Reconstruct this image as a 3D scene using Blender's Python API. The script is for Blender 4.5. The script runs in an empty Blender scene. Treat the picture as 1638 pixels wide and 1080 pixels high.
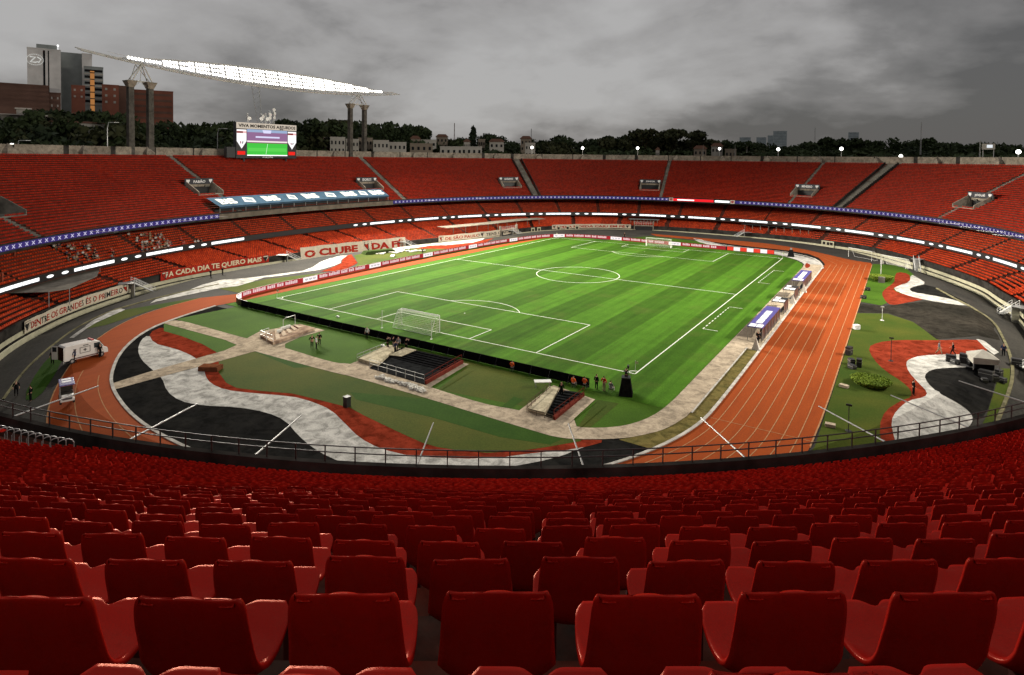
import bpy, math, random
import numpy as np
from mathutils import Vector, Matrix
from mathutils.geometry import delaunay_2d_cdt
random.seed(7); RNG = np.random.default_rng(7)
R_ = math.radians
scene = bpy.context.scene
COL = scene.collection

# ------------------------------------------------------------------ camera
CAM = np.array([60.5971, -121.7246, 25.8242]); F_PX = 977.1; ROT = (1.5394, -0.0113, 0.5718); PCY = 283.2
cd = bpy.data.cameras.new('camera'); cam = bpy.data.objects.new('camera', cd); COL.objects.link(cam)
cam.location = CAM; cam.rotation_euler = ROT
cd.sensor_width = 36; cd.lens = F_PX / 1638 * 36; cd.shift_y = -(540 - PCY) / 1638; cd.clip_start = 0.1; cd.clip_end = 12000
scene.camera = cam
MR = np.array(cam.rotation_euler.to_matrix())
scene.view_settings.view_transform = 'Standard'; scene.view_settings.look = 'None'
scene.view_settings.exposure = 0.0; scene.view_settings.gamma = 1.0
scene.cycles.max_bounces = 5; scene.cycles.diffuse_bounces = 2; scene.cycles.glossy_bounces = 2
scene.cycles.transparent_max_bounces = 8; scene.cycles.sample_clamp_indirect = 4.0

# ------------------------------------------------------------------ node helper
def nodes_of(m):
    m.use_nodes = True; nt = m.node_tree; nt.nodes.clear(); return nt
class NT:
    def __init__(s, nt): s.nt = nt
    def n(s, typ, **kw):
        nd = s.nt.nodes.new(typ)
        for k, v in kw.items():
            if k.startswith('i_'):
                key = k[2:]; key = int(key) if key.isdigit() else key.replace('_', ' ')
                s.set(nd.inputs[key], v)
            else: setattr(nd, k, v)
        return nd
    def set(s, sock, v):
        if isinstance(v, bpy.types.NodeSocket): s.nt.links.new(v, sock)
        else: sock.default_value = v
    def math(s, op, a, b=0.0, c=None, clamp=False):
        nd = s.nt.nodes.new('ShaderNodeMath'); nd.operation = op; nd.use_clamp = clamp
        s.set(nd.inputs[0], a); s.set(nd.inputs[1], b)
        if c is not None: s.set(nd.inputs[2], c)
        return nd.outputs[0]
    def mix(s, f, a, b, blend='MIX'):
        nd = s.nt.nodes.new('ShaderNodeMix'); nd.data_type = 'RGBA'; nd.blend_type = blend
        s.set(nd.inputs[0], f); s.set(nd.inputs[6], a); s.set(nd.inputs[7], b); return nd.outputs[2]
    def ramp(s, f, stops):
        nd = s.nt.nodes.new('ShaderNodeValToRGB'); s.set(nd.inputs[0], f)
        e = nd.color_ramp.elements
        while len(e) < len(stops): e.new(0.5)
        for el, (p, c) in zip(e, stops):
            el.position = p; el.color = (c, c, c, 1) if isinstance(c, (int, float)) else (*c, 1)
        return nd.outputs[0]
    def noise(s, vec, scale, detail=3, rough=0.55, dist=0.0):
        nd = s.n('ShaderNodeTexNoise'); nd.inputs['Scale'].default_value = scale
        nd.inputs['Detail'].default_value = detail; nd.inputs['Roughness'].default_value = rough
        nd.inputs['Distortion'].default_value = dist
        if vec is not None: s.set(nd.inputs['Vector'], vec)
        return nd.outputs[0]
def c4(c): return (c[0], c[1], c[2], 1)

# ------------------------------------------------------------------ world: dusk overcast sky
world = bpy.data.worlds.new('World'); scene.world = world
wt = NT(nodes_of(world))
tc = wt.n('ShaderNodeTexCoord'); sep = wt.n('ShaderNodeSeparateXYZ', i_0=tc.outputs['Generated'])
dx, dy, dz = sep.outputs
zz = wt.math('ADD', wt.math('MAXIMUM', dz, 0.0), 0.34)
comb = wt.n('ShaderNodeCombineXYZ', i_0=wt.math('DIVIDE', dx, zz), i_1=wt.math('DIVIDE', dy, zz), i_2=3.1)
n1 = wt.noise(comb.outputs[0], 1.15, 7, 0.56, 0.25)
n2 = wt.noise(comb.outputs[0], 3.4, 5, 0.5, 0.1)
# broad bank of darker cloud towards the right of the picture (direction az ~ -2 deg), brighter break ahead
rx, ry = math.sin(R_(6)), math.cos(R_(6))
side = wt.math('ADD', wt.math('MULTIPLY', dx, rx), wt.math('MULTIPLY', dy, ry))
bank = wt.math('MULTIPLY', wt.math('SUBTRACT', side, 0.90, clamp=True), 2.4)
cl = wt.math('ADD', wt.math('MULTIPLY', n1, 0.72), wt.math('MULTIPLY', n2, 0.28))
cl = wt.math('ADD', cl, bank)
lo = wt.math('MULTIPLY', wt.math('SUBTRACT', 0.14, dz, clamp=True), 0.55)
cl = wt.math('ADD', cl, lo)
cloud = wt.ramp(cl, [(0.42, (0.450, 0.442, 0.440)), (0.53, (0.350, 0.340, 0.338)), (0.61, (0.215, 0.208, 0.208)), (0.72, (0.115, 0.112, 0.114))])
sky = wt.n('ShaderNodeTexSky'); sky.sky_type = 'NISHITA'; sky.sun_disc = False
SUN_EL, SUN_ROT = R_(6), R_(150)
sky.sun_elevation = SUN_EL; sky.sun_rotation = SUN_ROT
skyc = wt.mix(1.0, sky.outputs[0], (0.05, 0.05, 0.05, 1), 'MULTIPLY')
tot = wt.mix(0.93, skyc, cloud)
below = wt.math('GREATER_THAN', dz, -0.02)
bg = wt.n('ShaderNodeBackground', i_0=tot, i_1=1.0)
out = wt.n('ShaderNodeOutputWorld', i_0=bg.outputs[0])
# very weak, very soft sun behind the overcast
sd = bpy.data.lights.new('sun', 'SUN'); sd.energy = 0.12; sd.angle = R_(25); sd.color = (1, 0.95, 0.9)
sun = bpy.data.objects.new('sun', sd); COL.objects.link(sun)
sun.rotation_euler = (R_(60), 0, R_(70))

# ------------------------------------------------------------------ floodlights (the lamps of the two light trusses)
LAMP_W = 16500.0
def flood(x, y, z, tx, ty, w, size=2.2, spread=110):
    l = bpy.data.lights.new('floodlight_beam', 'AREA'); l.shape = 'RECTANGLE'; l.size = size; l.size_y = 1.2
    l.energy = w; l.color = (1.0, 0.93, 0.80); l.spread = R_(spread)
    o = bpy.data.objects.new('floodlight_beam', l); COL.objects.link(o); o.location = (x, y, z)
    o.rotation_euler = Vector((tx - x, ty - y, -z)).to_track_quat('-Z', 'Y').to_euler()
for i in range(6):
    yy = -34 + i * 16
    flood(-108.6, yy, 50.6, 6, yy * 0.8, LAMP_W * 2.2, spread=92)
for i in range(5):
    yy = -20 + i * 16
    flood(110.5, yy, 50.6, -30, yy * 0.8 - 2, LAMP_W * 1.15, spread=108)

# ------------------------------------------------------------------ pixel helpers (1638 x 1080 frame)
def ray(px, py): return MR @ np.array([(px - 819) / F_PX, -(py - PCY) / F_PX, -1.0])
def proj(p):
    d = (np.atleast_2d(p) - CAM) @ MR
    z = np.maximum(-d[:, 2], 1e-6)
    return 819 + F_PX * d[:, 0] / z, PCY - F_PX * d[:, 1] / z, -d[:, 2]
def atz(px, py, z=0.0):
    d = ray(px, py); t = (z - CAM[2]) / d[2]; return CAM + d * t
def atdist(px, py, D):
    d = ray(px, py); return CAM + d * (D / math.hypot(d[0], d[1]))

# ------------------------------------------------------------------ rings of the bowl
CX, CY = 1.05, -0.7
def closed_spline(pts, n):
    pts = np.array(pts, float); m = len(pts); out = []
    for i in range(m):
        p0, p1, p2, p3 = pts[i - 1], pts[i], pts[(i + 1) % m], pts[(i + 2) % m]
        for t in np.linspace(0, 1, n, endpoint=False):
            out.append(0.5 * ((2 * p1) + (-p0 + p2) * t + (2 * p0 - 5 * p1 + 4 * p2 - p3) * t * t + (-p0 + 3 * p1 - 3 * p2 + p3) * t ** 3))
    return np.array(out)
class Ring:
    def __init__(s, pts, N=1440):
        pts = np.asarray(pts); d = np.hypot(*(np.roll(pts, -1, 0) - pts).T); cs = np.concatenate([[0], np.cumsum(d)])
        s.L = cs[-1]; P = np.vstack([pts, pts[:1]]); s.S = np.linspace(0, s.L, N, endpoint=False)
        s.P = np.stack([np.interp(s.S, cs, P[:, 0]), np.interp(s.S, cs, P[:, 1])], 1); s.N = N
        t = np.roll(s.P, -1, 0) - np.roll(s.P, 1, 0); t /= np.hypot(*t.T)[:, None]; s.T = t
        s.Nn = np.stack([t[:, 1], -t[:, 0]], 1)          # outward for a counter-clockwise ring
    def at(s, a, off=0.0):
        a = np.asarray(a, float) % s.L; k = a / s.L * s.N; i = np.floor(k).astype(int) % s.N; f = k - np.floor(k)
        j = (i + 1) % s.N; f = f[..., None]
        P = s.P[i] * (1 - f) + s.P[j] * f; Nn = s.Nn[i] * (1 - f) + s.Nn[j] * f; Nn = Nn / np.hypot(Nn[..., 0], Nn[..., 1])[..., None]
        return P + Nn * np.asarray(off)[..., None], Nn
    def near(s, x, y):
        d = np.hypot(s.P[:, 0] - x, s.P[:, 1] - y); i = int(d.argmin())
        v = np.array([x, y]) - s.P[i]
        return s.S[i] + v @ s.T[i], v @ s.Nn[i]
    def radius(s, th):
        a = np.arctan2(s.P[:, 1], s.P[:, 0]); r = np.hypot(*s.P.T); o = np.argsort(a); a = a[o]; r = r[o]
        return np.interp(th, np.concatenate([a[-1:] - 2 * np.pi, a, a[:1] + 2 * np.pi]), np.concatenate([r[-1:], r, r[:1]]))
tt = np.linspace(0, 2 * np.pi, 4000, endpoint=False)
def sup(a, b, n):
    return np.stack([CX + a * np.sign(np.cos(tt)) * np.abs(np.cos(tt)) ** (2 / n), CY + b * np.sign(np.sin(tt)) * np.abs(np.sin(tt)) ** (2 / n)], 1)
_f = sup(85.2, 109.0, 2.255); _n = sup(85.2, 109.6, 2.22)
U = Ring(np.where((np.sin(tt) >= 0)[:, None], _f, _n))
W = Ring(closed_spline([(79, 17), (77, 32), (75, 44), (69, 60), (61, 76), (51, 90), (38, 98), (22, 102.5), (4, 104), (-14, 103), (-30, 97), (-44, 86), (-53, 70), (-56, 50),
    (-60, 32), (-65, 13), (-69, -4), (-71.5, -20), (-72, -42), (-69.5, -56), (-64, -68), (-55, -80), (-42, -91), (-24, -99.5), (-4, -104), (20, -101), (44, -88), (60, -69), (72, -42), (78, -12)], 24))
TH = np.linspace(-np.pi, np.pi, 1440, endpoint=False); WR = W.radius(TH)
MOAT = -2.5
def hgt(x, y):
    r = math.hypot(x, y); w = np.interp(math.atan2(y, x), TH, WR, period=2 * np.pi)
    return MOAT * min(1, max(0, (r / w - 0.90) / 0.085))
def G(px, py):
    z = 0.0
    for _ in range(12):
        p = atz(px, py, z); z = hgt(p[0], p[1]) * 0.6 + z * 0.4
    return p
UZ0, USL = 10.595, 0.516; O0 = 1.16; TO = O0 - 0.60          # upper tier floor: front level and slope
def on_upper(px, py):
    d = ray(px, py); lo_, hi_ = 10.0, 400.0; best = None
    for t in np.linspace(15, 330, 1600):
        p = CAM + d * t; s, o = U.near(p[0], p[1])
        if o > -0.2 and p[2] <= UZ0 + USL * max(o - TO, 0) + 0.3 and t > 30: return s, o, p
    return s, o, p

# ------------------------------------------------------------------ object helpers
def tag(o, label=None, cat=None, group=None, kind=None):
    if label: o['label'] = label
    if cat: o['category'] = cat
    if group: o['group'] = group
    if kind: o['kind'] = kind
    return o
def empty(name, loc=(0, 0, 0), rz=0, label=None, cat=None, group=None):
    o = bpy.data.objects.new(name, None); COL.objects.link(o); o.location = loc; o.rotation_euler = (0, 0, rz)
    return tag(o, label, cat, group)
class MB:
    def __init__(s): s.v = []; s.f = []; s.m = []; s.T = Matrix.Identity(4)
    def add(s, vs, fs, m=0):
        b = len(s.v)
        if s.T == Matrix.Identity(4): s.v += [tuple(v) for v in vs]
        else: s.v += [tuple(s.T @ Vector(v)) for v in vs]
        s.f += [tuple(b + i for i in f) for f in fs]; s.m += [m] * len(fs)
        return s
    def box(s, cx, cy, cz, sx, sy, sz, rz=0.0, m=0, taper=1.0):
        vs = []
        for k, zz_ in enumerate((-.5, .5)):
            q = taper if k else 1.0
            for a, b in ((-.5, -.5), (.5, -.5), (.5, .5), (-.5, .5)):
                x, y = a * sx * q, b * sy * q
                vs.append((cx + x * math.cos(rz) - y * math.sin(rz), cy + x * math.sin(rz) + y * math.cos(rz), cz + zz_ * sz))
        return s.add(vs, [(3, 2, 1, 0), (4, 5, 6, 7), (0, 1, 5, 4), (1, 2, 6, 5), (2, 3, 7, 6), (3, 0, 4, 7)], m)
    def quad(s, a, b, c, d, m=0): return s.add([a, b, c, d], [(0, 1, 2, 3)], m)
    def tube(s, pts, r, n=6, m=0, r1=None, caps=True):
        pts = [Vector(p) for p in pts]; k = len(pts); vs = []; fs = []
        for i, p in enumerate(pts):
            d = (pts[min(i + 1, k - 1)] - pts[max(i - 1, 0)]).normalized()
            u = d.orthogonal().normalized() if abs(d.z) > 0.99 else Vector((0, 0, 1)).cross(d).normalized(); w = d.cross(u)
            rr = r if r1 is None else r + (r1 - r) * i / (k - 1)
            for j in range(n):
                a = 2 * math.pi * j / n; q = p + u * math.cos(a) * rr + w * math.sin(a) * rr; vs.append(tuple(q))
        for i in range(k - 1):
            for j in range(n): fs.append((i * n + j, i * n + (j + 1) % n, (i + 1) * n + (j + 1) % n, (i + 1) * n + j))
        if caps: fs.append(tuple(range(n))[::-1]); fs.append(tuple((k - 1) * n + j for j in range(n)))
        return s.add(vs, fs, m)
    def lathe(s, prof, cx=0, cy=0, n=12, m=0, sy=1.0):
        vs = []; fs = []
        for r, z in prof:
            for j in range(n):
                a = 2 * math.pi * j / n; vs.append((cx + r * math.cos(a), cy + r * math.sin(a) * sy, z))
        for i in range(len(prof) - 1):
            for j in range(n): fs.append((i * n + j, i * n + (j + 1) % n, (i + 1) * n + (j + 1) % n, (i + 1) * n + j))
        fs.append(tuple(range(n))[::-1]); fs.append(tuple((len(prof) - 1) * n + j for j in range(n)))
        return s.add(vs, fs, m)
    def prism(s, pts, z0, z1, m=0):
        n = len(pts); vs = [(x, y, z0) for x, y in pts] + [(x, y, z1) for x, y in pts]
        fs = [tuple(range(n))[::-1], tuple(range(n, 2 * n))] + [(i, (i + 1) % n, n + (i + 1) % n, n + i) for i in range(n)]
        return s.add(vs, fs, m)
    def ball(s, c, r, n=8, m=0, sz=1.0):
        prof = [(max(1e-3, math.sin(math.pi * i / n)) * r, c[2] - math.cos(math.pi * i / n) * r * sz) for i in range(n + 1)]
        return s.lathe(prof, c[0], c[1], n + 2, m)
    def build(s, name, mats, parent=None, smooth=False, bevel=0):
        me = bpy.data.meshes.new(name); me.from_pydata(s.v, [], s.f); me.update()
        if not isinstance(mats, (list, tuple)): mats = [mats]
        for x in mats: me.materials.append(x)
        if len(mats) > 1: me.polygons.foreach_set('material_index', s.m)
        if smooth: me.polygons.foreach_set('use_smooth', [True] * len(me.polygons))
        o = bpy.data.objects.new(name, me); COL.objects.link(o); o.parent = parent
        if bevel:
            b = o.modifiers.new('bevel', 'BEVEL'); b.width = bevel; b.segments = 2; b.limit_method = 'ANGLE'
        return o
def copy_tree(o, parent=None):
    c = o.copy(); COL.objects.link(c)
    if parent is not None: c.parent = parent
    for ch in list(o.children): copy_tree(ch, c)
    return c
def np_mesh(name, V, Fq, mat, parent=None, smooth=False, attr=None):
    me = bpy.data.meshes.new(name); nv = len(V); nf = len(Fq); k = Fq.shape[1]
    me.vertices.add(nv); me.vertices.foreach_set('co', np.ascontiguousarray(V, np.float32).ravel())
    me.loops.add(nf * k); me.loops.foreach_set('vertex_index', np.ascontiguousarray(Fq, np.int32).ravel())
    me.polygons.add(nf); me.polygons.foreach_set('loop_start', np.arange(0, nf * k, k, dtype=np.int32))
    me.update(calc_edges=True); me.materials.append(mat)
    if smooth: me.polygons.foreach_set('use_smooth', np.ones(nf, bool))
    if attr is not None:
        a = me.attributes.new('shade', 'FLOAT', 'FACE'); a.data.foreach_set('value', attr.astype(np.float32))
    o = bpy.data.objects.new(name, me); COL.objects.link(o); o.parent = parent
    return o

# ------------------------------------------------------------------ materials
MATS = {}
def mat(name, col, rough=0.7, var=0.12, scale=2.0, metal=0.0, bump=0.0, col2=None, detail=4, spec=0.5, coat=0):
    if name in MATS: return MATS[name]
    if rough >= 0.7: spec = 0.0
    m = bpy.data.materials.new(name); t = NT(nodes_of(m)); MATS[name] = m
    tcn = t.n('ShaderNodeTexCoord'); nz = t.noise(tcn.outputs['Object'], scale, detail)
    a = c4(col); b = c4(col2) if col2 else c4([c * (1 - var * 2.2) for c in col])
    cc = t.mix(t.ramp(nz, [(0.32, 0.0), (0.68, 1.0)]), a, b)
    if detail >= 8:      # worn, patched, streaked surfaces
        w1_ = t.ramp(t.noise(tcn.outputs['Object'], 0.9, 8, 0.72, 0.6), [(0.44, 1.0), (0.62, 0.55)]); w2_ = t.ramp(t.noise(tcn.outputs['Object'], 7.0, 6, 0.7), [(0.3, 1.18), (0.75, 0.72)])
        vv = t.n('ShaderNodeVectorMath', operation='SCALE'); t.set(vv.inputs[0], cc); t.set(vv.inputs['Scale'], t.math('MULTIPLY', w1_, w2_)); cc = vv.outputs[0]
    p = t.n('ShaderNodeBsdfPrincipled'); t.set(p.inputs['Base Color'], cc); p.inputs['Roughness'].default_value = rough
    p.inputs['Metallic'].default_value = metal; p.inputs['Specular IOR Level'].default_value = spec
    if coat: p.inputs['Coat Weight'].default_value = coat
    if bump:
        bn = t.n('ShaderNodeBump'); bn.inputs['Strength'].default_value = bump; bn.inputs['Distance'].default_value = 0.05
        t.set(bn.inputs['Height'], t.noise(tcn.outputs['Object'], scale * 6, 4)); t.set(p.inputs['Normal'], bn.outputs[0])
    t.n('ShaderNodeOutputMaterial', i_0=p.outputs[0]); return m
def emit(name, col, strength=1.0):
    if name in MATS: return MATS[name]
    m = bpy.data.materials.new(name); t = NT(nodes_of(m)); MATS[name] = m
    e = t.n('ShaderNodeEmission', i_0=c4(col), i_1=strength); t.n('ShaderNodeOutputMaterial', i_0=e.outputs[0]); return m

concrete = mat('concrete', (0.20, 0.185, 0.16), 0.85, 0.25, 0.5, bump=0.2, detail=7)
beige = mat('rim concrete', (0.36, 0.31, 0.25), 0.85, 0.18, 0.35, bump=0.2, detail=8)
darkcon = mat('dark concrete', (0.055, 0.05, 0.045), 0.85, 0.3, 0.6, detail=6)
stepcon = mat('terrace concrete', (0.070, 0.050, 0.040), 0.85, 0.3, 1.4, col2=(0.16, 0.028, 0.016), detail=8)
cream = mat('cream paint', (0.55, 0.52, 0.36), 0.6, 0.12, 0.8, detail=7)
asphalt = mat('asphalt', (0.060, 0.057, 0.052), 0.9, 0.25, 0.25, detail=10, bump=0.15)
blackp = mat('black ground paint', (0.013, 0.013, 0.013), 0.75, 0.25, 0.35, col2=(0.024, 0.023, 0.021), detail=10)
white_paint = mat('white ground paint', (0.62, 0.60, 0.56), 0.7, 0.1, 0.45, col2=(0.40, 0.39, 0.36), detail=10)
red_paint = mat('red ground paint', (0.30, 0.045, 0.022), 0.75, 0.2, 0.5, detail=9)
pathm = mat('path concrete', (0.52, 0.43, 0.32), 0.8, 0.12, 0.3, col2=(0.38, 0.31, 0.23), detail=10, bump=0.15)
dry = mat('dry grass', (0.20, 0.155, 0.055), 0.95, 0.2, 0.8, col2=(0.11, 0.10, 0.035), detail=10)
line = mat('line paint', (0.72, 0.74, 0.66), 0.7, 0.05, 3)
tline = mat('lane paint', (0.46, 0.24, 0.12), 0.7, 0.15, 2)
metal = mat('galvanised steel', (0.42, 0.42, 0.41), 0.45, 0.1, 3, metal=0.6)
whitem = mat('white painted metal', (0.72, 0.72, 0.70), 0.4, 0.06, 2)
blackm = mat('black metal', (0.015, 0.015, 0.016), 0.5, 0.1, 3)
darkrail = mat('dark rail paint', (0.022, 0.018, 0.018), 0.5, 0.2, 3)
blackcloth = mat('black cloth', (0.012, 0.012, 0.013), 0.9, 0.2, 4)
skin = mat('skin', (0.42, 0.23, 0.15), 0.6, 0.05, 5)
glass = mat('dark glass', (0.02, 0.025, 0.03), 0.08, 0.05, 1)
ledw = emit('led white', (1, 1, 1), 1.7)
ledw2 = emit('led board white', (1.0, 0.92, 0.90), 1.1)
ledr = emit('led board red', (0.75, 0.05, 0.06), 0.55)
ledp = emit('led violet', (0.10, 0.07, 0.34), 0.45)
ledpk = emit('led pale', (0.80, 0.74, 1.0), 0.75)
ledred = emit('led red', (1.0, 0.02, 0.03), 1.0)

def grass_mat(name, a, b, stripes=None, sc=0.35):
    m = bpy.data.materials.new(name); t = NT(nodes_of(m)); MATS[name] = m
    tcn = t.n('ShaderNodeTexCoord'); co = tcn.outputs['Object']
    n0 = t.noise(co, sc, 8, 0.6); n1_ = t.noise(co, 6.0, 4, 0.7)
    base = t.mix(t.ramp(n0, [(0.3, 0.0), (0.7, 1.0)]), c4(a), c4(b))
    if stripes:
        sp = t.n('ShaderNodeSeparateXYZ', i_0=co)
        wob = t.math('MULTIPLY', t.noise(co, 0.5, 3), 0.25)
        fr = t.math('FRACT', t.math('ADD', t.math('DIVIDE', t.math('ADD', sp.outputs[0], wob), 11.0), 0.31))
        tri = t.math('ABSOLUTE', t.math('SUBTRACT', fr, 0.5))
        sm = t.ramp(tri, [(0.235, 0.0), (0.265, 1.0)])
        fr2 = t.math('ABSOLUTE', t.math('SUBTRACT', t.math('FRACT', t.math('DIVIDE', sp.outputs[0], 1.9)), 0.5))
        fine = t.ramp(fr2, [(0.1, 0.94), (0.4, 1.06)])
        # streaks worn along the mowing direction
        mp = t.n('ShaderNodeMapping'); t.set(mp.inputs[0], co); mp.inputs['Scale'].default_value = (1.3, 0.05, 1)
        streak = t.ramp(t.noise(mp.outputs[0], 1.0, 6, 0.65), [(0.3, 0.82), (0.7, 1.18)])
        k = t.math('MULTIPLY', t.math('MULTIPLY', t.math('ADD', t.math('MULTIPLY', sm, stripes), 1.0 - stripes / 2), fine), streak)
        vm = t.n('ShaderNodeVectorMath', operation='SCALE'); t.set(vm.inputs[0], base); t.set(vm.inputs['Scale'], k); base = vm.outputs[0]
    if stripes:      # worn turf in the two goalmouths
        s3 = t.n('ShaderNodeSeparateXYZ', i_0=co); ex = t.math('DIVIDE', s3.outputs[0], 6.0); ey = t.math('DIVIDE', t.math('SUBTRACT', t.math('ABSOLUTE', s3.outputs[1]), 49.5), 4.0)
        rr = t.math('ADD', t.math('MULTIPLY', ex, ex), t.math('MULTIPLY', ey, ey)); wear = t.math('MULTIPLY', t.ramp(rr, [(0.0, 1.0), (1.0, 0.0)]), t.ramp(t.noise(co, 1.1, 6, .65), [(0.42, 0.0), (0.62, 0.75)]))
        pat = t.ramp(t.noise(co, .16, 7, .6), [(.52, 0.0), (.7, .35)]); base = t.mix(t.math('MAXIMUM', wear, pat), base, (0.085, 0.105, 0.022, 1))
    spk = t.ramp(n1_, [(0.3, 0.76), (0.7, 1.22)])
    vm = t.n('ShaderNodeVectorMath', operation='SCALE'); t.set(vm.inputs[0], base); t.set(vm.inputs['Scale'], spk)
    p = t.n('ShaderNodeBsdfPrincipled'); t.set(p.inputs['Base Color'], vm.outputs[0]); p.inputs['Roughness'].default_value = 0.9
    p.inputs['Specular IOR Level'].default_value = 0.04
    t.n('ShaderNodeOutputMaterial', i_0=p.outputs[0]); return m
pitch_m = grass_mat('pitch turf', (0.050, 0.125, 0.010), (0.037, 0.098, 0.007), 0.42)
lawn_m = grass_mat('lawn turf', (0.056, 0.118, 0.011), (0.036, 0.080, 0.008), None, 0.12)
olive_m = grass_mat('worn lawn turf', (0.080, 0.086, 0.014), (0.034, 0.064, 0.009), None, 0.10)
patch_m = grass_mat('new turf', (0.022, 0.060, 0.006), (0.032, 0.075, 0.008), None, 0.3)
def track_mat():
    m = bpy.data.materials.new('track rubber'); t = NT(nodes_of(m)); tcn = t.n('ShaderNodeTexCoord'); co = tcn.outputs['Object']
    mp = t.n('ShaderNodeMapping'); t.set(mp.inputs[0], co); mp.inputs['Scale'].default_value = (0.8, 0.12, 1)
    a = t.mix(t.ramp(t.noise(mp.outputs[0], 1.0, 8, 0.6), [(0.3, 0.0), (0.7, 1.0)]), (0.35, 0.068, 0.013, 1), (0.28, 0.053, 0.011, 1))
    a = t.mix(t.ramp(t.noise(co, 9, 3, 0.6), [(0.35, 0.0), (0.75, 0.5)]), a, (0.13, 0.035, 0.015, 1))
    p = t.n('ShaderNodeBsdfPrincipled'); t.set(p.inputs['Base Color'], a); p.inputs['Roughness'].default_value = 0.9; p.inputs['Specular IOR Level'].default_value = 0.05
    t.n('ShaderNodeOutputMaterial', i_0=p.outputs[0]); return m
track_m = track_mat()
def seat_mat(name, a, b, rough, attr=True):
    m = bpy.data.materials.new(name); t = NT(nodes_of(m)); tcn = t.n('ShaderNodeTexCoord')
    if attr:
        at = t.n('ShaderNodeAttribute'); at.attribute_name = 'shade'; f = t.math('ADD', t.math('MULTIPLY', at.outputs['Fac'], .6), t.math('MULTIPLY', t.noise(tcn.outputs['Object'], .09, 5, .65), .55))
    else:
        oi = t.n('ShaderNodeObjectInfo'); f = oi.outputs['Random']
    c = t.mix(f, c4(a), c4(b))
    sc = t.noise(tcn.outputs['Object'], 14, 6, 0.65); c = t.mix(t.ramp(sc, [(0.5, 0.0), (0.9, 0.45)]), c, c4([x * 0.45 for x in a]))
    if not attr:   # scratches and dust of the near seats
        mp = t.n('ShaderNodeMapping'); t.set(mp.inputs[0], tcn.outputs['Object']); mp.inputs['Scale'].default_value = (12, 60, 60)
        c = t.mix(t.ramp(t.noise(mp.outputs[0], 1.0, 5, 0.7), [(0.60, 0.0), (0.76, 0.20)]), c, (0.42, 0.13, 0.09, 1))
        c = t.mix(t.ramp(t.noise(tcn.outputs['Object'], 5.0, 6, .7, .4), [(0.48, 0.0), (0.72, 0.30)]), c, c4([x * 1.0 for x in (0.34, 0.035, 0.022)]))
    df = t.n('ShaderNodeBsdfDiffuse'); t.set(df.inputs['Color'], c)
    if attr:
        g2 = t.n('ShaderNodeBsdfGlossy'); t.set(g2.inputs['Color'], (1, .4, .3, 1)); g2.inputs['Roughness'].default_value = .38; mx = t.n('ShaderNodeMixShader'); mx.inputs[0].default_value = .022; t.set(mx.inputs[1], df.outputs[0]); t.set(mx.inputs[2], g2.outputs[0])
        t.n('ShaderNodeOutputMaterial', i_0=mx.outputs[0]); return m
    bn = t.n('ShaderNodeBump'); bn.inputs['Strength'].default_value = 0.15; bn.inputs['Distance'].default_value = 0.004
    t.set(bn.inputs['Height'], t.noise(tcn.outputs['Object'], 60, 4)); t.set(df.inputs['Normal'], bn.outputs[0])
    gl = t.n('ShaderNodeBsdfGlossy'); t.set(gl.inputs['Color'], (1, .42, .32, 1)); t.set(gl.inputs['Roughness'], t.ramp(sc, [(0.2, rough - 0.12), (0.8, rough + 0.12)])); t.set(gl.inputs['Normal'], bn.outputs[0])
    lwt = t.n('ShaderNodeLayerWeight'); lwt.inputs['Blend'].default_value = 0.25
    mx = t.n('ShaderNodeMixShader'); t.set(mx.inputs[0], t.math('ADD', t.math('MULTIPLY', lwt.outputs['Facing'], 0.06), 0.024)); t.set(mx.inputs[1], df.outputs[0]); t.set(mx.inputs[2], gl.outputs[0])
    t.n('ShaderNodeOutputMaterial', i_0=mx.outputs[0]); return m
seat_near_m = seat_mat('red seat plastic', (0.46, 0.012, 0.007), (0.32, 0.007, 0.005), 0.26, False)
seat_m = seat_mat('red seat plastic far', (0.41, 0.025, 0.009), (0.17, 0.009, 0.005), 0.55)
seat_mid_lit = seat_mat('red seat plastic middle rows', (0.74, 0.026, 0.012), (0.36, 0.011, 0.007), 0.4)  # brightness of floodlit pans put into the plastic colour of these rows
seat_lo = seat_mat('orange red seat plastic', (0.66, 0.072, 0.018), (0.26, 0.020, 0.008), 0.55)

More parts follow.
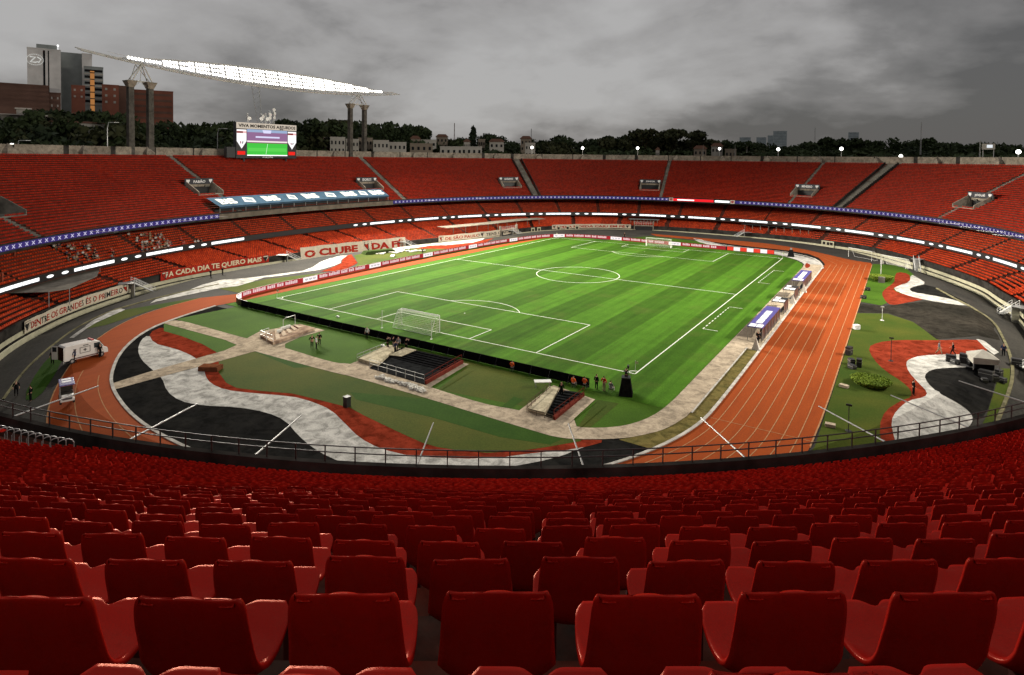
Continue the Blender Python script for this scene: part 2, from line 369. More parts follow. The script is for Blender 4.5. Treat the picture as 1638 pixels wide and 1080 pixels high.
# ------------------------------------------------------------------ the ground: one sheet from the pitch to the horizon
def terrain(x, y):
    r = math.hypot(x, y); a = math.atan2(y, -x)       # 0 = to the left (-x)
    k = min(1, max(0, (r - 165) / 190)); k = k * k * (3 - 2 * k)
    left = math.exp(-((a + 0.05) / 0.75) ** 2)
    k2 = min(1, max(0, (r - 230) / 350))
    far = 1 - min(1, max(0, (r - 700) / 2500)) * 0.7
    return MOAT + k * (24.5 + 11 * left * k2 + 5 * k2 + 2.0 * math.sin(x / 60) * math.cos(y / 75)) * far
def build_ground():
    n = 360; th = np.linspace(-np.pi, np.pi, n, endpoint=False); wr = np.interp(th, TH, WR, period=2 * np.pi)
    rings = [(f, None) for f in (0.05, 0.2, 0.4, 0.6, 0.75, 0.9, 0.985, 1.02)] + [(None, r) for r in (155, 165, 185, 205, 225, 245, 265, 290, 320, 360, 410, 480, 560, 680, 850, 1100, 1600, 2600, 4500, 8000)]
    V = [(0, 0, 0)]; Fc = []
    for f, r in rings:
        for i in range(n):
            rr = wr[i] * f if f else r
            x, y = rr * math.cos(th[i]), rr * math.sin(th[i])
            V.append((x, y, hgt(x, y) if f else terrain(x, y)))
    for i in range(n): Fc.append((0, 1 + i, 1 + (i + 1) % n))
    for k in range(len(rings) - 1):
        a = 1 + k * n; b = a + n
        for i in range(n): Fc.append((a + i, b + i, b + (i + 1) % n, a + (i + 1) % n))
    m = bpy.data.materials.new('ground surface'); t = NT(nodes_of(m)); tcn = t.n('ShaderNodeTexCoord'); co = tcn.outputs['Object']
    ln = t.n('ShaderNodeVectorMath', operation='LENGTH'); t.set(ln.inputs[0], co)
    out_f = t.math('GREATER_THAN', ln.outputs['Value'], 150.0)
    asp = t.mix(t.ramp(t.noise(co, 0.12, 9, 0.6), [(0.35, 0.0), (0.65, 1.0)]), (0.045, 0.041, 0.035, 1), (0.020, 0.019, 0.017, 1))
    asp = t.mix(t.ramp(t.noise(co, 3, 6, 0.6), [(0.4, 0.0), (0.8, 0.35)]), asp, (0.10, 0.095, 0.085, 1))
    grn = t.mix(t.noise(co, 0.02, 8), (0.03, 0.042, 0.018, 1), (0.05, 0.045, 0.028, 1))
    c = t.mix(out_f, asp, grn)
    p = t.n('ShaderNodeBsdfPrincipled'); t.set(p.inputs['Base Color'], c); p.inputs['Roughness'].default_value = 0.9; p.inputs['Specular IOR Level'].default_value = 0.1
    t.n('ShaderNodeOutputMaterial', i_0=p.outputs[0])
    me = bpy.data.meshes.new('ground'); me.from_pydata(V, [], Fc); me.materials.append(m)
    o = bpy.data.objects.new('ground', me); COL.objects.link(o); tag(o, 'dark asphalt apron around the pitch and the land beyond the stadium', 'ground', kind='structure')
build_ground()

def smooth_poly(pts, it=2, closed=True):
    pts = [tuple(p) for p in pts]
    for _ in range(it):
        q = []; n = len(pts)
        for i in range(n if closed else n - 1):
            a, b = pts[i], pts[(i + 1) % n]
            q.append((a[0] * .75 + b[0] * .25, a[1] * .75 + b[1] * .25)); q.append((a[0] * .25 + b[0] * .75, a[1] * .25 + b[1] * .75))
        if not closed: q = [pts[0]] + q + [pts[-1]]
        pts = q
    return pts
RAMPS = []
_wr = np.interp(np.linspace(-np.pi, np.pi, 360, endpoint=False), TH, WR, period=2 * np.pi)
for f in (0.9, 0.985):
    RAMPS.append([(w * f * math.cos(a), w * f * math.sin(a)) for a, w in zip(np.linspace(-np.pi, np.pi, 360, endpoint=False), _wr)])
def sheet(name, poly, m, lift, label, cat='ground', grid=3.0, kind='structure'):
    """flat painted or paved area: outline in metres, triangulated on the ground"""
    xs = [p[0] for p in poly]; ys = [p[1] for p in poly]
    verts = [Vector(p) for p in poly]; n = len(poly); edges = [(i, (i + 1) % n) for i in range(n)]; faces = [list(range(n))]
    rho = [hgt(*p) for p in poly]
    if min(rho) < -0.01:
        for rp in RAMPS:
            b = len(verts); k = len(rp); x0, x1, y0, y1 = min(xs) - 4, max(xs) + 4, min(ys) - 4, max(ys) + 4
            idx = {}
            for i, p in enumerate(rp):
                if x0 < p[0] < x1 and y0 < p[1] < y1: idx[i] = len(verts); verts.append(Vector(p))
            edges += [(idx[i], idx[(i + 1) % k]) for i in idx if (i + 1) % k in idx]
        for gx in np.arange(math.floor(min(xs)), max(xs), grid):
            for gy in np.arange(math.floor(min(ys)), max(ys), grid): verts.append(Vector((gx, gy)))
    v, e, fc, *_ = delaunay_2d_cdt(verts, edges, faces, 1, 1e-4)
    me = bpy.data.meshes.new(name); me.from_pydata([(p.x, p.y, hgt(p.x, p.y) + lift) for p in v], [], fc); me.materials.append(m)
    o = bpy.data.objects.new(name, me); COL.objects.link(o); return tag(o, label, cat, kind=kind)
def gp(pts, sm=0):
    q = [tuple(G(*p)[:2]) for p in pts]
    return smooth_poly(q, sm) if sm else q
def arc(cx, cy, r, a0, a1, n=16, ry=None):
    return [(cx + r * math.cos(R_(a0 + (a1 - a0) * i / n)), cy + (ry or r) * math.sin(R_(a0 + (a1 - a0) * i / n))) for i in range(n + 1)]

# worn lawn left of the boards and at the far end
sheet('lawn', gp([(560, 436), (573, 421), (566, 409), (600, 402), (640, 399), (700, 396), (770, 389), (830, 379), (860, 382), (800, 392), (700, 410), (640, 421)], 0), olive_m, 0.045, 'olive worn grass strip behind the far advertising boards', 'lawn')
sheet('lawn', gp([(388, 470), (300, 479), (200, 496), (130, 530), (170, 520), (250, 494), (300, 487), (350, 478), (420, 463), (480, 447), (545, 434), (430, 446), (350, 462)], 0), olive_m, 0.025, 'olive grass verge between the running track and the white wave', 'lawn')
sheet('lawn', gp([(90, 560), (62, 590), (35, 640), (60, 640), (88, 600), (100, 575), (130, 545)], 1), patch_m, 0.03, 'dark grass patch outside the bend behind the ambulance', 'lawn')
sheet('lawn', gp([(1040, 378), (1117, 386), (1160, 396), (1235, 407), (1150, 400), (1000, 389), (960, 385)], 0), lawn_m, 0.03, 'grass strip behind the far goal', 'lawn')

# running track
near_in = [(44.4, 48), (44.4, 20), (44.6, -20), (44.7, -57), (44.3, -63), (42.8, -69), (40.2, -75), (36, -80.8), (30, -86.2), (24, -89.6), (18, -91.6), (10, -92.6), (2.4, -92.5), (-3.9, -91.7), (-11.3, -89.8), (-16.6, -87.7), (-24.9, -82.8), (-31.8, -76.5), (-35.2, -70), (-37.6, -62.0)]
near_out = [(54.3, 56), (54.3, 20), (54.3, -20), (54.3, -62), (53, -71), (50, -79.5), (44.5, -87.5), (36, -94), (26, -98), (14, -100), (4, -100), (-5.8, -97.9), (-14.5, -94.7), (-23, -89.8), (-32.7, -82.6), (-39.2, -76), (-43.2, -68.9), (-45.2, -60)]
ni = smooth_poly(near_in, 2, False); no = smooth_poly(near_out, 2, False)
left_strip_out = [(-42.6, -54), (-42.6, -40), (-43.4, -10), (-43.2, 10), (-42.2, 35), (-40.2, 50), (-37, 57)]
left_strip_in = [(-35, 55), (-36.6, 46), (-37.2, 20), (-37.4, -30), (-37.4, -57)]
track_poly = no + left_strip_out + left_strip_in + ni[::-1]
sheet('running_track', track_poly, track_m, 0.030, 'terracotta rubber running track with white lanes around the pitch', 'running track')
far_in = gp([(1320, 424), (1316, 418), (1308, 412), (1293, 407), (1260, 402), (1194, 395), (1117, 384), (1050, 378)])
far_out = gp([(1040, 374), (1128, 381.6), (1216, 388), (1282, 398), (1326, 408), (1365, 417), (1393, 421)])
sheet('running_track', [(44.4, 47.0)] + smooth_poly(far_in, 1, False) + smooth_poly(far_out, 1, False) + [(54.3, 55)], track_m, 0.034, 'far bend of the terracotta running track behind the corner', 'running track')
# black inside of the near bend, painted waves
inner = [(x, y) for x, y in ni if y < -58.5]
sheet('painted_ground', inner + [(-36.9, -62.0), (43.4, -62)][:1], blackp, 0.012, 'black painted ground inside the near bend', 'painted ground')
white_w = [(237, 536), (225.5, 544), (220, 560), (225.5, 575.5), (243.6, 592), (259, 604), (267, 627), (287, 641.5), (320, 649), (383, 651.7), (427, 660), (457, 673), (477, 697), (500, 717), (527, 732), (560, 745), (640, 756), (760, 756), (853, 741), (902, 729), (925, 718), (971, 706), (922, 712), (862, 716), (780, 728), (700, 724), (660, 722), (607, 710), (590, 690), (565, 672), (540, 658), (495, 642), (467, 631), (417, 627), (378, 623), (360, 620), (340, 605), (332, 590), (320, 574), (293, 560), (250, 545)]
sheet('painted_ground', gp(white_w, 1), white_paint, 0.024, 'white wave painted on the ground inside the near bend', 'painted ground')
red_w = [(237, 533), (246, 549.6), (272, 556), (293, 562.6), (313.6, 573), (326.6, 586), (328, 601.4), (337, 614), (360, 624), (400, 629), (467, 634), (500, 643), (530, 656), (555, 681), (575, 701), (607, 718), (660, 731), (780, 735), (862, 724), (922, 719), (975, 705), (927, 703), (873, 712), (831, 718), (780, 721), (740, 718), (675, 705), (615, 677), (582, 661), (560, 649), (513, 637), (467, 626), (417, 622), (378, 616), (366, 608), (355, 590), (358, 572), (348, 562), (324, 549), (290, 536), (262, 522)]
sheet('painted_ground', gp(red_w, 1), red_paint, 0.028, 'dark red wave painted between the white wave and the worn lawn', 'painted ground')
lawn_b = [(350, 580), (349, 595), (362, 613), (378, 621), (417, 626), (467, 630), (513, 641), (560, 653), (582, 665), (615, 681), (649, 697), (676, 709), (700, 716), (740, 722), (780, 725), (831, 722), (873, 716), (930, 706), (922, 698), (860, 685), (780, 660), (680, 630), (538, 590), (407, 555), (370, 560)]
sheet('lawn', gp(lawn_b), olive_m, 0.036, 'olive worn lawn between the dark red wave and the path', 'lawn')
sheet('lawn', gp([(262, 516), (262, 530), (290, 538), (324, 551), (350, 566), (382, 552), (360, 540)]), lawn_m, 0.036, 'small green triangle of lawn in the angle of two paths', 'lawn')
for i, q in enumerate([[(407, 563), (428, 560), (505, 583), (498, 588), (470, 589)], [(560, 628), (700, 640), (800, 668), (905, 700), (880, 712), (800, 700), (690, 668), (570, 640)]]):
    sheet('lawn', gp(q), patch_m, 0.042, ['dark oval patch of new turf beside the path junction', 'long dark strip of new turf on the worn lawn'][i], 'lawn')
# lawn on the near side of the black board and the pitch itself
PX0, PX1 = -37.3, 40.3
sheet('lawn', gp([(398, 487), (281, 511), (340, 529), (416, 548), (535, 584), (700, 626), (850, 668), (925, 694), (1000, 694), (1050, 676), (1085, 650), (1140, 590)]) + [(40.35, -60.4), (-33, -60.4)], lawn_m, 0.040, 'lawn between the black perimeter board and the path', 'lawn')
for i, q in enumerate([[(800, 653), (822, 635), (838, 640), (815, 656)], [(924, 684), (955, 640), (990, 646), (944, 685)]]):
    sheet('lawn', gp(q), patch_m if i == 0 else olive_m, 0.046, ['dark rectangle of new turf beside the small stairwell', 'pale strip of worn turf beside the corner path'][i], 'lawn')
sheet('lawn', gp([(575, 562), (640, 548), (700, 560), (860, 608), (930, 640), (845, 652), (700, 624), (745, 588), (640, 556)]), olive_m, 0.043, 'yellowish worn turf around the wide stairwell', 'lawn')
sheet('pitch', [(PX0, -60.4), (PX1, -60.4), (PX1, 40), (39.7, 46), (37, 52), (32.5, 57.2), (-30, 57.2), (-34.5, 54.5), (-36.6, 47)], pitch_m, 0.050, 'bright green football pitch with mown stripes', 'pitch')
# paths
path_main = [(259, 517), (281, 511), (340, 527), (393, 542), (417, 546), (456, 557), (535, 582), (562, 582), (640, 604), (700, 624), (780, 649), (833, 657), (900, 677), (924, 684), (944, 685.5), (980, 684.5), (1013, 679), (1047, 665), (1073, 645), (1100, 617)]
sheet('lawn', [(20, -73), (30, -71.5), (37, -68), (40.6, -62.5), (41.2, -50), (40.0, -50), (30, -60)], lawn_m, 0.037, 'green lawn corner inside the curve of the path', 'lawn')
pm = smooth_poly(gp(path_main), 2, False) + [(40.35, -50), (40.35, 41), (40.0, 45)] + [(42.0, 47), (44.3, 47), (44.4, -34.5), (42.95, -34.6), (42.95, -57)] + smooth_poly(gp([(1098, 667), (1067, 687), (1029, 697), (993, 703), (922, 704), (887, 700), (860, 692), (780, 668), (680, 637), (560, 602), (538, 598), (407, 563), (380, 553), (360, 544.4)]), 2, False)
sheet('path', pm, pathm, 0.062, 'pale concrete path curving round the pitch past the dugouts', 'path')
sheet('path', gp([(380, 552), (360, 561), (243.6, 594), (176, 615), (179, 625), (259, 603), (360, 576), (410, 562)]), pathm, 0.056, 'narrow pale path crossing the waves to the track', 'path')
sheet('path', gp([(393, 543), (415, 531), (480, 519), (520, 529), (480, 540), (456, 551), (456, 560)]), pathm, 0.066, 'pale slab around the covered stairwell', 'path')
sheet('path', gp([(560, 583), (628, 555), (750, 583), (686, 622), (640, 606)]), pathm, 0.0535, 'pale slab around the wide stairwell', 'path')
sheet('path', gp([(826, 661), (885, 617), (952, 640), (918, 671), (924, 688), (880, 676)]), pathm, 0.066, 'pale slab around the small stairwell', 'path')
sheet('verge', [(42.95, -34.6), (44.5, -34.5), (44.6, -57), (44.1, -64)] + gp([(1046, 720), (990, 704), (1029, 696), (1067, 686), (1098, 667)]) + [(42.95, -58)], dry, 0.040, 'dry yellow grass verge between path and track', 'verge')
for i, q in enumerate([[(1178, 538), (1202, 541), (1222, 508), (1210, 504)], [(1221, 495), (1228, 488), (1244, 489), (1240, 496)], [(1240, 474), (1259, 475.4), (1265, 469), (1246, 467.5)], [(1254, 459.5), (1272, 461), (1285, 442), (1271, 441)]]):
    sheet('mat', gp(q), mat('mat', (0.17, 0.14, 0.11), 0.9, 0.15, 2), 0.067, ['longest brown mat in front of the nearest long dugout', 'short brown mat at the far end of the nearest dugout', 'square brown mat between the two single dugouts', 'brown mat in front of the farthest dugout'][i], 'mat')
# far end waves and right side paint
sheet('painted_ground', gp([(1117, 382), (1143, 390), (1163, 394.5), (1238, 402), (1271, 407.5), (1300, 414), (1313, 421), (1317, 430), (1296, 440), (1283, 432), (1289, 425), (1280, 418), (1262, 412), (1235, 406), (1160, 398.5), (1137, 393), (1110, 385)], 1), white_paint, 0.058, 'white crescent painted round the far right corner', 'painted ground')
sheet('painted_ground', gp([(1100, 381), (1143, 387.5), (1194, 394), (1260, 401), (1293, 406.5), (1310, 413), (1319, 424), (1314, 421), (1300, 413), (1271, 407), (1238, 401.5), (1163, 394)], 0), blackp, 0.062, 'black crescent between the white crescent and the track', 'painted ground')
sheet('painted_ground', gp([(1289, 420), (1297, 424), (1294, 429), (1287, 429)], 1), red_paint, 0.064, 'small red tip of paint in the far corner', 'painted ground')
LR = [(54.45, 57), (54.45, 20), (54.45, -60), (53.6, -68)]
sheet('lawn', LR[:2] + [tuple(G(1376, 483)[:2])] + gp([(1410, 489), (1450, 470), (1462, 440), (1450, 430), (1430, 424)]), lawn_m, 0.026, 'green lawn with the small round bush beside the far part of the straight', 'lawn')
sheet('lawn', gp([(1370.5, 501), (1420, 502), (1460, 515), (1503, 545), (1440, 560), (1430, 600), (1480, 640), (1440, 650), (1425, 680), (1432, 715), (1410, 730)]) + [(53.2, -70), (54.4, -61), (54.45, -45), (54.45, -20)], olive_m, 0.026, 'worn lawn with the large round bush beside the straight', 'lawn')
red1 = [(1435, 435), (1454, 438), (1457, 448), (1449, 454), (1435, 459), (1428, 462), (1435, 468), (1454, 473), (1482, 478), (1454, 484), (1426, 489), (1416, 482), (1410, 470), (1416, 462), (1431, 452), (1431, 443)]
sheet('painted_ground', gp(red1, 1), red_paint, 0.034, 'red wave beside the small round bush', 'painted ground')
white1 = [(1457, 439), (1467, 444), (1483, 454), (1464, 458), (1454, 462), (1458, 467), (1492, 473), (1523, 479), (1558, 492), (1530, 488), (1479, 480), (1448, 472), (1428, 463), (1437, 457), (1455, 452)]
sheet('painted_ground', gp(white1, 1), white_paint, 0.040, 'narrow white wave running to the right hand steps', 'painted ground')
sheet('painted_ground', gp([(1485, 455), (1464, 459), (1455, 463), (1460, 468), (1492, 472.5), (1523, 478.5), (1552, 489), (1530, 475)], 1), blackp, 0.046, 'black tongue inside the narrow white wave', 'painted ground')
sheet('painted_ground', gp([(1376, 486), (1413, 490), (1480, 482), (1530, 488), (1560, 497), (1588, 515), (1600, 545), (1498, 543), (1460, 514), (1420, 501), (1372, 500)], 0), mat('grey ground', (0.048, 0.042, 0.034), 0.9, 0.3, 0.15, col2=(0.020, 0.019, 0.016), detail=10), 0.030, 'dark grey worn forecourt right of the track', 'painted ground')
red2 = [(1388, 556), (1404, 548), (1435, 544), (1498, 545), (1561, 543), (1582, 556), (1570, 572), (1517, 572), (1473, 573), (1454, 580), (1456, 596), (1472, 612), (1486, 628), (1479, 640), (1454, 645), (1435, 661), (1428, 676), (1436, 698), (1440, 720), (1412, 722), (1406, 682), (1416, 657), (1442, 641), (1458, 636), (1458, 625), (1442, 610), (1416, 594), (1397, 575)]
sheet('painted_ground', gp(red2, 1), red_paint, 0.034, 'large red wave at the right beside the round bush', 'painted ground')
white2 = [(1549, 588), (1511, 588), (1489, 591), (1477, 600), (1482.5, 613), (1498, 628.6), (1530, 644), (1552, 660), (1557, 672), (1550, 684), (1520, 702), (1480, 725), (1438, 725), (1430, 700), (1425, 675), (1434, 657), (1453, 641), (1479, 636), (1484, 628), (1469, 613), (1453, 595), (1449, 581), (1454, 575), (1473, 569), (1517, 567), (1560, 569), (1590, 575), (1575, 592)]
sheet('painted_ground', gp(white2, 1), white_paint, 0.040, 'large white wave at the right running under the railing', 'painted ground')
sheet('painted_ground', gp([(1561, 543), (1575, 546), (1598, 564), (1590, 568), (1575, 556)], 0), white_paint, 0.042, 'white sliver of paint beside the small tent', 'painted ground')
sheet('painted_ground', gp([(1549, 589), (1511, 589), (1489, 592), (1478, 601), (1483.5, 613), (1499, 628), (1531, 643), (1553, 659), (1560, 672), (1578, 664), (1590, 625), (1594, 596), (1575, 592)], 1), blackp, 0.046, 'black tongue inside the large white wave', 'painted ground')
sheet('lawn', gp([(1592, 620), (1578, 666), (1566, 690), (1592, 672), (1614, 630), (1616, 590), (1600, 590)], 0), olive_m, 0.038, 'grass strip along the kerb below the right hand steps', 'lawn')
# left side waves
white3 = [(240, 486), (251, 482.5), (302, 472), (354, 461), (380, 458), (402, 451.6), (422, 444.5), (446, 442), (490, 435), (512, 432), (534, 425.5), (545, 421), (546, 416), (556, 409), (545, 409.5), (528, 413.5), (512, 419.5), (501, 427), (485, 433.5), (468, 435.5), (413, 443), (380, 446.5), (354, 448), (323, 456), (296, 467), (250, 479)]
sheet('painted_ground', gp(white3, 0), white_paint, 0.050, 'long white wave painted left of the advertising boards', 'painted ground')
sheet('painted_ground', gp([(562, 407), (572, 421), (555, 430), (540, 434), (513, 435), (534, 427), (546, 421.5), (548, 415), (556, 409)], 0), red_paint, 0.054, 'red patch at the end of the long white wave', 'painted ground')
sheet('painted_ground', gp([(590, 405), (640, 396), (676, 391), (725, 386), (774, 380), (792, 378), (772, 384), (756, 388.5), (713, 392.5), (689, 393), (664, 397), (640, 399.5), (600, 406)], 0), white_paint, 0.052, 'thin white wave behind the far end of the boards', 'painted ground')
sheet('painted_ground', gp([(664, 398), (689, 393.5), (713, 393), (756, 389), (772, 384.5), (790, 381), (778, 388), (718, 398.5)], 0), red_paint, 0.056, 'thin red wave behind the far end of the boards', 'painted ground')
sheet('painted_ground', gp([(192, 493), (150, 512), (111, 541), (118, 541), (155, 516), (200, 496)], 0), white_paint, 0.05, 'thin white curve beside the bend at the far left', 'painted ground')

# lines: each set one mesh
def strip(mb, pts, w, lift, closed=False):
    n = len(pts); P = np.array(pts, float)
    for i in range(n if closed else n - 1):
        a, b = P[i], P[(i + 1) % n]; d = b - a; L = np.hypot(*d)
        if L < 1e-6: continue
        d /= L; nn = np.array([-d[1], d[0]]) * w / 2; e = d * w * 0.25
        q = [a - nn - e, b - nn + e, b + nn + e, a + nn - e]
        mb.add([(p[0], p[1], hgt(p[0], p[1]) + lift + (i % 2) * 0.0012) for p in q], [(0, 1, 2, 3)])
mb = MB(); lw = 0.15; LZ = 0.056
strip(mb, [(-34, -52.5), (34, -52.5), (34, 52.5), (-34, 52.5)], lw, LZ, True)
strip(mb, [(-34, 0), (34, 0)], lw, LZ + .003); strip(mb, arc(0, 0, 9.15, 0, 360, 64), lw, LZ + .006)
for s in (-1, 1):
    y0 = 52.5 * s
    strip(mb, [(-20.16, y0), (-20.16, y0 - 16.5 * s), (20.16, y0 - 16.5 * s), (20.16, y0)], lw, LZ + .003)
    strip(mb, [(-9.16, y0), (-9.16, y0 - 5.5 * s), (9.16, y0 - 5.5 * s), (9.16, y0)], lw, LZ + .003)
    a = math.degrees(math.acos(5.5 / 9.15)); c = y0 - 11 * s
    strip(mb, arc(0, c, 9.15, -90 * s - a, -90 * s + a, 20), lw, LZ + .006)
    for t_ in (-1, 1):
        a0 = {(-1, -1): 0, (1, -1): 90, (1, 1): 180, (-1, 1): 270}[(t_, s)]; strip(mb, arc(34 * t_, y0, 1.0, a0, a0 + 90, 8), lw, LZ + .006)
    mb.lathe([(0.12, LZ + .004), (0.12, LZ + .007)], 0, c, 10)
mb.lathe([(0.12, LZ + .004), (0.12, LZ + .012)], 0, 0, 10)
for px in ([(1124.5, 526.5), (1167, 491.5)], [(1213, 452.5), (1238, 433)]):      # dashed technical areas
    a = np.array(atz(*px[0])[:2]); b = np.array(atz(*px[1])[:2]); L = np.hypot(*(b - a)); d = (b - a) / L; k = 0.0
    while k < L: strip(mb, [tuple(a + d * k), tuple(a + d * (k + 0.8))], 0.15, LZ + .003); k += 1.7
    for e in (a, b): strip(mb, [tuple(e), (e[0] + 2.2, e[1])], 0.12, LZ + .003)
tag(mb.build('pitch_lines', line), 'white football line markings on the pitch', 'line markings', kind='structure')
mb = MB(); LZ = 0.040
def blend(k):
    A = np.array(ni); B = np.array(no); m = 160
    def rs(P):
        d = np.concatenate([[0], np.cumsum(np.hypot(*(np.diff(P, axis=0)).T))]); u = np.linspace(0, d[-1], m); return np.stack([np.interp(u, d, P[:, 0]), np.interp(u, d, P[:, 1])], 1)
    return [tuple(p) for p in rs(A) * (1 - k) + rs(B) * k]
for k in range(1, 8):
    bl_ = blend(k / 8); strip(mb, [p for p in bl_ if p[0] > 22 or (k in (2, 5) and p[1] < -88)], 0.09, LZ)
strip(mb, no, 0.14, LZ)
for k in (2, 4, 6):
    a = smooth_poly(gp([(1320, 424), (1308, 412), (1260, 402), (1194, 395), (1117, 384)]), 1, False)
    b = smooth_poly(gp([(1393, 421), (1326, 408), (1282, 398), (1216, 388), (1128, 381.6)]), 1, False)
    strip(mb, [(p[0] * (1 - k / 8) + q[0] * k / 8, p[1] * (1 - k / 8) + q[1] * k / 8) for p, q in zip(a, b)], 0.09, LZ + .004)
strip(mb, [(43.8, -73), (54, -76)], 0.1, LZ + .004); strip(mb, [(44.6, 46.2), (54.3, 46.2)], 0.1, LZ + .004); strip(mb, [(44.8, -60), (54.3, -60)], 0.08, LZ + .004)
tag(mb.build('track_lines', tline), 'pale lane lines on the running track', 'line markings', kind='structure')
# raised kerb on the inside of the track
mb = MB()
def kerb(pts, w=0.25, h=0.12, base=0.0):
    P = np.array(pts); n = len(P); vs = []; T = np.gradient(P, axis=0); T /= np.hypot(*T.T)[:, None]; Nn = np.stack([-T[:, 1], T[:, 0]], 1)
    for p, q in zip(P, Nn):
        z = hgt(*p)
        for o, zz_ in ((-w / 2, -.05), (-w / 2, h), (w / 2, h), (w / 2, -.05)): vs.append((p[0] + q[0] * o, p[1] + q[1] * o, z + zz_))
    fs = []
    for i in range(n - 1):
        for j in range(3): fs.append((i * 4 + j, i * 4 + j + 1, i * 4 + 5 + j, i * 4 + 4 + j))
    mb.add(vs, fs)
kerb([p for p in ni if p[1] < 46], 0.32); kerb(smooth_poly(gp([(1317, 430), (1313, 420), (1300, 412.5), (1271, 406), (1238, 401), (1163, 394), (1110, 382)]), 1, False), 0.3)
kerb([(42.98, y) for y in np.linspace(-60, -34, 20)], 0.15)
tag(mb.build('kerb', mat('kerb paint', (0.58, 0.55, 0.50), 0.7, 0.2, 1)), 'pale raised kerb along the inside of the running track', 'kerb', kind='structure')
mb = MB()
kerb(smooth_poly(gp([(1498, 462), (1552, 492), (1589, 514), (1606, 545), (1618, 575), (1621, 606), (1608, 645), (1593, 680)]), 2, False), 0.35, 0.2)
kerb(smooth_poly(gp([(5, 640), (40, 592), (80, 556), (130, 520), (190, 494), (262, 474), (350, 455)]), 2, False), 0.25, 0.15)
tag(mb.build('kerb', mat('mossy kerb', (0.24, 0.22, 0.13), 0.8, 0.25, 0.8)), 'mossy yellowish kerb along the outer edge of the apron', 'kerb', kind='structure')

# ------------------------------------------------------------------ the stadium
NS = 480
SU = np.linspace(0, U.L, NS, endpoint=False)
def loft(mb, prof, m=0, skip=None, ring=U, S=SU):
    """sweep a profile [(offset, z)] round the bowl"""
    n = len(S); rows = []
    for o, z in prof:
        P, _ = ring.at(S, np.full(n, o)); rows.append(np.column_stack([P, np.full(n, z)]))
    b = len(mb.v); V = np.vstack(rows)
    mb.v += [tuple(p) for p in V]
    for k in range(len(prof) - 1):
        for i in range(n):
            if skip and skip(k, i): continue
            j = (i + 1) % n; mb.f.append((b + k * n + i, b + k * n + j, b + (k + 1) * n + j, b + (k + 1) * n + i)); mb.m.append(m)
stadium = empty('grandstand', (0, 0, 0), 0, 'three tiered oval concrete grandstand with red seats around the field', 'grandstand')
NROW = 33; RD = 0.86; RH = 0.4438
VOM = []       # (s, offset, text) measured in the photograph
for (px, py, txt) in ((338, 310, 'FABÃO'), (599, 302, 'EDCARLOS'), (818, 299, 'LUGANO'), (1038, 303, 'JÚNIOR'), (1282, 312, 'MINEIRO'), (1546, 330, 'JOSUÉ'), (12, 345, '')):
    s, o, p = on_upper(px, py); VOM.append((s, TO + round((o - TO) / RD) * RD, txt))
VW = 6.5       # width of the opening in the terrace
def sdist(a, b): return (a - b + U.L / 2) % U.L - U.L / 2
def vom_hit(s, o, w=VW / 2, d=4.0):
    for vs, vo, _ in VOM:
        if abs(sdist(s, vs)) < w and vo - 0.2 < o < vo + d: return True
    return False
ds = U.L / NS
VOM = [(((int(round(vs / ds - 0.5)) + 0.5) * ds) % U.L, vo, t) for vs, vo, t in VOM]   # centred on a terrace segment
CAN0 = U.near(*atz(372, 340, 11.73)[:2])[0]; CAN1 = U.near(*atz(650, 320, 11.73)[:2])[0]
CANL, CANH = min(CAN0, CAN1), max(CAN0, CAN1)
def in_canopy(s, o): return CANL < s < CANH and o < 6.2
# upper terrace
mb = MB(); prof = [(0.30, UZ0)]
for j in range(NROW): prof += [(TO + RD * (j + 1), UZ0 + RH * j), (TO + RD * (j + 1), UZ0 + RH * (j + 1))]
NV = 3
def skipU(k, i):
    s = (i + 0.5) * ds; o = (prof[k][0] + prof[k + 1][0]) / 2
    return vom_hit(s, o, VW / 2 + 0.1, 4.1)
loft(mb, prof, 0, skipU); mb.build('upper_terrace', stepcon, stadium)
TOPZ = UZ0 + RH * NROW; TOPO = TO + RD * NROW
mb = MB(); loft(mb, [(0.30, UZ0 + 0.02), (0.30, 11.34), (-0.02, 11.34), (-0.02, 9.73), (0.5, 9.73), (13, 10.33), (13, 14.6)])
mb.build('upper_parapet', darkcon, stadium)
mb = MB(); loft(mb, [(TOPO - .01, TOPZ), (TOPO + 1.6, TOPZ), (TOPO + 1.6, TOPZ + 2.35), (TOPO + 1.95, TOPZ + 2.35), (TOPO + 1.95, -2.4)])
mb.build('rim_wall', beige, stadium)
# buttress blocks standing on the top of the terrace against the rim wall
sb = 5.0
while sb < U.L - 5:
    P, N_ = U.at(sb, TOPO + 0.9); x, y, _z = proj((P[0], P[1], TOPZ + 1))
    if _z[0] > 0 and -60 < x[0] < 1700:
        m_ = MB(); a = math.atan2(N_[1], N_[0]); m_.T = Matrix.Translation((P[0], P[1], TOPZ)) @ Matrix.Rotation(a, 4, 'Z')
        m_.add([(-.75, -1.2, 0), (-.75, 1.2, 0), (.69, 1.2, 0), (.69, -1.2, 0), (.1, 0, 2.15), (.69, 0, 2.55), (-.75, -1.2, .9), (-.75, 1.2, .9), (.69, 1.2, .9), (.69, -1.2, .9)],
               [(0, 1, 7, 6), (1, 2, 8, 7), (3, 0, 6, 9), (6, 7, 4), (7, 8, 5, 4), (9, 6, 4, 5), (2, 3, 9, 5, 8)])
        m_.build('buttress', beige, stadium)
    sb += 14.1
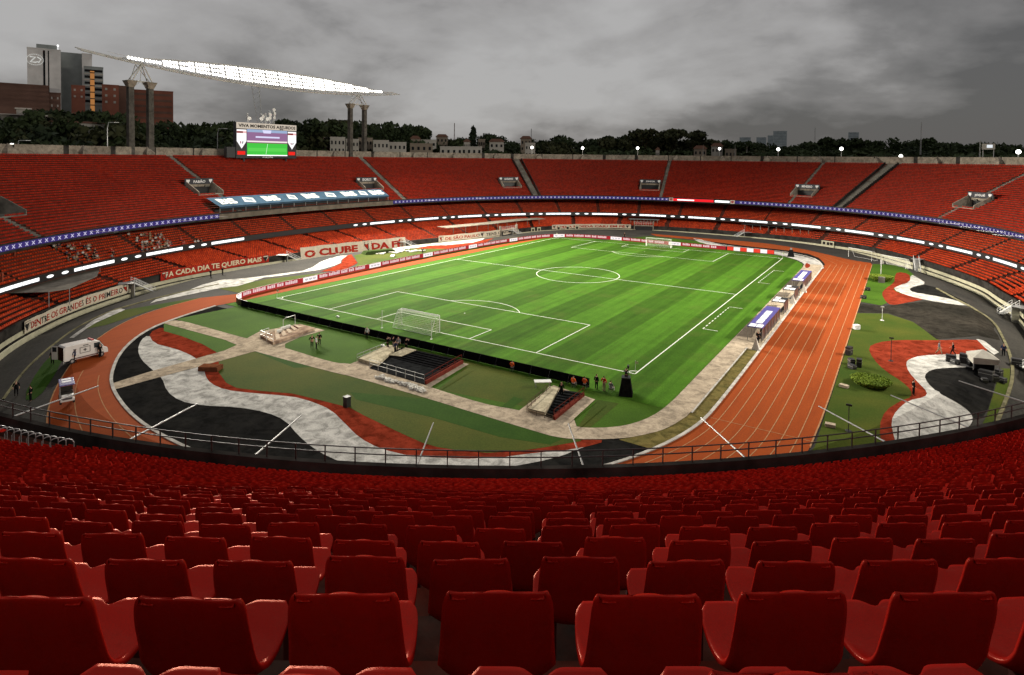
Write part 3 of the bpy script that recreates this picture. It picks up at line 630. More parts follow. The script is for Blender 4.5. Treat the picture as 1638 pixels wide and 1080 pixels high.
# vertical joints in the rim wall as dark slots
sb = 2.0
while sb < U.L:
    P, N_ = U.at(sb, TOPO + 1.58); mb = MB(); mb.box(P[0], P[1], TOPZ + 1.2, 0.06, 0.35 if int(sb) % 3 else 1.3, 2.3, math.atan2(N_[1], N_[0])); sb += 9.7
    if proj((P[0], P[1], TOPZ))[2][0] > 0 and -80 < proj((P[0], P[1], TOPZ))[0][0] < 1720: mb.build('joint', darkcon, stadium)
# middle tier
MROW = 14; MZ0 = 4.4
prof = [(-0.02, 3.4), (-0.02, 4.82), (0.22, 4.82), (0.22, MZ0)]
for j in range(MROW): prof += [(0.3 + 0.85 * (j + 1), MZ0 + 0.42 * j), (0.3 + 0.85 * (j + 1), MZ0 + 0.42 * (j + 1))]
mb = MB(); loft(mb, prof + [(12.9, MZ0 + .42 * MROW), (12.9, 14)]); mb.build('middle_terrace', stepcon, stadium)
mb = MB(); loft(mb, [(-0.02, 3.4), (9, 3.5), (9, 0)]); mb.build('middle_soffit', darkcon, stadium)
# lower tier: between the moat wall and the back wall under the middle tier
WTOP = 0.55; thL = np.linspace(-np.pi, np.pi, NS, endpoint=False)
rW = np.interp(thL, TH, WR, period=2 * np.pi); rU = U.radius(thL) + 4.5
LROW = 18
def lowpt(th, f, z=None):
    r = (np.interp(th, TH, WR, period=2 * np.pi) + 1.0) * (1 - f) + (np.interp(th, thL, rU, period=2 * np.pi)) * f
    return r * math.cos(th), r * math.sin(th), (WTOP - 0.5) + 3.0 * f if z is None else z
def loftL(mb, prof, m=0):
    b = len(mb.v)
    for mode, o, z in prof:
        for i in range(NS):
            r = rW[i] + o if mode == 'w' else (rW[i] + 1.0) * (1 - o) + rU[i] * o
            mb.v.append((r * math.cos(thL[i]), r * math.sin(thL[i]), z))
    for k in range(len(prof) - 1):
        for i in range(NS):
            j = (i + 1) % NS; mb.f.append((b + k * NS + i, b + k * NS + j, b + (k + 1) * NS + j, b + (k + 1) * NS + i)); mb.m.append(m)
lp = [('w', 0.35, WTOP), ('w', 0.35, WTOP - 0.5), ('l', 0.0, WTOP - 0.5)]
for j in range(LROW): lp += [('l', (j + 1) / LROW, WTOP - 0.5 + 3.0 * j / LROW), ('l', (j + 1) / LROW, WTOP - 0.5 + 3.0 * (j + 1) / LROW)]
mb = MB(); loftL(mb, lp); mb.build('lower_terrace', stepcon, stadium)
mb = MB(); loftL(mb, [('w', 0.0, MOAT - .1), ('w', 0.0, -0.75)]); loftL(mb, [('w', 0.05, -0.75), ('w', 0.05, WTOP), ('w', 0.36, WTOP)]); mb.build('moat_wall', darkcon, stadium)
mb = MB(); loftL(mb, [('w', -0.75, MOAT - .1), ('w', -0.75, MOAT + 0.75), ('w', -0.45, MOAT + 0.75), ('w', -0.45, MOAT - .1)]); loftL(mb, [('w', -0.06, MOAT + 0.9), ('w', -0.06, MOAT + 1.6), ('w', 0.02, MOAT + 1.6)])
mb.build('cream_band', cream, stadium)

# aisles (strips of steps between blocks of seats)
AIS_U = [U.near(*atz(px, py, 10.43)[:2])[0] for px, py in ((60, 385), (392, 343), (651, 323), (862, 317), (1056, 319), (1262, 329), (1348, 335), (1500, 353))]
AIS_WID = [1.5, 1.5, 1.8, 2.6, 1.3, 1.0, 4.2, 1.2]
def aisle_u(s, o):
    if o < 15 and abs(sdist(s, AIS_U[0])) > 1e9: return False
    for a, w in zip(AIS_U, AIS_WID):
        if abs(sdist(s, a)) < w / 2: return True
    return False
def aisle_mesh(name, a, w, z0, rd, rh, nrow, o0, solid=False):
    m_ = MB(); P0, N_ = U.at(a, 0.0); ang = math.atan2(N_[1], N_[0])
    for j in range(nrow * 2):
        o = o0 + rd / 2 * (j + 0.5); z = z0 + rh / 2 * j
        if name == 'stairway' and vom_hit(a, o, VW / 2 + w / 2): continue
        P, _ = U.at(a, o); m_.box(P[0], P[1], z + 0.03 - (0.2 if j % 2 == 0 else 0.1), rd / 2 + .02, w * 0.86, 0.4, ang)
    return m_.build(name, concrete if not solid else darkcon, stadium)
for a, w in zip(AIS_U, AIS_WID): aisle_mesh('stairway', a, w, UZ0, RD, RH, NROW, TO)
for a in (AIS_U[3], AIS_U[6]):       # solid side walls of the two wide stairways
    for sg in (-1, 1):
        m_ = MB(); N2 = 33
        for j in range(N2):
            o = TO + j * 0.86; P, N_ = U.at(a + sg * 1.6, o); m_.box(P[0], P[1], UZ0 + USL * (o - TO) + 0.35, 0.86, 0.22, 1.1, math.atan2(N_[1], N_[0]))
        m_.build('stair_wall', darkcon, stadium)

# vomitories: mouth, side walls, name board
for vs, vo, txt in VOM:
    P, N_ = U.at(vs, vo + 4.0); ang = math.atan2(-N_[0], N_[1]) # local y = outward, x = along the row
    z0 = UZ0 + RH * round((vo - TO) / RD); w = math.ceil(VW / ds) * ds; h_ = RH * 5 + 0.1
    t_ = MB(); t_.T = Matrix.Translation((P[0], P[1], z0)) @ Matrix.Rotation(ang, 4, 'Z')
    wv = w / 2 + 0.3
    t_.box(0, -2.2, -0.15, 2 * wv, 4.8, 0.3); t_.box(0, 0.35, h_ / 2 + 1.1, 2 * wv, 0.3, 0.9)
    for sg in (-1, 1):
        t_.add([(sg * wv, -4.6, -.3), (sg * wv, 0.6, -.3), (sg * wv, 0.6, h_ + .9), (sg * wv, 0.0, h_ + .9), (sg * wv, -4.6, .75),
                (sg * (wv + .25), -4.6, -.3), (sg * (wv + .25), 0.6, -.3), (sg * (wv + .25), 0.6, h_ + .9), (sg * (wv + .25), 0.0, h_ + .9), (sg * (wv + .25), -4.6, .75)],
               [(0, 1, 2, 3, 4), (9, 8, 7, 6, 5), (3, 2, 7, 8), (4, 3, 8, 9), (0, 4, 9, 5), (1, 6, 7, 2)])
    vm_ = t_.build('vomitory', beige if txt else concrete, stadium)
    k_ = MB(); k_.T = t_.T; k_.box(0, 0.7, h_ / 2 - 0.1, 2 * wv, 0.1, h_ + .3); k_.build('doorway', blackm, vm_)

def text_geo(s, size=1.0, bold=0.0, font_shear=0.0):
    cu = bpy.data.curves.new('t', 'FONT'); cu.body = s; cu.size = size; cu.offset = bold; cu.shear = font_shear; cu.align_x = 'CENTER'; cu.align_y = 'CENTER'; cu.resolution_u = 2
    o = bpy.data.objects.new('t', cu); COL.objects.link(o)
    me = bpy.data.meshes.new_from_object(o.evaluated_get(bpy.context.evaluated_depsgraph_get()))
    v = [tuple(p.co) for p in me.vertices]; f = [tuple(p.vertices) for p in me.polygons]
    bpy.data.objects.remove(o); bpy.data.curves.remove(cu); bpy.data.meshes.remove(me)
    xs = [p[0] for p in v]; ys = [p[1] for p in v]; cx, cy = (min(xs) + max(xs)) / 2, (min(ys) + max(ys)) / 2
    return [(p[0] - cx, p[1] - cy) for p in v], f, max(xs) - min(xs), max(ys) - min(ys)
def fit_text(s, w, h, bold=0.02):
    v, f, tw, th_ = text_geo(s, 1.0, bold); return [(x * w / tw, y * h / th_) for x, y in v], f
# name boards over the vomitories
for vs, vo, txt in VOM:
    if not txt: continue
    P, N_ = U.at(vs, vo + 4.0); ang = math.atan2(-N_[0], N_[1]); z0 = UZ0 + RH * round((vo - TO) / RD) + RH * 5 + 1.0
    sg_ = empty('name_board', (P[0] - N_[0] * 0.1, P[1] - N_[1] * 0.1, z0), ang, 'dark name board reading %s above a gateway in the upper stand' % txt, 'sign', 'player name boards over the gateways')
    b = MB(); b.box(0, 0, 0, 8.6, 0.12, 1.5); b.build('panel', mat('name board', (0.03, 0.03, 0.04), 0.6, .1, 1), sg_)
    v, f = fit_text(txt, 3.6, 0.85, 0.03); b = MB(); b.add([(x, -0.09, y) for x, y in v], f); b.build('lettering', mat('sign white', (0.75, 0.75, 0.75), 0.6, .05, 1), sg_)
    b = MB()
    for sx in (-3.4, 3.4): b.add([(sx - .5, -.09, .5), (sx + .5, -.09, .5), (sx + .5, -.09, .05), (sx, -.09, -.55), (sx - .5, -.09, .05)], [(0, 1, 2, 3, 4)])
    b.build('crest', mat('sign white', (0.75, 0.75, 0.75)), sg_)

# ------------------------------------------------------------------ near railing on the parapet, guard hoops
mb = MB(); sn, _ = U.near(44, -95)
rail = empty('guard_rail', (0, 0, 0), 0, 'dark two bar steel railing on the parapet of the near upper stand', 'railing')
ss = np.arange(sn - 75, sn + 62, 1.46); posts = MB(); bars = MB()
for a in ss:
    P, N_ = U.at(a, 0.12); posts = MB(); posts.box(P[0], P[1], 11.34 + 0.38, 0.05, 0.05, 0.78, math.atan2(N_[1], N_[0])); posts.build('post', darkrail, rail)
sf = np.arange(ss[0], ss[-1], 0.73); Pf, _ = U.at(sf, np.full(len(sf), 0.12))
for z in (11.80, 12.10): bars.tube([(p[0], p[1], z) for p in Pf], 0.03, 6)
bars.build('bars', darkrail, rail)
for k, px in enumerate((8, 22, 36, 50, 64, 78, 92, 106, 120, 134)):
    p = atz(px + 4, 720 + px * 0.10, 10.83); s, _o = U.near(p[0], p[1]); P, N_ = U.at(s, 2.4); ang = math.atan2(-N_[0], N_[1])
    h = MB(); h.T = Matrix.Translation((P[0], P[1], UZ0 + .5)) @ Matrix.Rotation(math.atan2(P[1] - CAM[1], P[0] - CAM[0]) + 1.35, 4, 'Z')
    h.tube([(-.32, 0, 0), (-.32, 0, .95), (-.25, 0, 1.08), (-.12, 0, 1.14), (.12, 0, 1.14), (.25, 0, 1.08), (.32, 0, .95), (.32, 0, 0)], 0.025, 6)
    tag(h.build('crowd_hoop', metal), 'bent grey tube hoop in the row of hoops at the lower left stair head', 'barrier', 'tube hoops at the foot of the near left stairs')
# horizontal net poles reaching out from the upper front
poles = [((5, 668), (175, 612)), ((190, 708), (318, 630)), ((408, 724), (497, 652)), ((668, 738), (697, 663)), ((932, 738), (908, 668)), ((1192, 728), (1110, 668)), ((1422, 706), (1285, 645)), ((1560, 684), (1430, 626)), ((1638, 640), (1540, 606)), ]
def pole(a, b_, i):
    s, _ = U.near(a[0], a[1]); P, N_ = U.at(s, -0.05); L = 5.5
    m_ = MB(); z = 10.78; m_.tube([(P[0], P[1], z), (P[0] - N_[0] * L, P[1] - N_[1] * L, z + 0.1)], 0.05, 6, r1=0.035); m_.box(P[0], P[1], z, .12, .12, .4, math.atan2(N_[1], N_[0]))
    return m_.build('net_pole', metal)
for i, (a, b_) in enumerate(poles):
    tag(pole(atz(a[0], a[1], 10.93), None, i), 'thin grey pole on the near parapet, %s from the left' % ['first', 'second', 'third', 'fourth', 'fifth', 'sixth', 'seventh', 'eighth', 'ninth'][i], 'pole', 'poles reaching out from the upper stand')
for px, py in ((1440, 352), (1475, 357), (1508, 362), (1540, 368), (1572, 375), (1604, 382), (300, 358), (360, 352), (140, 376), (780, 322), (700, 325)):
    a = atz(px, py, 10.13); tag(pole(a, None, 0), 'thin pale pole projecting below the violet ribbon board on the far side', 'pole', 'poles reaching out from the far upper stand')

# ------------------------------------------------------------------ ribbon boards
def ribbon_geo(mb, s0, s1, off, z0, z1, m=0, step=1.2):
    n = max(1, int(math.ceil((s1 - s0) / step))); s = np.linspace(s0, s1, n + 1); P, _ = U.at(s, np.full(n + 1, off))
    vs = [(p[0], p[1], z0) for p in P] + [(p[0], p[1], z1) for p in P]
    mb.add(vs, [(i + 1, i, n + 1 + i, n + 2 + i) for i in range(n)], m)
def bent_text(mb, txt, sc_, off, zc, w, h, m=0, ring=U, bold=0.02, wfun=None):
    v, f = fit_text(txt, w, h, bold)
    s = np.array([sc_ - x for x, _ in v])            # seen from inside, text runs against the ring direction
    if wfun: mb.add([wfun(a, off, zc + y) for a, (_, y) in zip(s, v)], f, m)
    else:
        P, _ = ring.at(s, np.full(len(s), off)); mb.add([(p[0], p[1], zc + y) for p, (_, y) in zip(P, v)], f, m)
sL = U.near(*atz(1068, 321, 10.63)[:2])[0]; sR = U.near(*atz(1168, 324, 10.63)[:2])[0]   # sR < sL : right side of the picture has smaller s
rb = empty('ribbon_board', (0, 0, 0), 0, 'upper violet LED ribbon board with repeated white marks', 'led board')
back = MB(); vio = MB(); mk = MB()
s_start = U.near(*atz(1700, 392, 10.63)[:2])[0] - 14; s_end = U.near(*atz(-60, 412, 10.63)[:2])[0] + 8
if s_end < s_start: s_end += U.L
def seg(a, b):
    vio = MB(); ribbon_geo(vio, a, b, -0.10, 10.15, 11.11); vio.build('display', ledp, rb); s = a + .8
    while s < b - .8:
        for sg in (1, -1):
            q = []
            for du, dz in ((-.42, -.3 * sg), (-.2, -.3 * sg), (.42, .3 * sg), (.2, .3 * sg)):
                P, _ = U.at(s + du, -0.13 - (0.004 if sg > 0 else 0)); q.append((P[0], P[1], 10.63 + dz))
            mk.add(q, [(0, 1, 2, 3)])
        s += 1.55
sRr = sR % U.L; sLl = sL % U.L
for a, b in ((s_start, sRr - 1), (sLl + 1, CANL), (CANH, s_end)):
    if a > b: a -= U.L
    seg(a, b)
ribbon_geo(back, s_start - (U.L if s_start > s_end else 0), CANL, -0.06, 10.03, 11.21); ribbon_geo(back, CANH, s_end, -0.06, 10.03, 11.21)
back.build('housing', blackm, rb); mk.build('marks', ledpk, rb)
rr = empty('ribbon_board', (0, 0, 0), 0, 'red and white section of the upper LED ribbon between two crest panels', 'led board')
a = MB(); span = (sLl - sRr); ribbon_geo(a, sRr + span * .30, sLl - .6, -0.12, 10.15, 11.11); a.build('red_display', ledred, rr)
a = MB(); ribbon_geo(a, sRr + 1.0, sRr + span * .28, -0.12, 10.28, 10.98); ribbon_geo(a, sRr + span * .62, sRr + span * .90, -0.15, 10.38, 10.78); a.build('white_display', ledw, rr)
a = MB()
for c in (sLl + .1, sRr - .1): ribbon_geo(a, c - .8, c + .8, -0.16, 10.03, 11.28)
a.build('crest_panel', mat('crest panel', (.6, .5, .45), .6, .1, 2), rr)
a = MB()
for c in (sLl + .1, sRr - .1):
    q = [U.at(c + d, -0.19)[0] for d in (-.5, .5)]; a.add([(q[0][0], q[0][1], 11.03), (q[1][0], q[1][1], 11.03), (q[1][0], q[1][1], 10.63), ((q[0][0] + q[1][0]) / 2, (q[0][1] + q[1][1]) / 2, 10.18), (q[0][0], q[0][1], 10.63)], [(0, 1, 2, 3, 4)])
a.build('crest', mat('crest red', (.35, .03, .03), .6, .1, 2), rr)
# lower ribbon on the middle tier
rl = empty('ribbon_board', (0, 0, 0), 0, 'lower black LED ribbon board with bright white bars and dots', 'led board')
back = MB(); bars = MB(); dots = MB(); a0 = s_start - (U.L if s_start > s_end else 0)
ribbon_geo(back, a0, s_end, -0.06, 3.50, 4.80)
per = 18.4; ph = U.near(*atz(1065, 346, 4.1)[:2])[0]; k0 = math.floor((a0 - ph) / per); s = ph + k0 * per
while s < s_end - per:
    blank = CANL + 8 < s % U.L < CANH - 22
    if not blank and s > a0:
        bars = MB()
        for q in range(5): ribbon_geo(bars, s + q * 2.02, s + q * 2.02 + 1.9, -0.11, 3.87, 4.47)
        bars.build('light_bar', ledw, rl)
        for c in (s + 12.2, s + 15.8):
            dots = MB(); vs = []
            for k in range(10):
                P, _ = U.at(c + 0.85 * math.cos(k * math.pi / 5), -0.11); vs.append((P[0], P[1], 4.17 + .26 * math.sin(k * math.pi / 5)))
            dots.add(vs, [tuple(range(10))]); dots.build('light_dot', ledw, rl)
    s += per
back.build('housing', blackm, rl)

# ------------------------------------------------------------------ seats
def seat_mesh(nu, nv, thick):
    """bucket shell: back towards +y (outwards), front towards -y; origin on the tread under the back"""
    prof = [(0.050, 0.80), (0.051, 0.788), (0.047, 0.745), (0.035, 0.66), (0.018, 0.55), (0.0, 0.45), (-0.040, 0.395), (-0.120, 0.378), (-0.235, 0.388), (-0.350, 0.422), (-0.405, 0.432)]
    halfw = [0.150, 0.180, 0.199, 0.206, 0.211, 0.217, 0.223, 0.225, 0.223, 0.212, 0.175]
    side = [0.0, 0.0, 0.006, 0.014, 0.036, 0.060, 0.054, 0.030, 0.010, 0.0, 0.0]     # how far the side edge bends up / forward
    pu = np.linspace(0, len(prof) - 1, nv); k = np.arange(len(prof))
    def cr(vals):
        v = np.array(vals, float); v = np.concatenate([[2 * v[0] - v[1]], v, [2 * v[-1] - v[-2]]]); i = np.minimum(np.floor(pu).astype(int), len(vals) - 2); t = pu - i
        a, b, c_, d = v[i], v[i + 1], v[i + 2], v[i + 3]; return .5 * (2 * b + (c_ - a) * t + (2 * a - 5 * b + 4 * c_ - d) * t * t + (3 * b - a - 3 * c_ + d) * t ** 3)
    py_ = cr([p[0] for p in prof]); pz = cr([p[1] for p in prof]); hw = cr(halfw); sd_ = cr(side)
    us = np.linspace(-1, 1, nu); g = np.zeros((nv, nu, 3))
    for i in range(nv):
        back = max(0, 1 - pu[i] / 5.0)
        for j, u in enumerate(us):
            e = abs(u) ** 3
            y = py_[i] - sd_[i] * e * (0.5 + back); z = pz[i] + sd_[i] * e * (1 - back)
            if pu[i] < 1: z -= (1 - pu[i]) * 0.022 * e
            if pu[i] > 8.5: y += 0.035 * math.exp(-(u / 0.20) ** 2) * (pu[i] - 8.5) / 1.5
            y += back * 0.03 * (u * u) * -1.0
            g[i, j] = (u * hw[i], y, z)
    return g
def shell(g, t):
    nv, nu, _ = g.shape; du = np.gradient(g, axis=1); dv = np.gradient(g, axis=0); n = np.cross(dv, du); n /= np.linalg.norm(n, axis=2)[..., None]
    # underside / rear surface offset
    b = g + n * t; vs = np.vstack([g.reshape(-1, 3), b.reshape(-1, 3)]); fs = []; N = nv * nu
    for i in range(nv - 1):
        for j in range(nu - 1):
            a = i * nu + j; fs.append((a, a + 1, a + nu + 1, a + nu)); fs.append((N + a, N + a + nu, N + a + nu + 1, N + a + 1))
    rim = [j for j in range(nu)] + [i * nu + nu - 1 for i in range(1, nv)] + [(nv - 1) * nu + j for j in range(nu - 2, -1, -1)] + [i * nu for i in range(nv - 2, 0, -1)]
    for a, c in zip(rim, rim[1:] + rim[:1]): fs.append((a, N + a, N + c, c))
    return vs, fs
gN = seat_mesh(25, 34, 0.02); vN, fN = shell(gN, 0.022)
def frow(nu, nv, two):
    g = seat_mesh(nu, nv, 0); v = g.reshape(-1, 3); f = []
    for i in range(nv - 1):
        for j in range(nu - 1): a = i * nu + j; f.append((a, a + 1, a + nu + 1, a + nu))
    return v, np.array(f)
vM, fM = frow(7, 10, False)
vL = np.array([(-.21, .02, .72), (.21, .02, .72), (.22, -.03, .47), (-.22, -.03, .47), (.20, -.38, .45), (-.20, -.38, .45)])
fL = np.array([(0, 1, 2, 3), (3, 2, 4, 5)])
def instance_mesh(name, v, f, P, A, mt, smooth=False, scale=None, label='', group=None):
    n = len(P); c, s = np.cos(A), np.sin(A); k = len(v)
    X = v[None, :, 0] * c[:, None] - v[None, :, 1] * s[:, None] + P[:, 0:1]; Y = v[None, :, 0] * s[:, None] + v[None, :, 1] * c[:, None] + P[:, 1:2]
    Z = np.broadcast_to(v[None, :, 2], X.shape) + P[:, 2:3]; V = np.stack([X, Y, Z], 2).reshape(-1, 3)
    Fq = (f[None] + (np.arange(n) * k)[:, None, None]).reshape(-1, f.shape[1])
    return np_mesh(name, V, Fq, mt, None, smooth, np.repeat(RNG.random(n), len(f)))
def visible(P, mg=480):
    x, y, z = proj(P); return (z > 0.3) & (x > -mg) & (x < 1638 + mg) & (y > -100) & (y < 1080 + mg * 1.6)
ROWPH = {29: (770, 948), 28: (748, 893), 27: (725, 855), 26: (789, 837), 25: (733, 816)}
HZ0 = U.near(*atz(-20, 700, 11)[:2])[0]; HZ1 = U.near(*atz(158, 716, 11)[:2])[0]; HZ0, HZ1 = min(HZ0, HZ1), max(HZ0, HZ1)
PS, AS, RW = [], [], []
for j in range(NROW):
    o = O0 + RD * j; z = UZ0 + RH * j
    Pc, _ = U.at(SU, np.full(NS, o)); Lr = np.hypot(*(np.roll(Pc, -1, 0) - Pc).T).sum(); n = int(Lr / 0.505)
    s0 = random.random() * 0.5
    if j in ROWPH:
        p = atz(ROWPH[j][0], ROWPH[j][1], z + 0.8); s0 = U.near(p[0], p[1])[0]
    sp = (s0 + np.arange(n) * (U.L / n)) % U.L; P, N_ = U.at(sp, np.full(n, o + 0.02)); Q = np.column_stack([P, np.full(n, z)])
    ok = visible(Q); idx = np.nonzero(ok)[0]
    keep = [i for i in idx if not (aisle_u(sp[i], o) or in_canopy(sp[i], o) or vom_hit(sp[i], o, VW / 2 + 0.9, 5.0) or (HZ0 < sp[i] < HZ1 and o < 4.6))]
    PS.append(Q[keep]); AS.append(np.arctan2(-N_[keep, 0], N_[keep, 1])); RW.append(np.full(len(keep), j))
PS = np.vstack(PS); AS = np.concatenate(AS); RW = np.concatenate(RW)
x_, y_, d_ = proj(PS + np.array([0, 0, 0.6]))
PF = PS + np.column_stack([np.sin(AS) * .42, -np.cos(AS) * .42, np.full(len(AS), .44)]); xf, yf, df_ = proj(PF)
inframe = ((x_ > -25) & (x_ < 1663) & (y_ < 1100) & (d_ > 0.5)) | ((xf > -25) & (xf < 1663) & (yf < 1100) & (df_ > 0.5))
order = np.argsort(np.where(inframe, np.linalg.norm(PS + np.array([0, 0, .6]) - CAM, axis=1), 1e9))
near_ix = order[:300]; isnear = np.zeros(len(PS), bool); isnear[near_ix] = True
def ordinal(n):
    o = ['first', 'second', 'third', 'fourth', 'fifth', 'sixth', 'seventh', 'eighth', 'ninth', 'tenth', 'eleventh', 'twelfth', 'thirteenth', 'fourteenth', 'fifteenth', 'sixteenth', 'seventeenth', 'eighteenth', 'nineteenth']
    t_ = {2: 'twenty', 3: 'thirty', 4: 'forty', 5: 'fifty', 6: 'sixty'}; tth = {2: 'twentieth', 3: 'thirtieth', 4: 'fortieth', 5: 'fiftieth', 6: 'sixtieth'}
    return o[n - 1] if n < 20 else (tth[n // 10] if n % 10 == 0 else t_[n // 10] + '-' + o[n % 10 - 1])
me0 = bpy.data.meshes.new('seat_shell'); me0.from_pydata([tuple(v) for v in vN], [], fN); me0.materials.append(seat_near_m)
me0.polygons.foreach_set('use_smooth', [True] * len(me0.polygons))
legb = MB(); legb.box(-.12, -.12, .19, .035, .05, .42); legb.box(.12, -.12, .19, .035, .05, .42); legb.box(0, -.12, .385, .30, .06, .025)
leg0 = legb.build('support', mat('seat support', (0.12, 0.02, 0.015), 0.6, .2, 3)); legme = leg0.data; bpy.data.objects.remove(leg0)
rows_near = sorted(set(RW[near_ix]), reverse=True)
for j in rows_near:
    ix = [i for i in near_ix if RW[i] == j]; ix.sort(key=lambda i: xf[i])
    for k, i in enumerate(ix):
        o = bpy.data.objects.new('stadium_seat', me0); COL.objects.link(o); o.location = PS[i]; o.rotation_euler = (random.uniform(-.035, .035), random.uniform(-.012, .012), AS[i] + random.uniform(-.03, .03))
        s = bpy.data.objects.new('support', legme); COL.objects.link(s); s.parent = o
        rn = rows_near.index(j) + 1
        rowt = 'nearest row at the bottom edge' if rn == 1 else '%s nearest row' % ordinal(rn)
        tag(o, 'red plastic bucket seat in the %s, %s from the left' % (rowt, ordinal(k + 1)), 'seat', 'red bucket seats in the nearest rows of the upper stand')
dist = np.linalg.norm(PS - CAM, axis=1)
rest = ~isnear
midm = rest & (dist < 55)
# seats beyond the nearest 300: one object (mid detail near, simple far)
def cat_mesh(name, parts, mt, mt2=None, **kw):
    Vs, Fs, At, Mi = [], [], [], []; b = 0
    for pi_, (v, f, P, A) in enumerate(parts):
        n = len(P)
        if not n: continue
        c, s = np.cos(A), np.sin(A); k = len(v)
        X = v[None, :, 0] * c[:, None] - v[None, :, 1] * s[:, None] + P[:, 0:1]; Y = v[None, :, 0] * s[:, None] + v[None, :, 1] * c[:, None] + P[:, 1:2]
        Z = np.broadcast_to(v[None, :, 2], X.shape) + P[:, 2:3]; V = np.stack([X, Y, Z], 2).reshape(-1, 3)
        Vs.append(V); Fs.append((f[None] + (np.arange(n) * k)[:, None, None]).reshape(-1, 4) + b); At.append(np.repeat(RNG.random(n), len(f))); Mi.append(np.full(n * len(f), (2, 0, 1, 1)[pi_])); b += len(V)
    o = np_mesh(name, np.vstack(Vs), np.vstack(Fs), mt, None, False, np.concatenate(At)); o.data.materials.append(mt2); o.data.materials.append(seat_mid_lit); o.data.polygons.foreach_set('material_index', np.concatenate(Mi).astype(np.int32)); return o
# middle tier seats
PM, AM = [], []
for j in range(MROW):
    o = 0.92 + 0.85 * j; z = MZ0 + 0.42 * j
    n = int(U.L * 1.03 / 0.56); sp = np.arange(n) * (U.L / n); P, N_ = U.at(sp, np.full(n, o)); Q = np.column_stack([P, np.full(n, z)])
    ok = visible(Q, 120) & ((sp % 15.3) > 1.0) & (np.linalg.norm(Q - CAM, axis=1) > 40)
    if j in (5,): ok &= (sp % 15.3) > 1.0
    PM.append(Q[ok]); AM.append(np.arctan2(-N_[ok, 0], N_[ok, 1]))
PM = np.vstack(PM); AM = np.concatenate(AM)
PL, AL = [], []
for j in range(LROW):
    f = (j + 0.5) / LROW
    th = np.linspace(-np.pi, np.pi, 5000, endpoint=False); wr = np.interp(th, TH, WR, period=2 * np.pi) + 1.0; ur = np.interp(th, thL, rU, period=2 * np.pi)
    r = wr * (1 - f) + ur * f; P = np.stack([r * np.cos(th), r * np.sin(th)], 1)
    rg = Ring(P, 5000); n = int(rg.L / 0.56); sp = np.arange(n) * rg.L / n; Pp, N_ = rg.at(sp, np.zeros(n))
    tha = np.arctan2(Pp[:, 1], Pp[:, 0]); wid = np.interp(tha, th, ur - wr, period=2 * np.pi)
    step = np.maximum(1, np.round(0.85 / (wid / LROW))); okd = (j % step) == 0        # narrow places hold fewer rows
    Q = np.column_stack([Pp, np.full(n, WTOP - 0.5 + 3.0 * j / LROW)])
    ok = visible(Q, 120) & okd & ((np.abs(tha) * 88 % 15.0) > 1.3) & (np.linalg.norm(Q - CAM, axis=1) > 40)
    PL.append(Q[ok]); AL.append(np.arctan2(-N_[ok, 0], N_[ok, 1]))
PL = np.vstack(PL); AL = np.concatenate(AL)
o = cat_mesh('stadium_seats', [(vM, fM, PS[midm], AS[midm]), (vL, fL, PS[rest & ~midm], AS[rest & ~midm]), (vL, fL, PM, AM), (vL, fL, PL, AL)], seat_m, seat_lo)
tag(o, 'all the other red plastic seats filling the tiers of the oval stadium', 'seats', kind='stuff')
print('seats', len(PS), midm.sum(), len(PM), len(PL))

# ------------------------------------------------------------------ bent lettering on the lower wall and banners
def wpos(ang_s, off, z):   # ring of the moat wall
    P, _ = W.at(ang_s, off); return (P[0], P[1], z)
sw = mat('banner white', (0.62, 0.54, 0.42), 0.8, .08, 1.5, detail=6); sred = mat('banner red', (0.42, 0.035, 0.022), 0.8, .15, 1.2, detail=6); sblk = mat('banner black', (0.03, 0.03, 0.03), 0.8, .1, 2)
def crest(mb, fn, s, z, w, h, mr, mw, mk_):
    """heraldic pennant: white field, red and black panels under a bar"""
    def poly(pts, m, lift): mb.add([fn(s - x * w, lift, z + y * h) for x, y in pts], [tuple(range(len(pts)))], m)
    poly([(-.5, .5), (.5, .5), (.5, .1), (0, -.5), (-.5, .1)], mk_, 0.0)
    poly([(-.45, .46), (.45, .46), (.45, .30), (-.45, .30)], mw, 0.012)
    poly([(-.43, .24), (-.05, .24), (-.05, -.36), (-.43, .08)], mr, 0.012)
    poly([(.05, .24), (.43, .24), (.43, .08), (.05, -.36)], mw, 0.012)
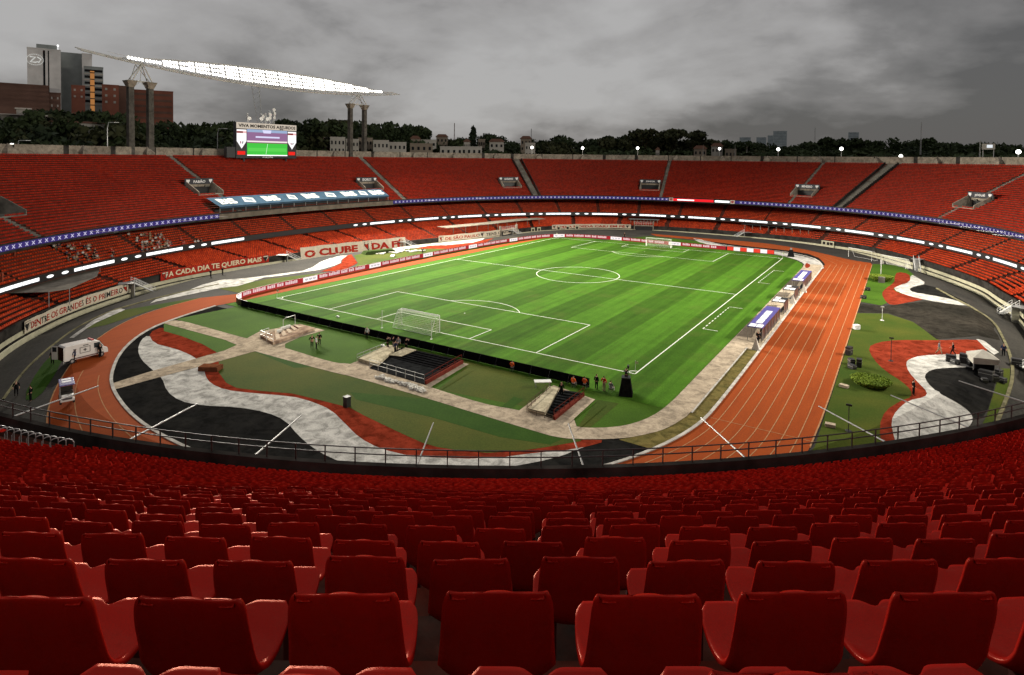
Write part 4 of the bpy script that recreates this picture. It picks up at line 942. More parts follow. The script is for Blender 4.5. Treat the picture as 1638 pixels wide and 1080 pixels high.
def banner(pA, pB, z0, z1, txt, bg, cols, label, off=-0.35, crests=(), th=0.62, tw=0.9, bold=0.02, tilt=0.0, letters=None):
    sA = W.near(*pA[:2])[0]; sB = W.near(*pB[:2])[0]          # A left, B right in the picture (B has smaller s)
    if sA < sB: sA += W.L
    root = empty('banner', (0, 0, 0), 0, label, 'banner', 'supporter banners on the lower tier')
    def fn(s, lift, z):
        f = (z - z0) / (z1 - z0); wob = 0.05 * math.sin(s * 1.9) + 0.03 * math.sin(s * 4.3)
        P, _ = W.at(s, off + wob - lift + tilt * f); return (P[0], P[1], z + 0.05 * math.sin(s * .8))
    b = MB(); n = max(8, int((sA - sB) / 0.35)); ss_ = np.linspace(sA, sB, n + 1)
    vs = [fn(s, 0, z) for z in np.linspace(z0, z1, 4) for s in ss_]
    b.add(vs, [(k * (n + 1) + i, k * (n + 1) + i + 1, (k + 1) * (n + 1) + i + 1, (k + 1) * (n + 1) + i) for k in range(3) for i in range(n)])
    b.build('cloth', bg, root, smooth=True)
    L = sA - sB; words = txt.split(' '); v, f = fit_text(txt, L * tw, (z1 - z0) * th, bold)
    # split lettering by word position so that single words can have their own colour
    sc = (sA + sB) / 2; tot = len(txt); lo_ = 0; mbs = {}
    for wi, wd in enumerate(words):
        pass
    m_ = MB(); xs = [p[0] for p in v]; W2 = L * tw
    def colr(x):
        u = x / W2 + .5
        for lim, c in cols:
            if u <= lim: return c
        return cols[-1][1]
    used = []
    for q in cols:
        if q[1] not in used: used.append(q[1])
    vs = [fn(sc - x, 0.04, (z0 + z1) / 2 + y) for x, y in v]; base = len(m_.v); m_.v += vs
    for q in f: m_.f.append(q); m_.m.append(used.index(colr(sum(v[i][0] for i in q) / len(q))))
    m_.build('lettering', used, root)
    if crests:
        c = MB()
        for u in crests: crest(c, fn, sc - (u - .5) * L, (z0 + z1) / 2, (z1 - z0) * .75, (z1 - z0) * .8, 0, 1, 2)
        for i in range(len(c.v)): pass
        o = c.build('crest', [sred, sw, sblk], root)
        # lift the crest in front of the cloth
        for vtx in o.data.vertices:
            s_, o_ = W.near(vtx.co.x, vtx.co.y); _, N_ = W.at(s_, 0.0); vtx.co.x -= N_[0] * .05; vtx.co.y -= N_[1] * .05
    return root
def wallpt(px, py, z): return atz(px, py, z)
banner(wallpt(30, 533, -1.2), wallpt(212, 466, -1.2), -1.35, 0.45, 'DENTRE OS GRANDES ÉS O PRIMEIRO', sw, [(.12, sred), (.19, sblk), (.30, sred), (.40, sred), (.47, sblk), (.56, sred), (.62, sblk), (.66, sred), (.70, sblk), (.80, sred), (.88, sblk), (.94, sred), (1, sblk)],
       'long white banner with red and black letters reading DENTRE OS GRANDES ÉS O PRIMEIRO', crests=(.03, .97), tw=.88, th=.74, bold=0.012)
banner(wallpt(263, 449, -0.6), wallpt(427, 418, -0.6), -0.75, 1.15, 'A CADA DIA TE QUERO MAIS', sred, [(1, mat('banner letter cream', (0.72, 0.62, 0.42), .8, .08, 2))],
       'red banner with cream letters reading A CADA DIA TE QUERO MAIS', crests=(.04, .97), tw=.86, th=.72, bold=0.03)
banner(wallpt(482, 416, -1.4), wallpt(634, 393, -1.4), -1.45, 1.75, 'O CLUBE    DA FÉ', sw, [(1, sred)],
       'tall white banner with big red letters reading O CLUBE DA FÉ around a crest', crests=(.62,), tw=.94, th=.74, bold=0.05, tilt=0.5)
banner(wallpt(674, 381, -0.5), wallpt(788, 367, -0.5), -0.75, 1.15, 'DE SÃO PAULO     TENS O NOME', sw, [(.44, sred), (1, sblk)],
       'cream banner in red and black reading DE SÃO PAULO TENS O NOME', crests=(.03, .5, .97), tw=.86, th=.62, bold=0.02)
banner(wallpt(884, 366, -0.4), wallpt(1010, 366, -0.4), -0.6, 0.95, '1943 A MOEDA CAIU EM PÉ', sw, [(1, sred)],
       'cream banner with red letters reading 1943 A MOEDA CAIU EM PÉ', crests=(.03, .96), tw=.86, th=.66, bold=0.03)

# ------------------------------------------------------------------ perimeter boards
bl = smooth_poly([(-32.0, -59.6), (-36.0, -59.3), (-39.2, -56.6), (-40.6, -51), (-41.2, -40), (-42.1, -20), (-42.4, 2), (-42.0, 18), (-40.9, 34), (-38.6, 47), (-35, 53.5), (-28, 58), (-18, 59.3), (6, 58.6), (30.9, 58.6)], 2, False)
blr = np.array(bl); bd = np.concatenate([[0], np.cumsum(np.hypot(*np.diff(blr, axis=0).T))])
def bpt(s, off=0.0):
    x = np.interp(s, bd, blr[:, 0]); y = np.interp(s, bd, blr[:, 1]); e = 0.3
    tx = np.interp(s + e, bd, blr[:, 0]) - np.interp(s - e, bd, blr[:, 0]); ty = np.interp(s + e, bd, blr[:, 1]) - np.interp(s - e, bd, blr[:, 1])
    l = math.hypot(tx, ty) or 1; nx, ny = ty / l, -tx / l        # towards the pitch
    return x + nx * off, y + ny * off
def pstrip(mb, s0, s1, off, z0, z1, m=0):
    n = max(1, int((s1 - s0) / 1.0)); q = [bpt(s, off) for s in np.linspace(s0, s1, n + 1)]
    mb.add([(p[0], p[1], z0) for p in q] + [(p[0], p[1], z1) for p in q], [(i, i + 1, n + 2 + i, n + 1 + i) for i in range(n)], m)
pb = empty('advertising_board', (0, 0, 0), 0, 'long red and white LED advertising board running round the far sides of the pitch', 'led board')
back = MB(); pstrip(back, 0, bd[-1], -0.12, 0.05, 1.12); n = 200
q = [bpt(s, -0.12) for s in np.linspace(0, bd[-1], n)]; p2 = [bpt(s, 0.0) for s in np.linspace(0, bd[-1], n)]
back.add([(p[0], p[1], 1.12) for p in q] + [(p[0], p[1], 1.12) for p in p2], [(i, i + 1, n + 1 + i, n + i) for i in range(n - 1)]); back.build('housing', blackm, pb)
redp = MB(); pstrip(redp, 2, bd[-1] - 13, 0.0, 0.08, 1.10); redp.build('red_display', ledr, pb)
wp = MB(); txt = MB(); grey = MB(); s = 4.5; PER = 19.0
bluek = mat('board print', (0.25, 0.25, 0.35), .6, .1, 2)
while s < bd[-1] - 14:
    wp = MB(); pstrip(wp, s, s + 3.7, 0.03, 0.14, 1.06); wp.build('white_panel', ledw2, pb)
    k = s + .5
    while k < s + 3.2:      # small blue grey print on the white panels
        for a in range(3): pstrip(grey, k + a * .28, k + a * .28 + .16, 0.05, 0.48 - .1 * (a % 2), 0.78)
        k += 1.0
    t = s + 4.3
    for wd in (2.2, 3.1, 1.9, 1.6, 3.0):
        if t + wd > bd[-1] - 14: break
        m_ = max(3, int(wd / .42)); 
        for a in range(m_):     # pale blocks standing in for a running line of lettering
            u = t + a * wd / m_; z = .36; pstrip(txt, u, u + wd / m_ * .80, 0.035, z, 0.98 - (.10 if a % 3 == 1 else 0))
        t += wd + .38
    s += PER
txt.build('lettering', emit('led pink', (1.0, 0.72, 0.72), 0.85), pb); grey.build('print', bluek, pb)
ck = MB(); ckw = MB(); k = 0; s = bd[-1] - 12.6
while s < bd[-1] - .4:
    ck = MB(); pstrip(ck, s, s + 1.75, 0.0, 0.08, 1.10); ck.build('red_panel' if k % 2 == 0 else 'white_panel', emit('led bright red', (1.0, 0.07, 0.04), 0.9) if k % 2 == 0 else ledw2, pb); s += 1.8; k += 1
bb = empty('perimeter_board', (0, 0, 0), 0, 'long black backed perimeter board in front of the near goal line', 'perimeter board')
x = -33.6; k = 0
bbx = np.linspace(-33.6, 31.4, 27)
m_ = MB()
for a, b in zip(bbx[:-1], bbx[1:]):
    m_.box((a + b) / 2, -59.75, 0.62, b - a - 0.04, 0.14, 1.02)
m_.build('panels', mat('board back', (0.008, 0.008, 0.009), 0.7, .3, 2), bb)
m_ = MB()
for a in bbx: m_.box(a, -60.1, 0.35, 0.05, 0.75, 0.05); m_.tube([(a, -60.45, .06), (a, -59.85, 1.1)], .02, 4)
m_.build('struts', blackm, bb)
for (px, py) in ((612, 555), (864, 601), (437, 502), (507, 517), (705, 562), (540, 508)):
    p = G(px, py); b = MB(); b.box(0, 0, .10, .5, .28, .16); b.box(0, .02, .20, .34, .18, .05); b.tube([(-.3, 0, .03), (.35, .1, .03)], .02, 4)
    o = b.build('cable_box', whitem); o.location = (p[0], p[1], .06); tag(o, 'small white box left on the grass behind the black board', 'box', 'small white boxes behind the black board')

# ------------------------------------------------------------------ goals
def goal(name_lab, x, y, rz, s=1.0, group=None, net=True):
    g = empty('goal', (x, y, 0.05), rz, name_lab, 'goal', group)      # local +y points out of the pitch (behind the goal)
    m_ = MB(); w = 3.72 * s; h = 2.5 * s
    m_.tube([(-w, 0, 0), (-w, 0, h), (w, 0, h), (w, 0, 0)], .075, 8); m_.build('frame', whitem, g)
    m_ = MB()
    for sx in (-w, w): m_.tube([(sx, 0, h), (sx, .9 * s, h - .05), (sx, 2.0 * s, 0.05)], .028, 6)
    m_.tube([(-w, 2.0 * s, .04), (w, 2.0 * s, .04)], .025, 6); m_.build('stanchions', whitem, g)
    if net:
        m_ = MB(); T = 0.016
        prof_ = [(0, h), (.9 * s, h - .05), (1.3 * s, h * .68), (1.7 * s, h * .33), (2.0 * s, .04)]
        def pp(t):
            t *= 4; i = min(3, int(t)); f = t - i; return (prof_[i][0] * (1 - f) + prof_[i + 1][0] * f, prof_[i][1] * (1 - f) + prof_[i + 1][1] * f)
        for i in range(31):
            xx = -w + 2 * w * i / 30; pr = [(xx, *pp(t)) for t in np.linspace(0, 1, 9)]; m_.tube(pr, T, 3, caps=False)
        for j in range(1, 15):
            yy, z_ = pp(j / 15); m_.tube([(-w, yy, z_), (w, yy, z_)], T, 3, caps=False)
        for sx in (-w, w):
            for j in range(1, 9): 
                yy, z_ = pp(j / 9 * .98); m_.tube([(sx, 0, z_), (sx, yy, z_)], T, 3, caps=False); m_.tube([(sx, yy * .5, 0), (sx, yy * .5, z_)], T, 3, caps=False)
        m_.build('net', mat('net cord', (0.85, 0.86, 0.75), .8, .05, 2), g)
    return g
goal('white goal with a white net on the near goal line', 0, -52.5, R_(180))
goal('white goal with a white net on the far goal line', 0, 52.5, 0)
a = G(1359, 411); b = G(1392, 417.5); goal('white spare goal frame standing beside the far end of the track', (a[0] + b[0]) / 2, (a[1] + b[1]) / 2, math.atan2(b[1] - a[1], b[0] - a[0]), 1.0, None, False).location.z = hgt(*a[:2])
a = G(1411, 423); b = G(1446, 430); goal('second white spare goal frame, right of the other, near the right hand wall', (a[0] + b[0]) / 2, (a[1] + b[1]) / 2, math.atan2(b[1] - a[1], b[0] - a[0]), .95, None, True).location.z = hgt(*a[:2])
for (px, py) in ((611, 525), (690, 543)):
    p = G(px, py); m_ = MB(); m_.tube([(0, 0, 0), (0, 0, 2.7)], .035, 6); m_.box(0, 0, .03, .3, .3, .06); m_.tube([(0, 0, 2.62), (0.0, .5, 2.5)], .012, 4); o = m_.build('net_post', whitem); o.location = p
    tag(o, 'thin white post behind the near goal net, %s' % ('left one' if px < 650 else 'right one'), 'post', 'posts behind the near goal')
for x, y, nm in ((-34, -52.5, 'near left corner of the pitch'), (34, -52.5, 'near right corner of the pitch'), (34, 52.5, 'far right corner of the pitch'), (-34, 52.5, 'far left corner of the pitch')):
    r_ = empty('corner_flag', (x, y, .05), 0, 'thin pale corner flag at the ' + nm, 'corner flag', 'corner flags'); m_ = MB(); m_.tube([(0, 0, 0), (0, 0, 1.6)], .022, 6); m_.build('pole', whitem, r_)
    m_ = MB(); m_.add([(0, 0, 1.55), (.35, .05, 1.5), (.33, .1, 1.2), (0, 0, 1.22), (0, .012, 1.55), (.35, .062, 1.5), (.33, .112, 1.2), (0, .012, 1.22)], [(0, 1, 2, 3), (7, 6, 5, 4), (0, 4, 5, 1), (1, 5, 6, 2), (2, 6, 7, 3)]); m_.build('flag', mat('flag', (.55, .6, .35), .8, .1, 3), r_)

# ------------------------------------------------------------------ people
def skin_body(joints, edges, name='body'):
    me = bpy.data.meshes.new(name); me.from_pydata([j[0] for j in joints], edges, [])
    o = bpy.data.objects.new(name, me); COL.objects.link(o)
    md = o.modifiers.new('s', 'SKIN'); 
    for i, j in enumerate(joints): me.skin_vertices[0].data[i].radius = (j[1], j[1] * (j[2] if len(j) > 2 else 1.0))
    me.skin_vertices[0].data[0].use_root = True
    sb_ = o.modifiers.new('d', 'SUBSURF'); sb_.levels = 1; sb_.render_levels = 1
    m2 = bpy.data.meshes.new_from_object(o.evaluated_get(bpy.context.evaluated_depsgraph_get()))
    bpy.data.objects.remove(o); m2.name = name; m2.polygons.foreach_set('use_smooth', [True] * len(m2.polygons)); return m2
def pose(kind):
    """joint list facing -y; returns joints, edges, region function for clothing"""
    hip = .95; lean = 0.0; kneeL, footL, kneeR, footR = (.11, -.02, .50), (.12, .02, .07), (-.11, -.02, .50), (-.12, .02, .07)
    elL, haL, elR, haR = (.27, .04, 1.14), (.28, -.10, .90), (-.27, .04, 1.14), (-.28, -.10, .90)
    if kind == 'walk': kneeL, footL = (.10, -.20, .52), (.11, -.30, .08); kneeR, footR = (-.10, .08, .50), (-.11, .38, .14); haL = (.26, .18, .93); haR = (-.27, -.24, .95)
    if kind == 'camera': elL, haL = (.27, -.12, 1.18), (.12, -.38, 1.42); elR, haR = (-.27, -.12, 1.18), (-.12, -.36, 1.40)
    if kind == 'hips': elL, haL = (.36, .06, 1.15), (.19, -.02, 1.02); elR, haR = (-.36, .06, 1.15), (-.19, -.02, 1.02)
    if kind == 'sit':
        hip = .50; kneeL, footL, kneeR, footR = (.13, -.42, .50), (.13, -.44, .07), (-.13, -.42, .50), (-.13, -.44, .07)
        elL, haL, elR, haR = (.26, -.02, .70), (.16, -.30, .60), (-.26, -.02, .70), (-.16, -.30, .60)
    u = hip
    J = [((0, 0, u), .125, .75), ((0, 0, u + .22), .13, .72), ((0, .01, u + .43), .15, .66), ((0, 0, u + .54), .055), ((0, -.015, u + .62), .068), ((0, -.02, u + .70), .088), ((0, -.015, u + .77), .066),
         ((.19, .01, u + .46), .062), (elL, .045), (haL, .034), ((-.19, .01, u + .46), .062), (elR, .045), (haR, .034),
         ((.10, 0, u - .06), .092), (kneeL, .062), (footL, .045), ((footL[0], footL[1] - .15, max(.035, footL[2] - .04)), .036), ((-.10, 0, u - .06), .092), (kneeR, .062), (footR, .045), ((footR[0], footR[1] - .15, max(.035, footR[2] - .04)), .036)]
    hd = lambda a, b: tuple(b[i] + (b[i] - a[i]) * .28 for i in range(3))
    E = [(0, 1), (1, 2), (2, 3), (3, 4), (4, 5), (5, 6), (2, 7), (7, 8), (8, 9), (2, 10), (10, 11), (11, 12), (0, 13), (13, 14), (14, 15), (15, 16), (0, 17), (17, 18), (18, 19), (19, 20)]
    for h_, e_, idx in ((haL, elL, 9), (haR, elR, 12)):      # palms with fingers and thumb
        d = Vector(h_) - Vector(e_); d.normalize(); side_ = d.cross(Vector((0, 1, 0.2))).normalized(); palm = Vector(h_) + d * .06
        J.append((tuple(palm), .030, .6)); pi = len(J) - 1; E.append((idx, pi))
        for q in range(4):
            tip = palm + d * (.075 - .012 * abs(q - 1.4)) + side_ * (q - 1.5) * .020 + Vector((0, -.012 * q, 0)); J.append((tuple(tip), .009)); E.append((pi, len(J) - 1))
        th_ = Vector(h_) + d * .05 + side_ * .05; J.append((tuple(th_), .010)); E.append((idx, len(J) - 1))
    return J, E, u
BODY = {}
def get_body(kind):
    if kind in BODY: return BODY[kind]
    J, E, u = pose(kind); me = skin_body(J, E); me.materials.append(skin)
    co = np.array([v.co[:] for v in me.vertices]); no_ = np.array([v.normal[:] for v in me.vertices])
    idx = {}
    def near_seg(p, segs):
        best = (9, None)
        for nm, a, b in segs:
            a = np.array(a); b = np.array(b); t = np.clip((p - a) @ (b - a) / ((b - a) @ (b - a)), 0, 1); d = np.linalg.norm(p - a - (b - a) * t)
            if d < best[0]: best = (d, nm, t)
        return best
    jp = [j[0] for j in J]
    segs = [('torso', jp[0], jp[1]), ('torso', jp[1], jp[2]), ('neck', (jp[3][0], jp[3][1], jp[3][2] - .02), jp[4]), ('head', jp[4], jp[6]), ('torso', jp[2], jp[7]), ('uarm', jp[7], jp[8]), ('farm', jp[8], jp[9]), ('torso', jp[2], jp[10]), ('uarm', jp[10], jp[11]), ('farm', jp[11], jp[12]),
            ('hips', jp[0], jp[13]), ('thigh', jp[13], jp[14]), ('calf', jp[14], jp[15]), ('foot', jp[15], jp[16]), ('hips', jp[0], jp[17]), ('thigh', jp[17], jp[18]), ('calf', jp[18], jp[19]), ('foot', jp[19], jp[20])]
    for k in range(21, len(jp)): segs.append(('hand', jp[k], tuple(np.array(jp[k]) + 1e-3)))
    reg = [near_seg(p, segs) for p in co]
    def cloth(sel, t, nm):
        keep = [i for i, r in enumerate(reg) if sel(r, co[i])]; mp = {i: k for k, i in enumerate(keep)}
        v = [tuple(co[i] + no_[i] * t) for i in keep]; f = [tuple(mp[q] for q in p.vertices) for p in me.polygons if all(q in mp for q in p.vertices)]
        m2 = bpy.data.meshes.new(nm); m2.from_pydata(v, [], f); m2.polygons.foreach_set('use_smooth', [True] * len(f)); return m2
    shirt = cloth(lambda r, c: r[1] in ('torso', 'uarm') or (r[1] == 'farm' and r[2] < .5) or (r[1] == 'hips' and c[2] > u - .04), .020, 'shirt')
    trou = cloth(lambda r, c: r[1] in ('hips', 'thigh') or (r[1] == 'calf' and r[2] < .95) or (r[1] == 'torso' and c[2] < u + .06), .012, 'trousers')
    hair = cloth(lambda r, c: r[1] == 'head' and (c[2] > u + .735 or c[1] > .01), .012, 'hair')
    shoe = cloth(lambda r, c: r[1] == 'foot', .010, 'shoes')
    # a simple face: nose and brow pushed out on the front of the head
    for v in me.vertices:
        if reg[v.index][1] == 'head' and v.co.y < -.08 and abs(v.co.x) < .03: v.co.y -= .012
    BODY[kind] = (me, shirt, trou, hair, shoe); return BODY[kind]
CM = {'black': blackcloth, 'white': mat('white cloth', (.62, .62, .60), .9, .1, 4), 'orange': mat('orange bib', (.85, .16, .05), .8, .1, 4), 'grey': mat('grey cloth', (.2, .2, .21), .9, .1, 4),
      'navy': mat('navy cloth', (.03, .035, .08), .9, .1, 4), 'red': mat('red cloth', (.45, .03, .03), .9, .1, 4), 'khaki': mat('khaki cloth', (.3, .24, .15), .9, .1, 4), 'hair': mat('dark hair', (.02, .015, .012), .8, .1, 6)}
PM_CACHE = {}
def person(px, py, kind, rz, shirt, trousers, label, group=None, z=None, pos=None, s=1.0):
    p = pos if pos is not None else G(px, py); me, sh, tr, ha, so = get_body(kind)
    def mm(base, mt):
        k = (base.name, mt.name)
        if k not in PM_CACHE: c = base.copy(); c.materials.clear(); c.materials.append(mt); PM_CACHE[k] = c
        return PM_CACHE[k]
    o = bpy.data.objects.new('person', me); COL.objects.link(o); o.location = (p[0], p[1], p[2] + (.06 if z is None else z)); o.rotation_euler = (0, 0, rz); o.scale = (s, s, s)
    for nm, b, mt in (('shirt', sh, CM[shirt]), ('trousers', tr, CM[trousers]), ('hair', ha, CM['hair']), ('shoes', so, blackcloth)):
        c = bpy.data.objects.new(nm, mm(b, mt)); COL.objects.link(c); c.parent = o
    return tag(o, label, 'person', group)
ppl = [
 (499, 557, 'hips', 1.0, 'black', 'black', 'person in black standing left in the trio beside the covered stairwell'),
 (506, 559, 'stand', 2.2, 'white', 'black', 'person in a white shirt standing in the middle of the trio on the lawn'),
 (511, 553, 'hips', 3.6, 'black', 'black', 'person in black standing behind the white shirt on the lawn'),
 (587, 543, 'stand', 0.4, 'white', 'black', 'person in a pale top standing alone at the black board left of the goal'),
 (620, 560, 'camera', 3.2, 'black', 'black', 'person in black, leftmost of the crew behind the near goal'),
 (629, 560, 'hips', 2.6, 'black', 'grey', 'person in black, second of the crew behind the near goal'),
 (637, 560, 'stand', 0.6, 'grey', 'black', 'person in a grey top in the crew behind the near goal'),
 (650, 562, 'camera', 3.3, 'black', 'black', 'person in black, rightmost of the crew behind the near goal'),
 (632, 567, 'camera', 2.9, 'navy', 'black', 'person in navy standing at the top of the wide stairwell'),
 (819, 594, 'sit', 3.2, 'orange', 'white', 'person in an orange bib sitting alone against the black board'),
 (917, 620, 'sit', 3.1, 'orange', 'white', 'person in an orange bib sitting left near the end of the board'),
 (935, 621, 'sit', 3.3, 'orange', 'white', 'person in an orange bib sitting right near the end of the board'),
 (954, 624, 'stand', 3.0, 'black', 'black', 'slim person in black standing just past the end of the board'),
 (966, 627, 'hips', 2.9, 'red', 'khaki', 'person in a red top standing with both hands on the hips'),
 (977, 628, 'sit', 3.0, 'grey', 'white', 'person in grey sitting beside the black camera tower'),
 (898, 637, 'stand', 0.2, 'black', 'black', 'person in black at the head of the small stairwell'),
 (1461, 633, 'stand', 2.0, 'black', 'black', 'person in black standing on the large red wave'),
 (1502, 567, 'walk', 1.4, 'grey', 'khaki', 'person in pale trousers walking on the red wave'),
 (1524, 569, 'walk', -1.4, 'black', 'black', 'person in dark clothes walking on the red wave behind the walker in pale trousers'),
 (1557, 585, 'stand', 1.2, 'white', 'grey', 'person in a white shirt beside the small pale tent'),
 (1605, 570, 'stand', 0.0, 'navy', 'black', 'person in dark clothes at the foot of the right hand steps'),
 (26, 634, 'stand', 1.2, 'black', 'black', 'person in black standing by the rail at the far left'),
 (49, 643, 'stand', -0.8, 'black', 'black', 'person in black standing alone on the asphalt left of the golf cart'),
 (84, 583, 'stand', 0.8, 'black', 'black', 'person in black standing behind the open doors of the ambulance, left'),
 (108, 583, 'hips', 0.3, 'black', 'navy', 'person in black at the tail of the ambulance, middle'),
 (120, 581, 'stand', 1.9, 'navy', 'black', 'person in navy at the tail of the ambulance, right'),
 (160, 572, 'stand', 1.9, 'black', 'black', 'person in black standing at the cab of the ambulance'),
 (337, 444, 'stand', 1.9, 'black', 'black', 'person in black below the red banner, left of two'),
 (356, 440, 'stand', 1.9, 'black', 'black', 'person in black below the red banner, right of two'),
 (676, 407, 'stand', 1.0, 'black', 'black', 'person in black standing on the worn lawn behind the boards'),
 (999, 381, 'stand', 1.0, 'black', 'black', 'person in black on the track behind the far boards'),
 (1212, 549, 'stand', 1.0, 'black', 'black', 'person in black standing at the near end of the first dugout'),
 (1217, 543, 'hips', 1.6, 'black', 'grey', 'second person in black at the near end of the first dugout'),
 (1255, 498, 'stand', 1.6, 'black', 'black', 'person in black between the first and second dugouts'),
 (1278, 474, 'stand', 1.6, 'black', 'black', 'person in black between the second and third dugouts'),
]
for px, py, kd, rz, sh, tr, lb in ppl:
    if kd == 'sit':
        o = person(px, py, kd, rz, sh, tr, lb, 'people around the field', 0.06); p = o.location
        r_ = empty('folding_stool', (p[0], p[1], .05), rz, 'small black stool under the ' + lb.split(' sitting')[0].replace('person in ', 'sitter in ') + (', alone at the board' if px == 819 else ', left of the pair' if px == 917 else ', right of the pair' if px == 935 else ', by the tower'), 'stool', 'stools behind the black board')
        m_ = MB(); m_.box(0, 0.03, .37, .4, .36, .05); m_.build('seat', blackcloth, r_)
        for a, b in ((-.17, -.12), (.17, -.12), (-.17, .18), (.17, .18)): m_ = MB(); m_.box(a, b, .18, .03, .03, .34); m_.build('leg', metal, r_)
    else: person(px, py, kd, rz, sh, tr, lb, 'people around the field')
# spectators in the middle tier at the left
def on_mid(px, py):
    d = ray(px, py)
    for t in np.linspace(60, 260, 1500):
        p = CAM + d * t; s, o = U.near(p[0], p[1])
        if o > 0.3 and p[2] <= MZ0 + .494 * o + .45: return s, o
    return None
areas = [((205, 372), (260, 388), 30), ((225, 385), (275, 402), 38), ((105, 390), (145, 416), 26), ((75, 384), (105, 396), 9), ((140, 398), (180, 412), 8), ((280, 380), (330, 390), 6)]
cnt = 0
for (x0, y0), (x1, y1), n in areas:
    for _ in range(n):
        h_ = on_mid(random.uniform(x0, x1), random.uniform(y0, y1))
        if not h_: continue
        s, o = h_; j = max(0, min(MROW - 1, int(round((o - .92) / .85)))); P, N_ = U.at(s, .92 + .85 * j - .12)
        c = random.choice(['black', 'black', 'white', 'white', 'grey', 'khaki', 'red', 'navy']); c2 = {'black': 'black', 'white': 'white', 'grey': 'grey', 'khaki': 'khaki', 'red': 'red', 'navy': 'navy'}[c]
        person(0, 0, 'sit', math.atan2(-N_[0], N_[1]), c, random.choice(['black', 'navy', 'khaki']), 'seated spectator in a %s top among the small crowd in the left middle tier' % c2, 'spectators in the left middle tier', -.08, (P[0], P[1], MZ0 + .42 * j)); cnt += 1

# ------------------------------------------------------------------ stairwells in the lawn
def bil(c, u, v, z):   # c: back-left, back-right, front-right, front-left (px)
    p = [np.array(G(*q)[:2]) for q in c]; a = p[0] * (1 - u) + p[1] * u; b = p[3] * (1 - u) + p[2] * u; r = a * (1 - v) + b * v; return (r[0], r[1], z)
def slab(mb, c, u0, u1, v0, v1, z0, z1, m=0):
    q = [bil(c, u0, v0, 0), bil(c, u1, v0, 0), bil(c, u1, v1, 0), bil(c, u0, v1, 0)]
    mb.prism([(p[0], p[1]) for p in q][::-1], z0, z1, m)
def railing(mb, a, b, z0, h=1.0, n=6, r=.03):
    a = Vector(a); b = Vector(b)
    for i in range(n + 1): p = a.lerp(b, i / n); mb.tube([(p.x, p.y, z0), (p.x, p.y, z0 + h)], r, 5)
    for hh in (h, h * .55): mb.tube([(a.x, a.y, z0 + hh), (b.x, b.y, z0 + hh)], r, 5)
wellblack = mat('stair black', (0.012, 0.012, 0.013), 0.8, .2, 1, spec=0); wellfloor = mat('stair floor', (0.022, 0.023, 0.024), 0.85, .3, 1.5, spec=.1)
railred = mat('dull red rail', (0.16, 0.035, 0.025), .7, .2, 2); padm = mat('white sheet', (.62, .60, .54), .8, .12, 2)
creamp = mat('pale stair wall', (.56, .50, .36), .8, .1, .6, col2=(.46, .40, .28), detail=8)
c = [(638, 560), (738, 582), (679, 616), (591, 590)]
w1 = empty('stairwell', (0, 0, 0), 0, 'wide black stairwell with railings behind the near goal', 'stairwell')
m_ = MB(); slab(m_, c, 0, 1, 0, 1, .02, .12); m_.build('floor', wellfloor, w1)
m_ = MB()
for i in range(6): slab(m_, c, 0.05, 1, i * .075, i * .075 + .05, .12, .46 - i * .055)
m_.build('steps', wellblack, w1)
m_ = MB(); slab(m_, [(621, 557), (636, 559), (604, 588), (573, 579)], 0, 1, 0, 1, .03, .45); m_.build('ramp_wall', creamp, w1)
m_ = MB(); q = [bil(c, .12, 0.02, .6), bil(c, .30, .02, .6), bil(c, .20, .34, .34), bil(c, .03, .40, .34)]; m_.add([(p[0], p[1], p[2]) for p in q] + [(p[0], p[1], p[2] - .08) for p in q], [(3, 2, 1, 0), (4, 5, 6, 7), (0, 1, 5, 4), (1, 2, 6, 5), (2, 3, 7, 6), (3, 0, 4, 7)]); m_.build('landing', creamp, w1)
m_ = MB(); railing(m_, bil(c, 0, 1, 0), bil(c, 1, 1, 0), .1, 1.05, 6); m_.build('front_rail', metal, w1)
m_ = MB(); railing(m_, bil(c, 1, 1, 0), bil(c, 1, 0, 0), .1, 1.05, 5); slab(m_, c, 1.0, 1.03, 0, 1, .1, .5); m_.build('side_rail', railred, w1)
m_ = MB(); railing(m_, G(571, 579), G(621, 558), .05, .9, 5); m_.build('back_rail', metal, w1)
# crumpled white sheeting along the front
rg = random.Random(3); m_ = MB()
for i in range(60):
    p = bil([(600, 600), (679, 624), (676, 629), (596, 604)], rg.random() ** .7, rg.random(), 0); r = rg.uniform(.12, .34)
    m_.T = Matrix.Translation((p[0], p[1], .1 + r * .4)) @ Matrix.Rotation(rg.uniform(0, 6), 4, 'Z') @ Matrix.Rotation(rg.uniform(-.5, .5), 4, 'X'); m_.box(0, 0, 0, r * 2.4, r * 1.4, r * .7, 0, 0, .6)
tag(m_.build('white_sheeting', padm), 'crumpled white sheeting heaped in front of the wide stairwell', 'sheeting')
c = [(895, 630), (932, 636), (885, 671), (872, 667)]
w2 = empty('stairwell', (0, 0, 0), 0, 'small black stairwell with dark red rails near the corner of the pitch', 'stairwell')
m_ = MB(); slab(m_, c, 0, 1, 0, 1, .02, .12); m_.build('floor', wellblack, w2)
m_ = MB()
for i in range(9): slab(m_, c, 0, 1, i * .1, i * .1 + .06, .12, .50 - i * .042)
m_.build('steps', wellfloor, w2)
m_ = MB(); slab(m_, [(879, 624), (894, 628), (871, 667), (846, 661)], 0, 1, 0, 1, .07, .48); m_.build('ramp_wall', creamp, w2)
m_ = MB(); railing(m_, G(886, 673), G(934, 636), .1, 1.0, 6); slab(m_, [(931, 634), (935, 635), (888, 674), (884, 672)], 0, 1, 0, 1, .08, .4); m_.build('side_rail', railred, w2)
